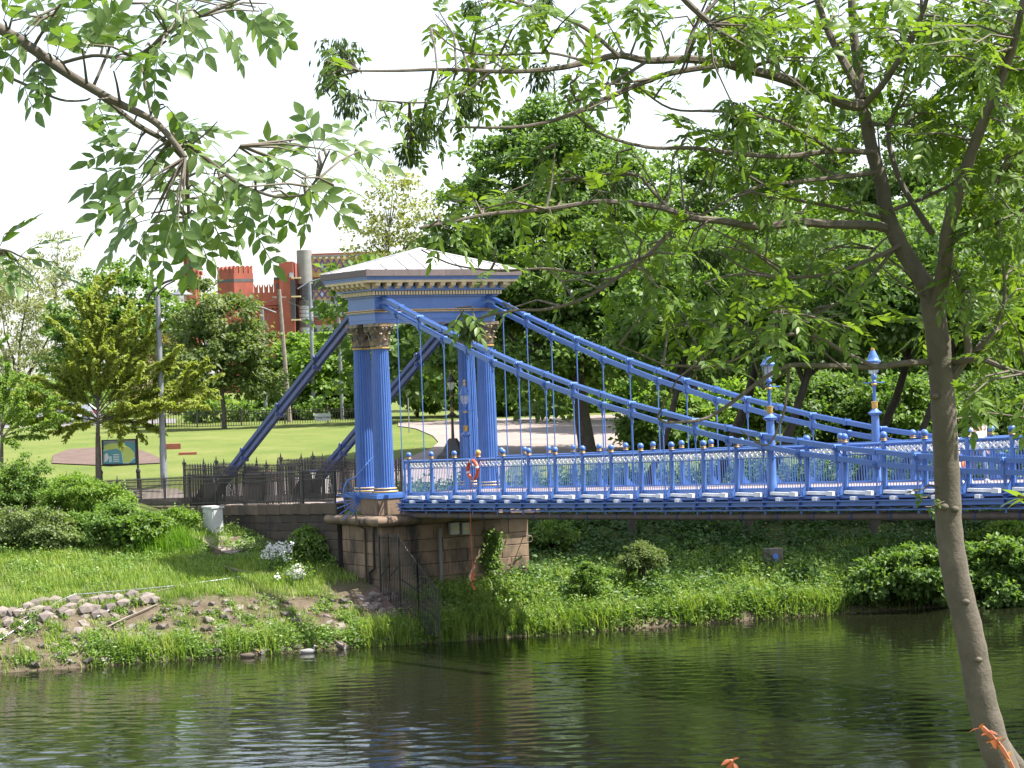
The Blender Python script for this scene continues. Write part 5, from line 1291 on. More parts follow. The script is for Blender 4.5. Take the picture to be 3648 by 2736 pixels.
def tree(name, label, cat, d, base, L, lm, n, ll, lw, seed, bark=BARKD, tr=0.35, clump=0.9, inner=0.5, group=None, stems=1, jitter=0.6, ragged=0.12, flat=0.5, limbs=True, basepos=None, twigs=0):
    lob = lobes_px(L, d, jitter=jitter, seed=seed)
    if basepos is None:
        p = at(base[0], base[1], d=d); p[2] = float(H(p[0], p[1]))
    else: p = np.array(basepos)
    t = thing(name, p, label, cat, group)
    rr = random.Random(seed+5)
    if limbs:
        m = MB(); cz = min(c[2]-rz*0.3 for c, rx, rz in lob); cz = max(cz, p[2]+0.4)
        mean = np.mean([c for c, _, _ in lob], axis=0)
        for s in range(stems):
            b0 = Vector(p)+Vector((rr.uniform(-1, 1)*0.25*(stems > 1), rr.uniform(-1, 1)*0.25*(stems > 1), -0.3))
            fk = Vector((p[0]+(mean[0]-p[0])*0.35+rr.uniform(-0.3, 0.3)*(stems > 1), p[1]+(mean[1]-p[1])*0.35, cz))
            m.tube([b0, b0.lerp(fk, 0.12)+Vector((0, 0, 0.0)), b0.lerp(fk, 0.5)+Vector((rr.uniform(-0.1, 0.1), rr.uniform(-0.1, 0.1), 0)), fk], [tr*1.3, tr, tr*0.85, tr*0.75], 9)
            for c, rx, rz in lob:
                c = Vector(c); mid = fk.lerp(c, 0.5)+Vector((rr.uniform(-0.4, 0.4), rr.uniform(-0.4, 0.4), rr.uniform(0, 0.5)))*min(1, rx*0.3)
                m.tube([fk, mid, c, c+(c-fk)*0.25+Vector((0, 0, rz*0.4))], [tr*0.55, tr*0.35, tr*0.18, tr*0.05], 6)
                for k in range(twigs):
                    e = c+Vector((rr.gauss(0, 1)*rx*0.6, rr.gauss(0, 1)*rx*0.6, rr.gauss(0.2, 0.8)*rz*0.7)); m.tube([mid, mid.lerp(e, 0.6)+Vector((0, 0, 0.2)), e], [tr*0.16, tr*0.09, tr*0.03], 4)
        m.build('trunk', bark, t, smooth=True)
    V, F, T = crown_arrays(lob, n, ll, lw, seed, clump, inner, flat, ragged=ragged)
    me = np_mesh('crown', V-p, F, [lm], tint=T)
    link('crown', me, None, t, p)
    return t
# big sycamore on the path behind the bridge
ps = hit(1271, 978); dsy = float((ps-CAM)@FW)
tree('sycamore_tree', 'largest tree, a broad dark sycamore with thick trunk behind the bridge chains', 'tree', dsy, (1271, 978),
     [(1190, 400, 180, 150), (1070, 500, 140, 115), (1310, 470, 140, 150), (1190, 570, 220, 130), (1010, 620, 115, 105), (1360, 620, 120, 120), (1205, 295, 115, 80), (1110, 735, 190, 90), (1290, 760, 160, 80), (1000, 740, 90, 70), (1400, 740, 90, 80)], LSYC, 78000, 0.235, 0.20, 11, BARKD, 0.42, 0.95, 0.55, basepos=ps)
rt = [('shade_tree', 'slim tree just right of the big sycamore, its top against the sky', 124, (1500, 960), [(1470, 430, 90, 90), (1500, 540, 110, 110), (1460, 660, 120, 110), (1530, 760, 110, 90)], LDARK, 15000),
      ('shade_tree', 'tall tree behind the middle of the bridge chains, left of the bridge lamps', 130, (1660, 960), [(1660, 330, 120, 100), (1700, 450, 140, 120), (1620, 580, 140, 110), (1720, 660, 140, 110), (1640, 760, 130, 100)], LMID, 21000),
      ('shade_tree', 'dark dense tree behind the ash trunk, reaching highest on the right', 122, (1950, 960), [(1900, 330, 140, 120), (1980, 450, 150, 130), (1880, 580, 140, 120), (2000, 680, 150, 120), (1870, 760, 140, 110), (2040, 800, 120, 100)], LDARK, 24000),
      ('shade_tree', 'tree behind the bridge at the right edge of the picture', 127, (2190, 960), [(2160, 300, 120, 130), (2220, 430, 130, 130), (2150, 560, 130, 120), (2220, 680, 130, 120), (2140, 790, 120, 100)], LMID, 19000)]
for i, (nm, lb2, d, b_, L, lm, n) in enumerate(rt):
    tree(nm, lb2, 'tree', d, b_, L, lm, int(n*1.6), 0.26, 0.21, 30+i, BARKD, 0.3, 1.0, 0.5, group='trees behind the bridge')
us_ = [('understory_shrub', 'leafy shrub right of the sycamore trunk behind the parapet', (1440, 915, 85, 55), 108, LMID), ('understory_shrub', 'shrub under the trees left of the near bridge lamp', (1580, 890, 90, 65), 111, LBRI), ('understory_shrub', 'shrub between the two bridge lamps in the shade', (1760, 880, 105, 75), 110, LDARK),
       ('understory_shrub', 'shrub behind the far bridge lamp and ash trunk', (1950, 890, 110, 85), 109, LMID), ('understory_shrub', 'shrub behind the walking people at the right edge', (2150, 900, 110, 90), 110, LDARK)]
for i, (nm, lb2, (x, y, rx, ry), d, lm) in enumerate(us_):
    tree(nm, lb2, 'shrub', d, (x, y+60), [(x, y, rx, ry), (x-rx*0.5, y+20, rx*0.6, ry*0.7), (x+rx*0.5, y-15, rx*0.6, ry*0.7)], lm, 8500, 0.26, 0.19, 50+i, BARKD, 0.08, 0.7, 0.5, group='shrubs under the trees behind the bridge', stems=2)
bt = [('hedge_tree', 'bright green young trees filling the gap behind the near columns', 150, (900, 905), [(905, 770, 70, 90), (960, 810, 80, 70), (870, 830, 60, 60)], LBRI, 8000, 0.34, 0.26, 0.12),
      ('hedge_shrub', 'sunlit shrub on the verge left of the sycamore trunk', 148, (1130, 905), [(1130, 855, 90, 42), (1060, 850, 70, 45), (1190, 850, 70, 42)], LBRI, 7000, 0.32, 0.24, 0.08),
      ('hedge_shrub', 'sunlit shrub on the verge right of the sycamore trunk', 150, (1340, 905), [(1320, 860, 80, 42), (1390, 850, 70, 50)], LBRI, 5000, 0.32, 0.24, 0.08),
      ('spring_tree', 'thin pale yellow-green tree rising behind the tower roof', 170, (840, 905), [(850, 455, 90, 60), (800, 520, 75, 45), (915, 490, 70, 60), (870, 560, 110, 50), (800, 590, 80, 40), (850, 400, 60, 40)], LPALE, 4200, 0.30, 0.20, 0.16),
      ('lime_tree', 'bright green tree behind the near backstay, beside the steel pole', 155, (690, 905), [(710, 765, 55, 50), (745, 810, 60, 65), (680, 815, 65, 60), (720, 860, 80, 40)], LBRI, 11000, 0.34, 0.27, 0.16),
      ('lime_tree', 'bright green tree left of the near backstay, behind the timber pole', 158, (615, 905), [(610, 800, 50, 45), (640, 765, 38, 42), (590, 840, 55, 50), (640, 850, 60, 50)], LBRI, 9500, 0.34, 0.27, 0.16),
      ('hawthorn_tree', 'olive hawthorn with visible crooked trunk, left of the timber pole', 138, (484, 900), [(475, 690, 75, 65), (430, 740, 70, 75), (530, 765, 62, 65), (470, 780, 95, 60), (400, 810, 50, 50), (560, 830, 50, 40), (430, 650, 60, 50)], LHAW, 17000, 0.26, 0.19, 0.17),
      ('maple_tree', 'round dark green maple behind the cherry at the left', 165, (260, 905), [(255, 650, 95, 75), (185, 690, 75, 65), (330, 700, 75, 75), (260, 750, 120, 70), (150, 760, 60, 60)], LSYC, 15000, 0.36, 0.30, 0.25),
      ('copper_shrub', 'coppery brown bush between the lamp post and the hawthorn', 146, (350, 900), [(350, 780, 45, 55), (340, 840, 60, 50), (385, 840, 45, 45)], LCOP, 6000, 0.24, 0.17, 0.1),
      ('willow_tree', 'pale grey-green willow at the far left', 215, (40, 905), [(60, 640, 75, 90), (10, 720, 90, 110), (110, 720, 70, 90), (40, 820, 120, 80), (-40, 620, 70, 90)], LWIL, 12000, 0.42, 0.14, 0.35),
      ('sparse_tree', 'tall thin half-bare tree above the willow', 235, (125, 905), [(125, 545, 45, 50), (100, 600, 45, 45), (150, 610, 35, 45)], LWIL, 1500, 0.40, 0.16, 0.2),
      ('hedge_shrub', 'low green bushes behind the parked car', 175, (150, 905), [(120, 860, 90, 45), (230, 860, 80, 50), (20, 870, 80, 50)], LMID, 6000, 0.34, 0.24, 0.1),
      ('hedge_shrub', 'dark low hedge behind the road railing', 153, (560, 905), [(470, 890, 70, 25), (570, 885, 70, 28), (680, 885, 70, 28), (760, 888, 50, 28)], LMID, 8000, 0.30, 0.22, 0.08)]
for i, (nm, lb2, d, b_, L, lm, n, ll, lw, tr) in enumerate(bt):
    tree(nm, lb2, 'tree' if 'tree' in nm else 'shrub', d, b_, L, lm, n, ll, lw, 70+i, BARKG if nm in ('spring_tree', 'sparse_tree', 'hawthorn_tree') else BARKD, tr, 0.9 if nm != 'spring_tree' else 0.8, 0.35 if nm in ('spring_tree', 'sparse_tree') else 0.55, ragged=0.25 if nm in ('spring_tree', 'sparse_tree') else 0.14, twigs=9 if nm in ('spring_tree', 'sparse_tree') else (3 if nm == 'hawthorn_tree' else 0), stems=2 if 'shrub' in nm else 1)
# sheltering woodland beyond, one mass far behind the nearer trees
g = np.random.default_rng(5)
wl = []
for x in range(820, 2700, 95):
    dd = 150+18*math.sin(x*0.02); wl.append((at(x, 740+30*math.sin(x*0.013), d=dd), 130/pxm(dd), 170/pxm(dd)))
V, F, T = crown_arrays(wl, 42000, 0.55, 0.42, 91, 1.3, 0.4)
tag(link('far_wood', np_mesh('far_wood', V, F, [LDARK], tint=T), None), 'dim mass of woodland far behind the trees by the bridge', 'woodland', kind='stuff')

# cherry: stiff rising shoots strung with hanging leaves
def shoot_tree(name, label, d, base, shoots, lm, seed, tr=0.10, ll=0.16, lw=0.07, dens=34, trunk=None):
    rr = random.Random(seed); g = np.random.default_rng(seed)
    p = at(base[0], base[1], d=d); p[2] = float(H(p[0], p[1]))
    t = thing(name, p, label, 'tree'); m = MB(); lp = []; ld = []; tn = []
    tk = [Vector(p)-Vector((0, 0, 0.3))]+[Vector(at(x, y, d=d)) for x, y in trunk]
    m.tube(tk, list(np.linspace(tr, tr*0.25, len(tk))), 8)
    for (x0, y0, x1, y1, depth) in shoots:
        a = Vector(at(x0, y0, d=d)); b_ = Vector(at(x1, y1, d=d+depth)); L = (b_-a).length
        subs = [(a, b_, 1.0)]
        for k in range(int(L*2.6)):
            s = rr.uniform(0.25, 0.95); q = a.lerp(b_, s); dv = (b_-a).normalized(); sd = Vector((rr.gauss(0, 1), rr.gauss(0, 1), rr.gauss(0.2, 0.5))).normalized()
            subs.append((q, q+(dv*0.75+sd*0.6).normalized()*L*rr.uniform(0.25, 0.5), 0.5))
        for s0, s1, wgt in subs:
            LL = (s1-s0).length; sag = Vector((0, 0, 0.12*LL))
            pts = [s0, s0.lerp(s1, 0.35)+sag*0.6, s0.lerp(s1, 0.7)+sag*0.7, s1]
            m.tube(pts, [0.035*wgt, 0.022*wgt, 0.014*wgt, 0.006], 4, cap=False)
            nl = int(LL*dens)
            for k in range(nl):
                s = rr.uniform(0.2 if wgt == 1 else 0.05, 1.0)
                f = s*3; i = min(2, int(f)); q = pts[i].lerp(pts[i+1], f-i)
                lp.append(q+Vector((rr.gauss(0, 0.04), rr.gauss(0, 0.04), rr.gauss(0, 0.03)))); ld.append((rr.gauss(0, 0.6), rr.gauss(0, 0.6), -0.45+rr.gauss(0, 0.35)))
                tn.append(min(1, max(0, rr.gauss(0.5, 0.22))))
    m.build('trunk', BARKG, t, smooth=True)
    P_ = np.array([tuple(q) for q in lp]); D = np.array(ld); n = len(P_)
    V, F, T = leaf_cards(P_, D, g.normal(size=(n, 3))*0.6+np.array([0.3, 0.2, 0.9]), ll*g.uniform(0.7, 1.3, n), lw*g.uniform(0.7, 1.3, n), np.array(tn), 0.2, 0.05)
    link('crown', np_mesh('crown', V-p, F, [lm], tint=T), None, t, p)
CH = [(212, 905, 60, 875, -0.8), (212, 900, 110, 790, 0.6), (212, 890, 150, 720, -0.5), (212, 870, 190, 640, 0.3), (212, 850, 225, 655, 0.0), (213, 860, 270, 690, -0.6), (213, 880, 330, 720, 0.8), (213, 895, 380, 770, -0.7), (213, 905, 420, 840, 0.4), (213, 915, 400, 880, -0.9), (213, 915, 345, 925, 0.9), (212, 915, 120, 935, -0.9), (212, 910, 50, 915, 0.8),
      (212, 890, 90, 830, 1.2), (213, 890, 300, 800, 1.2), (212, 870, 160, 780, 1.3), (213, 870, 250, 760, -1.2), (213, 900, 300, 880, -1.3), (212, 905, 150, 880, -1.3), (213, 905, 360, 850, 1.3), (212, 880, 205, 760, -0.9), (213, 905, 260, 900, 1.4), (212, 910, 180, 925, 1.4), (213, 910, 270, 935, -1.2), (212, 905, 30, 850, 0.2), (213, 912, 430, 860, 0.0)]
dch = float((hit(213, 1062)-CAM)@FW)
shoot_tree('cherry_tree', 'yellow-green young cherry with stiff rising shoots in front of the lamp post', dch, (213, 1062), CH, LYEL, 201, 0.15, 0.175, 0.10, 120, [(212, 1010), (211, 950), (212, 905), (210, 830), (200, 740)])
SA = [(3, 940, -60, 820, 0.3), (3, 930, 20, 780, 0.0), (3, 930, 70, 830, 0.6), (3, 945, 105, 880, -0.5), (3, 950, 95, 945, 0.4), (3, 935, -20, 760, -0.6), (3, 950, 50, 900, 0.9), (3, 950, 40, 960, -0.9), (3, 940, -70, 900, 0.5), (3, 945, 120, 920, 0.2), (3, 935, 50, 850, -1.0)]
shoot_tree('young_tree', 'young green tree cut by the left edge, above the bushes', dch-2, (3, 1070), SA, LBRI, 202, 0.13, 0.16, 0.09, 70, [(3, 1000), (4, 950), (6, 890)])

def shrub(label, x, y, lobes, lm, n, ll, lw, seed, name='shrub', clump=0.38, cat='shrub', stems=3, tr=0.05, group=None, inner=0.4):
    n = int(n*1.5); ll *= 0.78; lw *= 0.78
    p = hit(x, y); d = float((p-CAM)@FW)
    return tree(name, label, cat, d, (x, y), lobes, lm, n, ll, lw, seed, BARKD, tr, clump, inner, basepos=p, stems=stems, group=group, jitter=0.5)
shrub('dark bushy shrub at the left edge under the young tree', 40, 1120, [(30, 1045, 70, 45), (90, 1070, 60, 40), (-20, 1070, 70, 55), (60, 1020, 40, 35), (120, 1090, 45, 30)], LMID, 12000, 0.15, 0.10, 301)
shrub('grey-green bramble mound at the far left above the grass', 70, 1190, [(60, 1150, 70, 36), (120, 1155, 55, 30), (0, 1150, 60, 42), (95, 1125, 40, 28), (30, 1120, 40, 26)], LBRAM, 12000, 0.14, 0.09, 302)
shrub('tall shrub below the cherry trunk', 180, 1130, [(180, 1065, 60, 40), (120, 1095, 60, 42), (235, 1085, 48, 34), (150, 1045, 35, 30), (205, 1110, 45, 30)], LBRI, 12000, 0.15, 0.10, 303)
shrub('broad sunlit bush left of the iron railing', 240, 1180, [(225, 1130, 55, 40), (170, 1145, 50, 36), (280, 1125, 45, 34), (250, 1105, 35, 26), (200, 1160, 50, 26)], WEED, 12000, 0.14, 0.10, 304)
shrub('large-leaved hazy bush in front of the railing end', 300, 1185, [(290, 1150, 45, 34), (320, 1140, 40, 32)], LMID, 4500, 0.22, 0.18, 305)
shrub('low weeds at the foot of the wall left of the cabinet', 390, 1150, [(380, 1125, 45, 25), (350, 1135, 40, 28)], LBRI, 4200, 0.13, 0.09, 306)
shrub('dark plant growing against the wall beside the pier', 665, 1215, [(660, 1170, 32, 28), (680, 1190, 30, 24), (640, 1195, 30, 22)], LMID, 4500, 0.17, 0.12, 307)
shrub('round pale bush on bare stems on the bank under the bridge', 1388, 1272, [(1385, 1200, 42, 26), (1360, 1215, 32, 18), (1415, 1208, 26, 22), (1390, 1188, 28, 18)], LHAW, 6500, 0.10, 0.07, 308, clump=0.28, tr=0.07, stems=3)
shrub('small bush on the bank left of the round pale bush', 1272, 1300, [(1272, 1255, 30, 30), (1265, 1235, 22, 20)], LMID, 2600, 0.12, 0.09, 309, clump=0.3)
shrub('dark glossy shrub at the water edge left of the ash trunk', 1950, 1310, [(1930, 1245, 80, 48), (1990, 1225, 70, 45), (1900, 1275, 60, 30), (2030, 1265, 50, 38)], LSYC, 11000, 0.24, 0.18, 310)
shrub('dark glossy shrub at the water edge right of the ash trunk', 2140, 1300, [(2120, 1230, 60, 55), (2185, 1220, 70, 60), (2150, 1270, 80, 35), (2215, 1260, 50, 45)], LSYC, 11000, 0.24, 0.18, 311)
shrub('pale green leafy branch hanging under the deck at the right', 2170, 1190, [(2170, 1150, 45, 25), (2140, 1165, 40, 22)], LBRI, 3000, 0.20, 0.14, 312)
shrub('light nettle clump in the middle of the shaded bank', 1200, 1190, [(1200, 1150, 45, 25), (1180, 1175, 45, 25)], LMID, 4000, 0.18, 0.09, 313)
# bank trees: trunks standing in the gloom under the deck, crowns widened and leaned out to shade the slope
BT = [(10.0, 12.0, 5.8, 3.0, 'dark bank tree nearest the bridge, behind the middle of the chains', 3.0), (9.0, 16.0, 6.0, 3.3, 'dark bank tree whose thin trunk stands above the concrete block', 4.0), (14.0, 18.0, 6.6, 3.4, 'bank tree set back up the slope behind the near bridge lamp', 3.0),
      (8.0, 20.5, 6.2, 3.4, 'bank tree with a trunk under the deck left of the ash', 4.5), (13.0, 23.5, 6.8, 3.6, 'bank tree with a trunk hidden behind the ash trunk', 3.5), (7.0, 25.5, 6.4, 3.5, 'bank tree leaning far over the water behind the ash trunk', 4.5), (12.0, 29.5, 7.0, 3.8, 'bank tree up the slope at the right edge of the picture', 3.5), (6.0, 31.0, 6.4, 3.6, 'bank tree leaning over the water at the right edge', 4.0)]
for i, (w_, v_, zc2, rx, lab, ov) in enumerate(BT):
    p = gnd(ucoord(w_, v_), v_); r = 0.17+0.04*(i % 3); t_ = thing('bank_tree', p, lab, 'tree', 'trees on the shaded bank')
    top = Vector((p[0]+ov, p[1]+rs.uniform(-0.5, 0.5)+ov*0.3, zc2)); m = MB()
    m.tube([Vector(p)-Vector((0, 0, 0.4)), Vector(p)+Vector((0, 0, 0.6)), Vector(p).lerp(top, 0.5)+Vector((0.15, 0.1, 0)), top, top+Vector((0, 0, 2))], [r*1.4, r, r*0.8, r*0.5, r*0.15], 9)
    lob = [(np.array(top), rx, rx*0.62)]
    for k in range(5):
        a = 2*PI*k/5+i; e = np.array(top)+np.array([math.cos(a)*rx*0.8, math.sin(a)*rx*0.8, rs.uniform(-0.2, 1.6)]); lob.append((e, rx*0.55, rx*0.42)); m.tube([Vector(p).lerp(top, 0.7), Vector(e)], [r*0.4, r*0.1], 5)
    lob.append((np.array(top)+np.array([0, 0, 2.2]), rx*0.8, rx*0.55))
    m.build('trunk', BARKD, t_, smooth=True)
    V, F, T = crown_arrays(lob, 11000, 0.27, 0.21, 330+i, 0.8, 0.4); link('crown', np_mesh('crown', V-p, F, [LDARK if i % 2 else LSYC], tint=T), None, t_, p)

# ------------------------------------------------------------------ ground cover
def scatter_cover(name, label, wr, vr, n, lm, h, ll, lw, seed, clump=0.5, mask=None):
    g = np.random.default_rng(seed)
    k = max(20, n//70)
    cw = g.uniform(*wr, k); cv = g.uniform(*vr, k); ch_ = h*g.uniform(0.3, 1.2, k); ct = g.normal(0.5, 0.17, k)
    ci = g.integers(0, k, n)
    w = cw[ci]+g.normal(0, clump*0.5, n); v = cv[ci]+g.normal(0, clump*0.5, n)
    ok = (w > 0.05) & (v > vr[0]) & (v < vr[1])
    if mask is not None: ok &= mask(w, v)
    w, v, ci = w[ok], v[ok], ci[ok]; n = len(w)
    u = ucoord(w, v); z = Hw(w, v)+np.abs(g.normal(0.35, 0.4, n))*ch_[ci]
    P_ = np.stack([u, v, z], -1); D = norm(g.normal(size=(n, 3))*np.array([1, 1, 0.45])+np.array([0.25, 0, 0.15]))
    Nn = norm(g.normal(size=(n, 3))*0.5+np.array([0.3, 0.0, 0.8]))
    V, F, T = leaf_cards(P_, D, Nn, ll*g.uniform(0.6, 1.4, n), lw*g.uniform(0.6, 1.4, n), np.clip(ct[ci]+g.normal(0, 0.15, n), 0, 1), 0.15, 0.1)
    return tag(link(name, np_mesh(name, V, F, [lm], tint=T), None), label, 'undergrowth', kind='stuff')
def blades(name, label, w, v, n, lm, h, wd, seed, lean=0.35, ct=None, z0=None):
    """curved grass blades, two triangles and a tip each, rooted at (w, v)"""
    g = np.random.default_rng(seed); n = len(w)
    u = ucoord(w, v); z = Hw(w, v)-0.02
    B = np.stack([u, v, z], -1); hh_ = h*g.uniform(0.5, 1.35, n)
    a = g.uniform(0, 2*PI, n); ln = np.stack([np.cos(a), np.sin(a), np.zeros(n)], -1)*(lean*g.uniform(0.2, 1.3, n)*hh_)[:, None]
    sd = norm(np.cross(ln, np.array([0, 0, 1.0]))); sd = norm(sd+0.0001)*(wd*g.uniform(0.6, 1.4, n)*0.5)[:, None]
    up = np.array([0, 0, 1.0])
    M = B+ln*0.35+up*(hh_*0.6)[:, None]; T_ = B+ln+up*(hh_*0.95)[:, None]
    V = np.stack([B-sd, B+sd, M-sd*0.8, M+sd*0.8, T_], 1).reshape(-1, 3)
    i = np.arange(n)[:, None]*5
    F = np.concatenate([i+np.array([[0, 1, 3]]), i+np.array([[0, 3, 2]]), i+np.array([[2, 3, 4]])], 0)
    tint = np.clip((ct if ct is not None else 0.5)+g.normal(0, 0.2, n), 0, 1)
    return tag(link(name, np_mesh(name, V, F, [lm], tint=np.repeat(tint, 5)), None), label, 'grass', kind='stuff')
offpier = lambda w, v: ~((v > -1.2) & (v < 5.0) & (ucoord(w, v) < -0.02))
scatter_cover('bank_undergrowth', 'leafy undergrowth on the bank under and right of the bridge', (0.3, 19), (3.0, 36), 90000, LSHADED, 0.6, 0.19, 0.12, 401, 0.5, offpier)
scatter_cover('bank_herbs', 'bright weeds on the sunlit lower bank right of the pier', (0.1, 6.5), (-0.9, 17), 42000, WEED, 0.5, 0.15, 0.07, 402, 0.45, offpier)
def patch(wr, vr, k, per, sp, seed, f=None):
    g = np.random.default_rng(seed); cw = g.uniform(*wr, k); cv = g.uniform(*vr, k)
    if f is not None:
        ok = f(cw, cv); cw, cv = cw[ok], cv[ok]; k = len(cw)
    ct = np.clip(g.normal(0.5, 0.2, k), 0, 1); ci = np.repeat(np.arange(k), per)
    w = cw[ci]+g.normal(0, sp, len(ci)); v = cv[ci]+g.normal(0, sp, len(ci)); ok = (w > 0.02)
    return w[ok], v[ok], ct[ci][ok]
w, v, ct = patch((3.3, 14), (-19, -1.35), 1300, 42, 0.22, 411, lambda w, v: (v < -1.6) & ~((w < 4.2) & (v > -2.4)) & ~((w > 8.2) & (w < 11.5) & (v > -4.6) & (v < -1)))
blades('long_grass', 'long seeding grass on the slope above the stone bank', w, v, 0, GRASSM, 0.27, 0.022, 412, 0.5, ct)
w, v, ct = patch((0.0, 0.9), (-16.5, 27), 420, 55, 0.17, 413); w2 = w
keep = np.sin(v*1.7)+np.sin(v*0.63+1)+np.random.default_rng(3).normal(0, 0.5, len(v)) > np.where(v < -1, 0.55, -0.5)
blades('waterside_reeds', 'tufts of reedy grass hanging over the water edge', w[keep], v[keep], 0, GRASSM, 0.55, 0.028, 414, 0.55, ct[keep])
w, v, ct = patch((0.1, 2.7), (-16.5, -2.5), 95, 50, 0.15, 415)
blades('slope_weeds', 'clumps of grass growing between the bank stones', w, v, 0, GRASSM, 0.24, 0.022, 416, 0.6, ct)
scatter_cover('slope_herbs', 'small leafy weeds among the bank stones', (0.1, 3.3), (-16.5, -2.5), 8000, WEED, 0.22, 0.10, 0.055, 417, 0.22)
scatter_cover('water_edge_herbs', 'taller weeds along the water edge on the left', (0.05, 1.1), (-12, 22), 34000, WEED, 0.5, 0.13, 0.06, 418, 0.35)
w, v, ct = patch((0.0, 1.0), (-3.2, -1.35), 26, 55, 0.16, 425)
blades('fence_grass', 'tall grass at the foot of the black fence', w, v, 0, GRASSM, 0.55, 0.026, 426, 0.5, ct)
scatter_cover('terrace_herbs', 'weeds in the grass between the wall and the bank', (5.5, 14), (-12, -1.5), 9000, WEED, 0.35, 0.12, 0.07, 419, 0.4)
w, v, ct = patch((0.3, 7), (-0.9, 20), 420, 40, 0.2, 421, lambda w, v: offpier(w, v))
blades('bank_grass', 'grass growing through the weeds right of the pier', w, v, 0, GRASSM, 0.5, 0.024, 422, 0.5, ct)
# tall bright grass tuft by the gravel
pg = hit(345, 1185); g = np.random.default_rng(9); n = 2600
ww = wcoord(pg[0], pg[1])+g.normal(0, 0.5, n); vv = pg[1]+g.normal(0, 0.55, n)
tu_ = blades('grass_tuft', 'bright tall grass tuft left of the gravel patch', ww, vv, 0, leafmat('lush grass', (0.09, 0.19, 0.02), (0.13, 0.25, 0.025), (0.18, 0.30, 0.04)), 0.7, 0.03, 423, 0.5); del tu_['kind']; tu_['category'] = 'grass tuft'
# white flowers
for i, (x, y, n) in enumerate(((603, 1222, 30), (640, 1245, 16))):
    p = hit(x, y+14); fl = thing('white_flowers', p, ['large clump of white flowers on tall stems in the grass', 'smaller clump of white flowers beside the timber stake'][i], 'flowers', 'white flowers'); g = np.random.default_rng(500+i)
    m = MB(); Pp = []; d = float((p-CAM)@FW)
    for k in range(n):
        q = p + RH*g.normal(0, 0.30 if i == 0 else 0.22) + FH*g.normal(0, 0.22); top = q+np.array([0, 0, g.uniform(0.45, 1.0) if i == 0 else g.uniform(0.2, 0.55)])
        m.tube([q-np.array([0, 0, 0.2]), top], 0.010, 3, cap=False)
        for j in range(16): Pp.append(top+g.normal(0, 0.05, 3))
    m.build('stems', mat('green stem', (0.08, 0.15, 0.03), 0.7), fl)
    Pp = np.array(Pp); nn = len(Pp)
    V, F, T = leaf_cards(Pp, g.normal(size=(nn, 3)), g.normal(size=(nn, 3))+np.array([0.5, 0, 0.6]), np.full(nn, 0.075), np.full(nn, 0.07), g.uniform(0, 1, nn), 0.1)
    link('blossoms', np_mesh('blossoms', V-p, F, [PETAL], tint=T), None, fl, p)
    nl = n*26; Pl = p+g.normal(size=(nl, 1))*0.3*RH+g.normal(size=(nl, 1))*0.22*FH+np.stack([np.zeros(nl), np.zeros(nl), g.uniform(0, 0.6, nl)], -1)
    V, F, T = leaf_cards(Pl, g.normal(size=(nl, 3)), g.normal(size=(nl, 3))+np.array([0, 0, 1.0]), np.full(nl, 0.13), np.full(nl, 0.045), g.uniform(0, 1, nl), 0.1); link('leaves', np_mesh('leaves', V-p, F, [WEED], tint=T), None, fl, p)
# ivy on the pier
g = np.random.default_rng(77); n = 1500; c0 = at(1060, 1150, u=PU1); c1 = at(1062, 1232, u=PU1)
s = g.uniform(0, 1, n); Pi = c0[None]*(1-s[:, None])+c1[None]*s[:, None]; Pi[:, 1] += g.normal(0, 0.16, n)+0.1*np.sin(s*7); Pi[:, 0] = PU1+0.03+np.abs(g.normal(0.05, 0.07, n)); Pi[:, 2] += g.normal(0, 0.08, n)
V, F, T = leaf_cards(Pi, g.normal(size=(n, 3))+np.array([0.4, 0, -0.6]), g.normal(size=(n, 3))*0.4+np.array([1.0, 0, 0.4]), np.full(n, 0.12), np.full(n, 0.09), g.uniform(0, 1, n), 0.1)
iv = thing('ivy', (PU1, c1[1], c1[2]), 'ivy climbing the river face of the pier', 'ivy'); link('leaves', np_mesh('leaves', V-np.array([PU1, c1[1], c1[2]]), F, [LMID], tint=T), None, iv, (PU1, c1[1], c1[2]))
MB().tube([(PU1+0.03, c1[1], c1[2]-0.9), (PU1+0.03, c1[1]-0.05, c1[2]), (PU1+0.03, c0[1]+0.05, (c0[2]+c1[2])/2), tuple(c0+np.array([0.03, 0, 0]))], [0.02, 0.02, 0.015, 0.008], 5).build('stem', BARKD, iv)
# ------------------------------------------------------------------ foreground ash trees
def leaflet(V, F, T, base, d, n, L, Wd, tint, curl):
    d = d.normalized(); x = d.cross(n).normalized(); n = x.cross(d)
    b0 = len(V)
    V.append(base)
    for s, w in ((0.18, 0.62), (0.45, 1.0), (0.75, 0.62)):
        c = base+d*(L*s)-n*(curl*L*s*s)
        for sd in (-1, 1): V.append(c+x*(sd*Wd*0.5*w)+n*(Wd*0.10*w))
    V.append(base+d*L-n*(curl*L*1.0))
    mids = []
    for s in (0.18, 0.45, 0.75): mids.append(len(V)); V.append(base+d*(L*s)-n*(curl*L*s*s))
    a = b0
    l = [a+1, a+3, a+5]; r = [a+2, a+4, a+6]; tip = a+7
    for side, o in ((l, 1), (r, 0)):
        tri = [(a, mids[0], side[0]), (side[0], mids[0], mids[1]), (side[0], mids[1], side[1]), (side[1], mids[1], mids[2]), (side[1], mids[2], side[2]), (side[2], mids[2], tip)]
        for t_ in tri: F.append(t_ if o else t_[::-1])
    T.extend([tint]*(len(V)-b0))
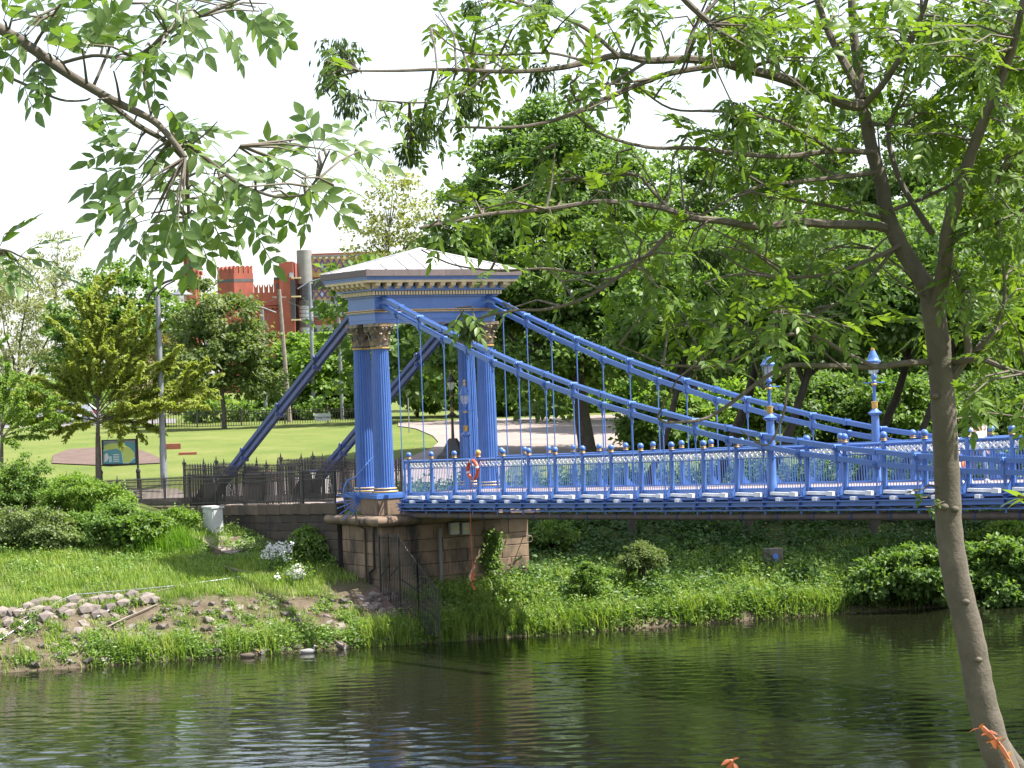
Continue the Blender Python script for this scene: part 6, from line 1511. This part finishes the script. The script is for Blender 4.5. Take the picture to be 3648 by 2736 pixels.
def compound_leaf(seed, pairs, length, ll, lw):
    """ash leaf along +X, top +Z: rachis with opposite leaflets and one at the end"""
    rr = random.Random(seed); V = []; F = []; T = []
    def rp(s): return Vector((length*s, 0.012*math.sin(s*3+seed), 0.03*math.sin(s*2.2)-0.10*s*s*length/0.25*rr.uniform(0.9, 1.1)))
    pts = [rp(s) for s in np.linspace(0, 1, 6)]
    w = 0.0022
    for i in range(5):
        b0 = len(V); V += [pts[i]+Vector((0, w, 0)), pts[i]-Vector((0, w, 0)), pts[i]+Vector((0, 0, w*1.6)), pts[i+1]+Vector((0, w, 0)), pts[i+1]-Vector((0, w, 0)), pts[i+1]+Vector((0, 0, w*1.6))]; T += [0.9]*6
        for q in ((0, 1, 4), (0, 4, 3), (1, 2, 5), (1, 5, 4), (2, 0, 3), (2, 3, 5)): F.append(tuple(b0+k for k in q))
    tb = rr.uniform(0.3, 0.7)
    for k in range(pairs):
        s = 0.30+0.62*k/max(1, pairs-1); base = rp(s)
        for sd in (-1, 1):
            dv = Vector((0.62+rr.uniform(-0.12, 0.12), sd*0.8, -0.18+rr.uniform(-0.25, 0.15))); nn = Vector((rr.uniform(-0.35, 0.35), sd*rr.uniform(-0.1, 0.4), 1))
            sz = (0.78+0.22*math.sin(PI*min(1, s+0.1)))*rr.uniform(0.88, 1.1)
            leaflet(V, F, T, base, dv, nn, ll*sz, lw*sz, min(1, max(0, tb+rr.gauss(0, 0.12))), rr.uniform(0.05, 0.28))
    leaflet(V, F, T, rp(1.0), Vector((1, rr.uniform(-0.15, 0.15), -0.3)), Vector((0, 0, 1)), ll*1.1, lw*1.05, tb, 0.15)
    return np.array([tuple(p) for p in V]), np.array(F), np.array(T)
def leaf_frame(d, n):
    d = Vector(d).normalized(); y = Vector(n).cross(d)
    if y.length < 1e-3: y = Vector((0, 1, 0)).cross(d)
    y.normalize(); z = d.cross(y); return Matrix((d, y, z)).transposed()
def smooth_path(pts, k=5):
    P_ = [Vector(p) for p in pts]; out = []
    for i in range(len(P_)-1):
        p0 = P_[max(i-1, 0)]; p1 = P_[i]; p2 = P_[i+1]; p3 = P_[min(i+2, len(P_)-1)]
        for j in range(k):
            t_ = j/k; out.append(0.5*((2*p1)+(p2-p0)*t_+(2*p0-5*p1+4*p2-p3)*t_*t_+(3*p1-p0-3*p2+p3)*t_**3))
    out.append(P_[-1]); return out
class Ash:
    def __init__(s, name, label, base, d, leaves, lm, seed):
        s.t = thing(name, base, label, 'tree'); s.d = d; s.S = []; s.R = []; s.leaves = leaves; s.lm = lm; s.rr = random.Random(seed); s.m = MB(); s.items = []; s.mesh = []; s.allow = None; s.kw = 1.25
        for k, L in enumerate(leaves):
            me = np_mesh('leaf', L[0], L[1], [lm], tint=L[2]); s.mesh.append(me)
    def limb(s, pts, w0, w1, dd=0.0, d0=None, n=7, kn=True, sep=None):
        """pts in view pixels, widths in view pixels; dd: change of depth along the limb"""
        d0 = s.d if d0 is None else d0; P_ = []; L = len(pts)
        for i, (x, y) in enumerate(pts): P_.append(at(x, y, d=d0+dd*i/max(1, L-1)))
        P_ = smooth_path(P_); n_ = len(P_)
        kw = s.kw if w0 < 30 else 1.0; r = [(w0+(w1-w0)*i/(n_-1))*kw*0.5/pxm(s.d) for i in range(n_)]
        if kn: r = [q*(1+0.03*math.sin(i*1.9+w0)) for i, q in enumerate(r)]
        (sep or s.m).tube(P_, r, n); s.S += P_; s.R += r
        return P_
    def near(s, c):
        A = np.array([tuple(p) for p in s.S]); dist = np.linalg.norm(A-np.array(c), axis=1); return s.S[int(np.argmin(dist))]
    def cluster(s, c, nl, droop=0.12, size=1.0, twig=True, spread=None):
        rr = s.rr; c = Vector(c); a = s.near(c) if twig else c
        ax = (c-a); ax = ax.normalized() if ax.length > 0.02 else Vector((rr.gauss(0, 1), rr.gauss(0, 1), 0.3)).normalized()
        n0 = len(s.items)
        def tw():
            mid = a.lerp(c, 0.5)+Vector((rr.gauss(0, 0.03), rr.gauss(0, 0.03), 0.04)); s.m.tube([a, mid, c, c+ax*0.05], [0.009, 0.006, 0.0045, 0.003], 4, cap=False)
        for k in range(nl):
            an = 2*PI*(k+rr.random()*0.6)/nl; up = Vector((0, 0, 1)); x = ax.cross(up)
            x = x.normalized() if x.length > 0.05 else Vector((1, 0, 0)); y = x.cross(ax)
            sp = rr.uniform(0.5, 1.2); d = (ax*0.55+(x*math.cos(an)+y*math.sin(an))*sp+Vector((0, 0, -droop))).normalized()
            nn = Vector((rr.gauss(0, 0.3), rr.gauss(0, 0.3), 1))
            M_ = leaf_frame(d, nn); sz_ = size*rr.uniform(0.75, 1.15)
            if s.allow is not None:
                t2 = proj(np.array([tuple(c+d*0.30*sz_), tuple(c+d*0.14*sz_)]))
                if not (s.allow(t2[0][0], t2[0][1]) and s.allow(t2[1][0], t2[1][1])): continue
            s.items.append((c-ax*rr.uniform(0, 0.12), M_, rr.randrange(len(s.leaves)), sz_))
        if twig and (c-a).length > 0.02 and len(s.items) > n0: tw()
    def finish(s, keep=300, name='trunk', bark=BARKA):
        s.m.build(name, bark, s.t, smooth=True)
        P_ = np.array([tuple(i[0]) for i in s.items]); q = proj(P_)
        inside = (q[:, 0] > -40) & (q[:, 0] < 2250) & (q[:, 1] > -60) & (q[:, 1] < 1700)
        score = np.where(inside, 1.0/q[:, 2], 0); order = np.argsort(-score, kind='stable')
        first = set(order[:keep].tolist()); rest = []
        for i, (c, M, k, sc_) in enumerate(s.items):
            if i in first and inside[i]:
                o = bpy.data.objects.new('leaf', s.mesh[k]); COL.objects.link(o); o.parent = s.t
                o.matrix_local = Matrix.Translation(c-WO[s.t.name])@M.to_4x4()@Matrix.Scale(sc_, 4)
            else:
                L = s.leaves[k]; Mn = np.array(M)*sc_; rest.append((L[0]@Mn.T+np.array(c)-np.array(WO[s.t.name]), L[1], L[2]))
        if rest:
            V, F, T = merge(rest); o = link('foliage', np_mesh('foliage', V, F, [s.lm], tint=T), None, s.t, WO[s.t.name]); tag(o, kind='stuff')
LV = [compound_leaf(k, 4+(k % 2), 0.20+0.015*(k % 3), 0.088, 0.037) for k in range(7)]
# ---- right-hand ash: trunk, forks and limbs
DR = 15.0
tb = at(2190, 1700, d=DR); tb[2] = float(H(tb[0], tb[1]))
R_ = Ash('ash_tree', 'grey-barked ash leaning into the picture from the lower right corner', tb, DR, LV, LASH, 21)
trunk = [(2330, 2250), (2250, 1900), (2175, 1680), (2145, 1600), (2118, 1500), (2106, 1430), (2090, 1350), (2066, 1250), (2051, 1150), (2047, 1060), (2042, 950), (2036, 850), (2027, 740), (2013, 655)]
R_.limb(trunk, 70, 50, n=14)
R_.limb([(2150, 1585), (2185, 1640), (2230, 1700), (2300, 1800)], 34, 50, 0.1, n=8)
R_.limb([(2016, 680), (2003, 625), (1975, 580), (1945, 530), (1915, 460), (1905, 400), (1885, 330), (1870, 260), (1860, 220), (1855, 160), (1845, 80), (1838, -30), (1830, -200)], 46, 15, 0.3, n=10)
R_.limb([(2018, 680), (2034, 610), (2042, 560), (2047, 500), (2070, 420), (2095, 340), (2130, 250), (2170, 150), (2200, 60), (2230, -120)], 38, 14, -0.9, n=9)
R_.limb([(1862, 225), (1830, 226), (1760, 196), (1680, 166), (1610, 150), (1560, 136), (1480, 128), (1400, 131), (1335, 120), (1270, 134), (1200, 148), (1100, 155), (960, 150), (860, 153), (775, 153)], 22, 3.5, -1.2)
R_.limb([(1610, 150), (1590, 112), (1560, 72), (1500, 20), (1440, -40)], 15, 9, -0.4, DR-0.5)
R_.limb([(1560, 140), (1450, 158), (1370, 186), (1300, 216), (1220, 252), (1140, 272), (1060, 276), (990, 274)], 11, 3.5, -0.6, DR-0.55)
R_.limb([(1400, 131), (1330, 175), (1270, 210), (1230, 222)], 6, 3, -0.2, DR-0.8)
R_.limb([(1335, 120), (1270, 65), (1200, 30), (1130, 10), (1060, -10)], 8, 4, -0.3, DR-0.9)
R_.limb([(1480, 128), (1500, 60), (1540, 10), (1590, -40)], 8, 5, 0.2, DR-0.7)
R_.limb([(1270, 134), (1190, 115), (1100, 118), (1000, 112), (930, 60)], 5, 2.5, -0.3, DR-1.0)
R_.limb([(1060, 155), (1010, 195), (960, 212), (905, 222), (790, 215)], 5, 2.5, -0.1, DR-1.1)
R_.limb([(1862, 215), (1840, 165), (1815, 120), (1790, 70), (1765, 0), (1750, -60)], 18, 10, 0.3)
R_.limb([(1868, 225), (1905, 185), (1945, 125), (1985, 50), (2010, -30)], 13, 7, -0.4)
R_.limb([(1910, 492), (1880, 487), (1800, 485), (1720, 481), (1640, 490), (1560, 478), (1490, 470), (1440, 452), (1380, 441), (1290, 436), (1180, 452), (1060, 462), (980, 478), (905, 492)], 18, 4, -1.3)
R_.limb([(1445, 452), (1405, 408), (1380, 380), (1330, 370)], 7, 3.5, -0.2, DR-0.6)
R_.limb([(1480, 470), (1420, 530), (1350, 588), (1260, 645), (1180, 668), (1100, 672), (985, 700)], 9, 3, -0.4, DR-0.6)
R_.limb([(1380, 560), (1280, 590), (1180, 580), (1080, 585), (980, 572), (910, 540)], 5, 2.5, -0.2, DR-0.9)
R_.limb([(1888, 330), (1800, 326), (1700, 338), (1600, 333), (1500, 320), (1400, 318), (1300, 290), (1240, 245)], 11, 4, -0.9)
R_.limb([(1800, 326), (1740, 290), (1670, 258), (1560, 240), (1450, 235), (1370, 180)], 7, 3, -0.6, DR-0.2)
R_.limb([(1897, 372), (1800, 384), (1700, 395), (1640, 402), (1560, 440)], 9, 4, -0.7)
R_.limb([(1902, 470), (1820, 450), (1700, 425), (1600, 370), (1520, 330)], 8, 3, 0.4)
R_.limb([(1925, 455), (1990, 430), (2060, 400), (2130, 395), (2230, 380)], 8, 5, 0.5)
R_.limb([(2012, 782), (1950, 785), (1888, 793), (1820, 790), (1764, 790), (1704, 790), (1649, 818), (1577, 872), (1520, 905), (1440, 912), (1420, 900)], 12, 3.5, -0.9)
R_.limb([(1888, 793), (1830, 764), (1779, 735), (1750, 726), (1692, 724), (1634, 752), (1577, 781), (1500, 800)], 9, 3.5, -0.4, DR-0.2)
R_.limb([(1704, 790), (1700, 850), (1690, 900), (1665, 955), (1640, 958), (1600, 930)], 5, 2.5, -0.2, DR-0.4)
R_.limb([(2053, 781), (2091, 778), (2125, 778), (2183, 801), (2240, 815)], 12, 8, -0.5)
R_.limb([(2050, 825), (2079, 784), (2091, 760), (2088, 726), (2082, 694), (2078, 640), (2060, 585)], 17, 9, -0.2)
R_.limb([(2090, 765), (2131, 737), (2154, 697), (2170, 640), (2165, 560), (2150, 480), (2160, 380)], 8, 4, -0.3)
R_.limb([(2045, 520), (2100, 500), (2160, 480), (2230, 440)], 9, 5, -0.6)
R_.limb([(2015, 505), (1960, 420), (1930, 350), (1920, 280), (1950, 200), (1975, 120), (2000, 60)], 12, 6, 0.6)
R_.limb([(1945, 530), (1880, 560), (1800, 590), (1700, 600), (1600, 592), (1520, 610)], 8, 3, -0.8)
R_.limb([(1930, 540), (1860, 620), (1780, 670), (1700, 700), (1620, 715)], 7, 3, -0.3)
# thin upper twigs
rr = R_.rr
for k in range(70):
    a = R_.S[rr.randrange(len(R_.S))]; q = proj(np.array(a))
    if q[0] < 1150 or q[1] > 800 or (q[1] > 560 and q[0] < 1450) or q[0] > 2050: continue
    e = a+Vector(tuple(RH*rr.uniform(-0.55, 0.35)))+Vector(tuple(FH*rr.uniform(-0.4, 0.4)))+Vector((0, 0, rr.uniform(-0.25, 0.45)))
    mid = a.lerp(e, 0.5)+Vector((0, 0, rr.uniform(-0.06, 0.06))); R_.m.tube([a, mid, e], [0.010, 0.007, 0.004], 4, cap=False); R_.S += [mid, e]
def ell(E): return lambda x, y: any(((x-a)/c)**2+((y-b)/d)**2 < 1 for a, b, c, d in E)
_key = ell([(720, 130, 75, 90), (760, 220, 60, 65), (860, 270, 110, 60), (1005, 690, 85, 70), (880, 330, 60, 60)])
def r_allow(x, y):
    if x > 2260 or y < -300: return True
    if _key(x, y): return True
    if x < 900 or (x < 960 and y > 420) or (x < 1150 and y > 600): return False
    if x < 1560: return y < 690+(x-1150)*0.27
    return y < 805 or x > 2040
R_.allow = r_allow
# leaf sprays: (x, y, rx, ry, sprays)
SPR = [(2130, 70, 110, 110, 34), (2190, 230, 70, 120, 22), (2060, 160, 90, 120, 20), (1950, 60, 110, 80, 16), (1780, 60, 110, 80, 15), (1650, 60, 100, 70, 12), (1560, 40, 80, 50, 8), (1900, 160, 60, 60, 6), (1760, 250, 90, 60, 8), (2150, 420, 80, 110, 18), (2190, 560, 60, 100, 14),
       (2090, 600, 50, 80, 6), (1700, 230, 80, 60, 8), (1600, 290, 90, 60, 9), (1480, 250, 60, 50, 4), (1760, 430, 110, 60, 9), (1620, 430, 90, 50, 8), (1560, 560, 110, 60, 12), (1700, 560, 100, 60, 10), (1820, 560, 60, 50, 5), (1620, 680, 120, 55, 15), (1750, 690, 90, 40, 9), (1850, 690, 60, 40, 5), (1500, 720, 80, 40, 7), (1430, 640, 70, 50, 6),
       (1400, 540, 80, 50, 7), (1300, 480, 90, 50, 8), (1180, 450, 90, 40, 7), (1050, 440, 80, 35, 6), (960, 480, 50, 25, 3), (1110, 560, 80, 35, 5), (1260, 620, 60, 35, 4), (1120, 675, 70, 20, 4), (1010, 680, 35, 25, 3), (1200, 380, 70, 40, 4), (1340, 390, 60, 40, 4),
       (1000, 215, 90, 40, 6), (900, 250, 60, 60, 6), (870, 320, 45, 40, 4), (1050, 110, 70, 50, 5), (1100, 40, 90, 40, 6), (980, 50, 50, 40, 3), (1250, 60, 70, 50, 3), (1320, 190, 60, 50, 4), (1240, 170, 50, 40, 3), (1400, 40, 70, 40, 4), (700, 120, 35, 50, 3), (715, 190, 25, 30, 2), (800, 265, 45, 25, 3), (1430, 180, 50, 40, 2),
       (2160, 740, 60, 50, 6), (2120, 860, 60, 40, 4), (1980, 730, 40, 40, 2), (1560, 780, 60, 35, 4), (1700, 760, 50, 30, 3), (2200, 900, 20, 40, 2), (2195, 660, 40, 60, 6), (2050, 330, 60, 80, 8), (1990, 250, 60, 60, 6)]
for x, y, rx, ry, k in SPR:
    for j in range(k if (x > 1950 or y < 150) else int(k*0.62+0.5)):
        a = rr.uniform(0, 2*PI); r = math.sqrt(rr.random()); px, py = x+rx*r*math.cos(a), y+ry*r*math.sin(a)
        lean = -1.0*max(0, (1900-px)/1100)
        dd = DR+lean+rr.gauss(0, 0.55)
        c = at(px, py, d=dd); R_.cluster(c, rr.choice((3, 4, 4, 5)), size=rr.uniform(0.85, 1.1))
for px, py in ((2000, 1075), (1985, 1060), (2010, 1095)):
    R_.allow = None; R_.cluster(at(px, py, d=DR-0.1), 2, size=0.45)
# knots on the trunk
for x, y in ((2040, 1095), (2018, 855), (2062, 1100), (2112, 1425), (2085, 1300)):
    c = at(x, y, d=DR-0.075); R_.m.lathe(tuple(c), [(0.012, -0.022), (0.028, -0.012), (0.032, 0.0), (0.028, 0.012), (0.012, 0.022)], 8)
# bunches of keys
kg = np.random.default_rng(8)
for x, y, s in ((735, 120, 46), (712, 170, 24), (755, 222, 36), (910, 285, 46), (880, 335, 26), (1010, 225, 34), (1168, 165, 34), (1345, 395, 36), (1605, 265, 38), (1510, 555, 32), (1010, 715, 26), (1580, 240, 26), (1020, 20, 24), (1180, 0, 22), (1540, 560, 26)):
    dd = DR-1.0*max(0, (1900-x)/1100)+0.05; c = at(x, y, d=dd); n = int(s*5); r = s/pxm(dd)
    P_ = c + kg.normal(size=(n, 1))*r*0.42*RH + kg.normal(size=(n, 1))*r*0.4*FH + np.stack([np.zeros(n), np.zeros(n), kg.uniform(-0.6, 0.9, n)*r], -1)
    D = kg.normal(size=(n, 3))*0.35+np.array([0, 0, -1.0])+norm(P_-c)*0.35
    V, F, T = leaf_cards(P_, D, kg.normal(size=(n, 3)), np.full(n, 0.06), np.full(n, 0.016), kg.uniform(0, 1, n), 0.1)
    tag(link('key_bunch', np_mesh('key_bunch', V-c, F, [LKEY], tint=T), None, R_.t, c), kind='stuff')
    a = R_.near(c); R_.m.tube([a, a.lerp(Vector(c), 0.5)+Vector((0, 0, 0.03)), Vector(c)+Vector((0, 0, r*0.5))], [0.006, 0.004, 0.003], 4, cap=False)
R_.finish(300)
# ---- nearer ash branch at the upper left
DL = 7.2
LV2 = [compound_leaf(40+k, 3+(k % 2), 0.18+0.02*(k % 3), 0.094, 0.044) for k in range(7)]
bl = at(-260, -60, d=DL); L_ = Ash('ash_branch', 'leafy ash branch reaching in from the upper left corner, close to the camera', bl, DL, LV2, LASHF, 31)
L_.limb([(-260, -60), (-120, -5), (0, 62), (70, 105), (140, 155), (200, 192), (260, 225), (330, 260), (370, 300), (400, 340)], 22, 9, -0.2, n=8)
L_.limb([(210, 200), (290, 265), (350, 300), (385, 330), (402, 360), (406, 420), (408, 470)], 11, 6, 0.1, n=7)
L_.limb([(370, 290), (430, 330), (480, 370), (520, 400), (560, 415), (600, 425), (660, 420), (720, 400)], 9, 3, -0.3)
L_.limb([(660, 420), (685, 385), (700, 350), (712, 325)], 5, 3, -0.1, DL-0.2)
L_.limb([(0, 158), (60, 185), (130, 215), (180, 217), (195, 212)], 6, 3, 0.1)
L_.limb([(120, 140), (200, 120), (290, 122), (380, 60), (470, 20), (560, -20)], 7, 4, -0.3)
L_.limb([(200, 190), (230, 120), (250, 60), (280, -20)], 6, 4, 0.2); L_.limb([(330, 262), (318, 210), (310, 160), (300, 130)], 5, 3, 0.1); L_.limb([(70, 105), (110, 40), (150, -20)], 6, 4, -0.2)
L_.limb([(-40, 545), (10, 540), (40, 552), (60, 560)], 4, 2.5, 0, DL-0.3); L_.limb([(-80, 640), (-30, 560), (0, 535)], 6, 3, 0, DL-0.3)
L_.limb([(390, 330), (440, 292), (470, 262)], 4, 2, 0.0); L_.limb([(470, 365), (500, 340), (520, 315)], 3, 2, 0.0)
rr = L_.rr
L_.allow = ell([(140, 30, 220, 100), (420, 15, 200, 80), (560, 35, 60, 80), (100, 120, 120, 70), (290, 110, 70, 90), (50, 190, 50, 55), (330, 430, 155, 95), (420, 490, 140, 85), (470, 390, 110, 90), (400, 330, 80, 60), (640, 390, 110, 65), (710, 340, 110, 55), (800, 350, 50, 40), (20, 540, 70, 60), (-60, 200, 80, 400)])
# compound leaves, base and tip
LL = [(140,190,330,30),(60,120,200,10),(20,110,60,-60),(150,200,60,330),(130,180,-20,250),(330,320,480,200),(270,300,270,90),(300,310,420,100),(620,330,560,180),(620,380,720,190),(640,400,760,300),(480,300,640,120),(500,250,700,60),(560,230,760,180),(700,150,560,20),(760,120,900,20),(820,260,1000,320),(900,270,730,440),(870,310,760,500),(880,300,860,500),
      (1040,60,1030,270),(1040,80,930,140),(1050,60,1110,250),(1170,110,1330,240),(1240,120,1380,300),(1430,60,1480,300),(1440,40,1550,190),(1500,20,1580,110),(1200,20,1400,60),(1000,0,1100,90),(800,20,960,60),(220,350,290,430),(230,330,230,460),(100,350,0,420),(130,420,140,520),(550,560,590,640),(560,580,520,660),(360,120,420,-40),(430,60,560,-60),(640,40,700,-90),(200,60,260,-80),(90,60,40,-90),(880,60,800,-60),(1100,30,1180,-90),(1300,20,1340,-80),(250,180,420,160),(700,200,820,120),(960,60,1080,20),
      (750,700,560,620),(790,760,650,740),(760,850,490,860),(780,950,345,1028),(800,1000,510,1070),(820,1080,590,1100),(830,1100,480,1165),(690,1140,490,1260),(830,1120,640,1275),(850,1200,500,1400),(850,1230,600,1340),(870,1260,720,1470),(860,1290,800,1470),(980,1240,880,1470),(1030,1270,1040,1530),(1050,1260,1200,1520),(1090,1230,1260,1420),(1100,1200,1300,1360),(1280,1200,1430,1470),(1380,1250,1490,1400),(1010,740,1330,830),(930,600,1030,720),(1000,780,1250,700),(900,740,1190,660),(1030,830,860,880),(1050,840,1180,950),(990,1000,860,1010),(1000,1010,1130,1100),(960,1050,1060,1200),(1100,1060,1330,1200),(1180,980,1400,1050),(1200,1010,1370,1190),(1040,1000,1010,1150),(880,900,690,850),(830,860,930,1000),(960,850,1120,790),(870,1010,740,1110),(940,1130,900,1290),(1150,1080,1210,1260),(900,1150,1000,1290),(1060,900,1240,900),
      (1530,1080,1460,960),(1440,1010,1380,1180),(1590,1060,1450,960),(1700,1020,1640,1170),(1710,1010,1750,1190),(1700,1000,1810,1110),(1720,980,1590,960),(1770,900,1640,840),(1780,880,1530,750),(1790,860,1730,720),(1800,850,1880,720),(1810,850,1990,800),(1830,840,2010,900),(1960,790,2190,910),(2040,840,2060,950),(1720,990,1920,1000),(1740,1000,1870,1110),(1400,1050,1290,1110),(1560,1070,1510,930),(1640,1060,1560,1150),
      (100,1470,200,1390),(60,1460,140,1560),(-20,1440,60,1290),(100,1470,260,1480),(-30,1450,30,1540),(-60,1400,40,1420)]
LL = LL+[(x0+rr.uniform(-40, 40), y0+rr.uniform(-30, 30), x1+rr.uniform(-60, 60), y1+rr.uniform(-50, 50)) for x0, y0, x1, y1 in LL if rr.random() < 0.10]
for x0, y0, x1, y1 in LL:
    f = 0.38377; d0 = DL+rr.gauss(-0.05, 0.2)
    a = Vector(at(x0*f, y0*f, d=d0)); b_ = Vector(at(x1*f, y1*f, d=d0+rr.uniform(-0.12, 0.06))); dv = b_-a
    n = Vector((0, 0, 1))*rr.uniform(0.3, 1.0)-Vector(tuple(FH))*rr.uniform(0.1, 1.1)+Vector((rr.gauss(0, 0.3), rr.gauss(0, 0.3), 0))
    q = L_.near(a); L_.m.tube([q, q.lerp(a, 0.5)+Vector((0, 0, 0.012)), a], [0.005, 0.0035, 0.0025], 4, cap=False)
    L_.items.append((a, leaf_frame(dv, n), rr.randrange(7), max(0.7, min(1.2, dv.length/0.27))))
L_.finish(300, 'bough', BARKA)
# ---- young shoots rising into the bottom of the picture
for i, (pts, d, lm, n, label) in enumerate((([(2240, 1800), (2200, 1690), (2172, 1630), (2150, 1600), (2118, 1568)], 5.0, LORG, 16, 'young shoot with orange-red leaves in front of the ash trunk foot'),
                                         ([(1560, 1760), (1572, 1690), (1578, 1655), (1580, 1640)], 5.0, LORG, 7, 'tip of a reddish shoot at the bottom edge'), ([(2030, 1760), (2020, 1690), (2012, 1662)], 5.0, LBRI, 7, 'tip of a green shoot at the bottom edge'), ([(2330, 1160), (2260, 1110), (2215, 1080), (2200, 1066)], 11.0, LASH, 12, 'bright ash spray at the right edge below the parapet'))):
    P_ = smooth_path([at(x, y, d=d) for x, y in pts]); g = np.random.default_rng(60+i)
    base = np.array(tuple(P_[0])); t_ = thing('shoot', base, label, 'shoot'); MB().tube(P_, [0.006 if d < 6 else 0.012]*(len(P_)-1)+[0.002], 5).build('stem', mat('red stem', (0.40, 0.13, 0.06), 0.6) if lm is LORG else TWIG, t_)
    s_ = g.uniform(0.45, 1.0, n); Pn = np.array([tuple(P_[min(len(P_)-1, int(q*(len(P_)-1)))]) for q in s_]); sc_ = 0.027 if d < 6 else 0.11
    for k in range(n):
        V = []; F = []; T = []; leaflet(V, F, T, Vector((0, 0, 0)), Vector(tuple(g.normal(size=3)*np.array([1, 1, 0.6]))), Vector((g.normal()*0.4, g.normal()*0.4, 1)), sc_*g.uniform(0.7, 1.3), sc_*0.45, float(np.clip(1.25-s_[k]+g.normal(0, 0.1), 0, 1)) if lm is LORG else float(g.uniform(0.5, 1)), 0.25)
        link('leaf', np_mesh('leaf', np.array([tuple(q) for q in V]), np.array(F), [lm], tint=np.array(T)), None, t_, Pn[k])
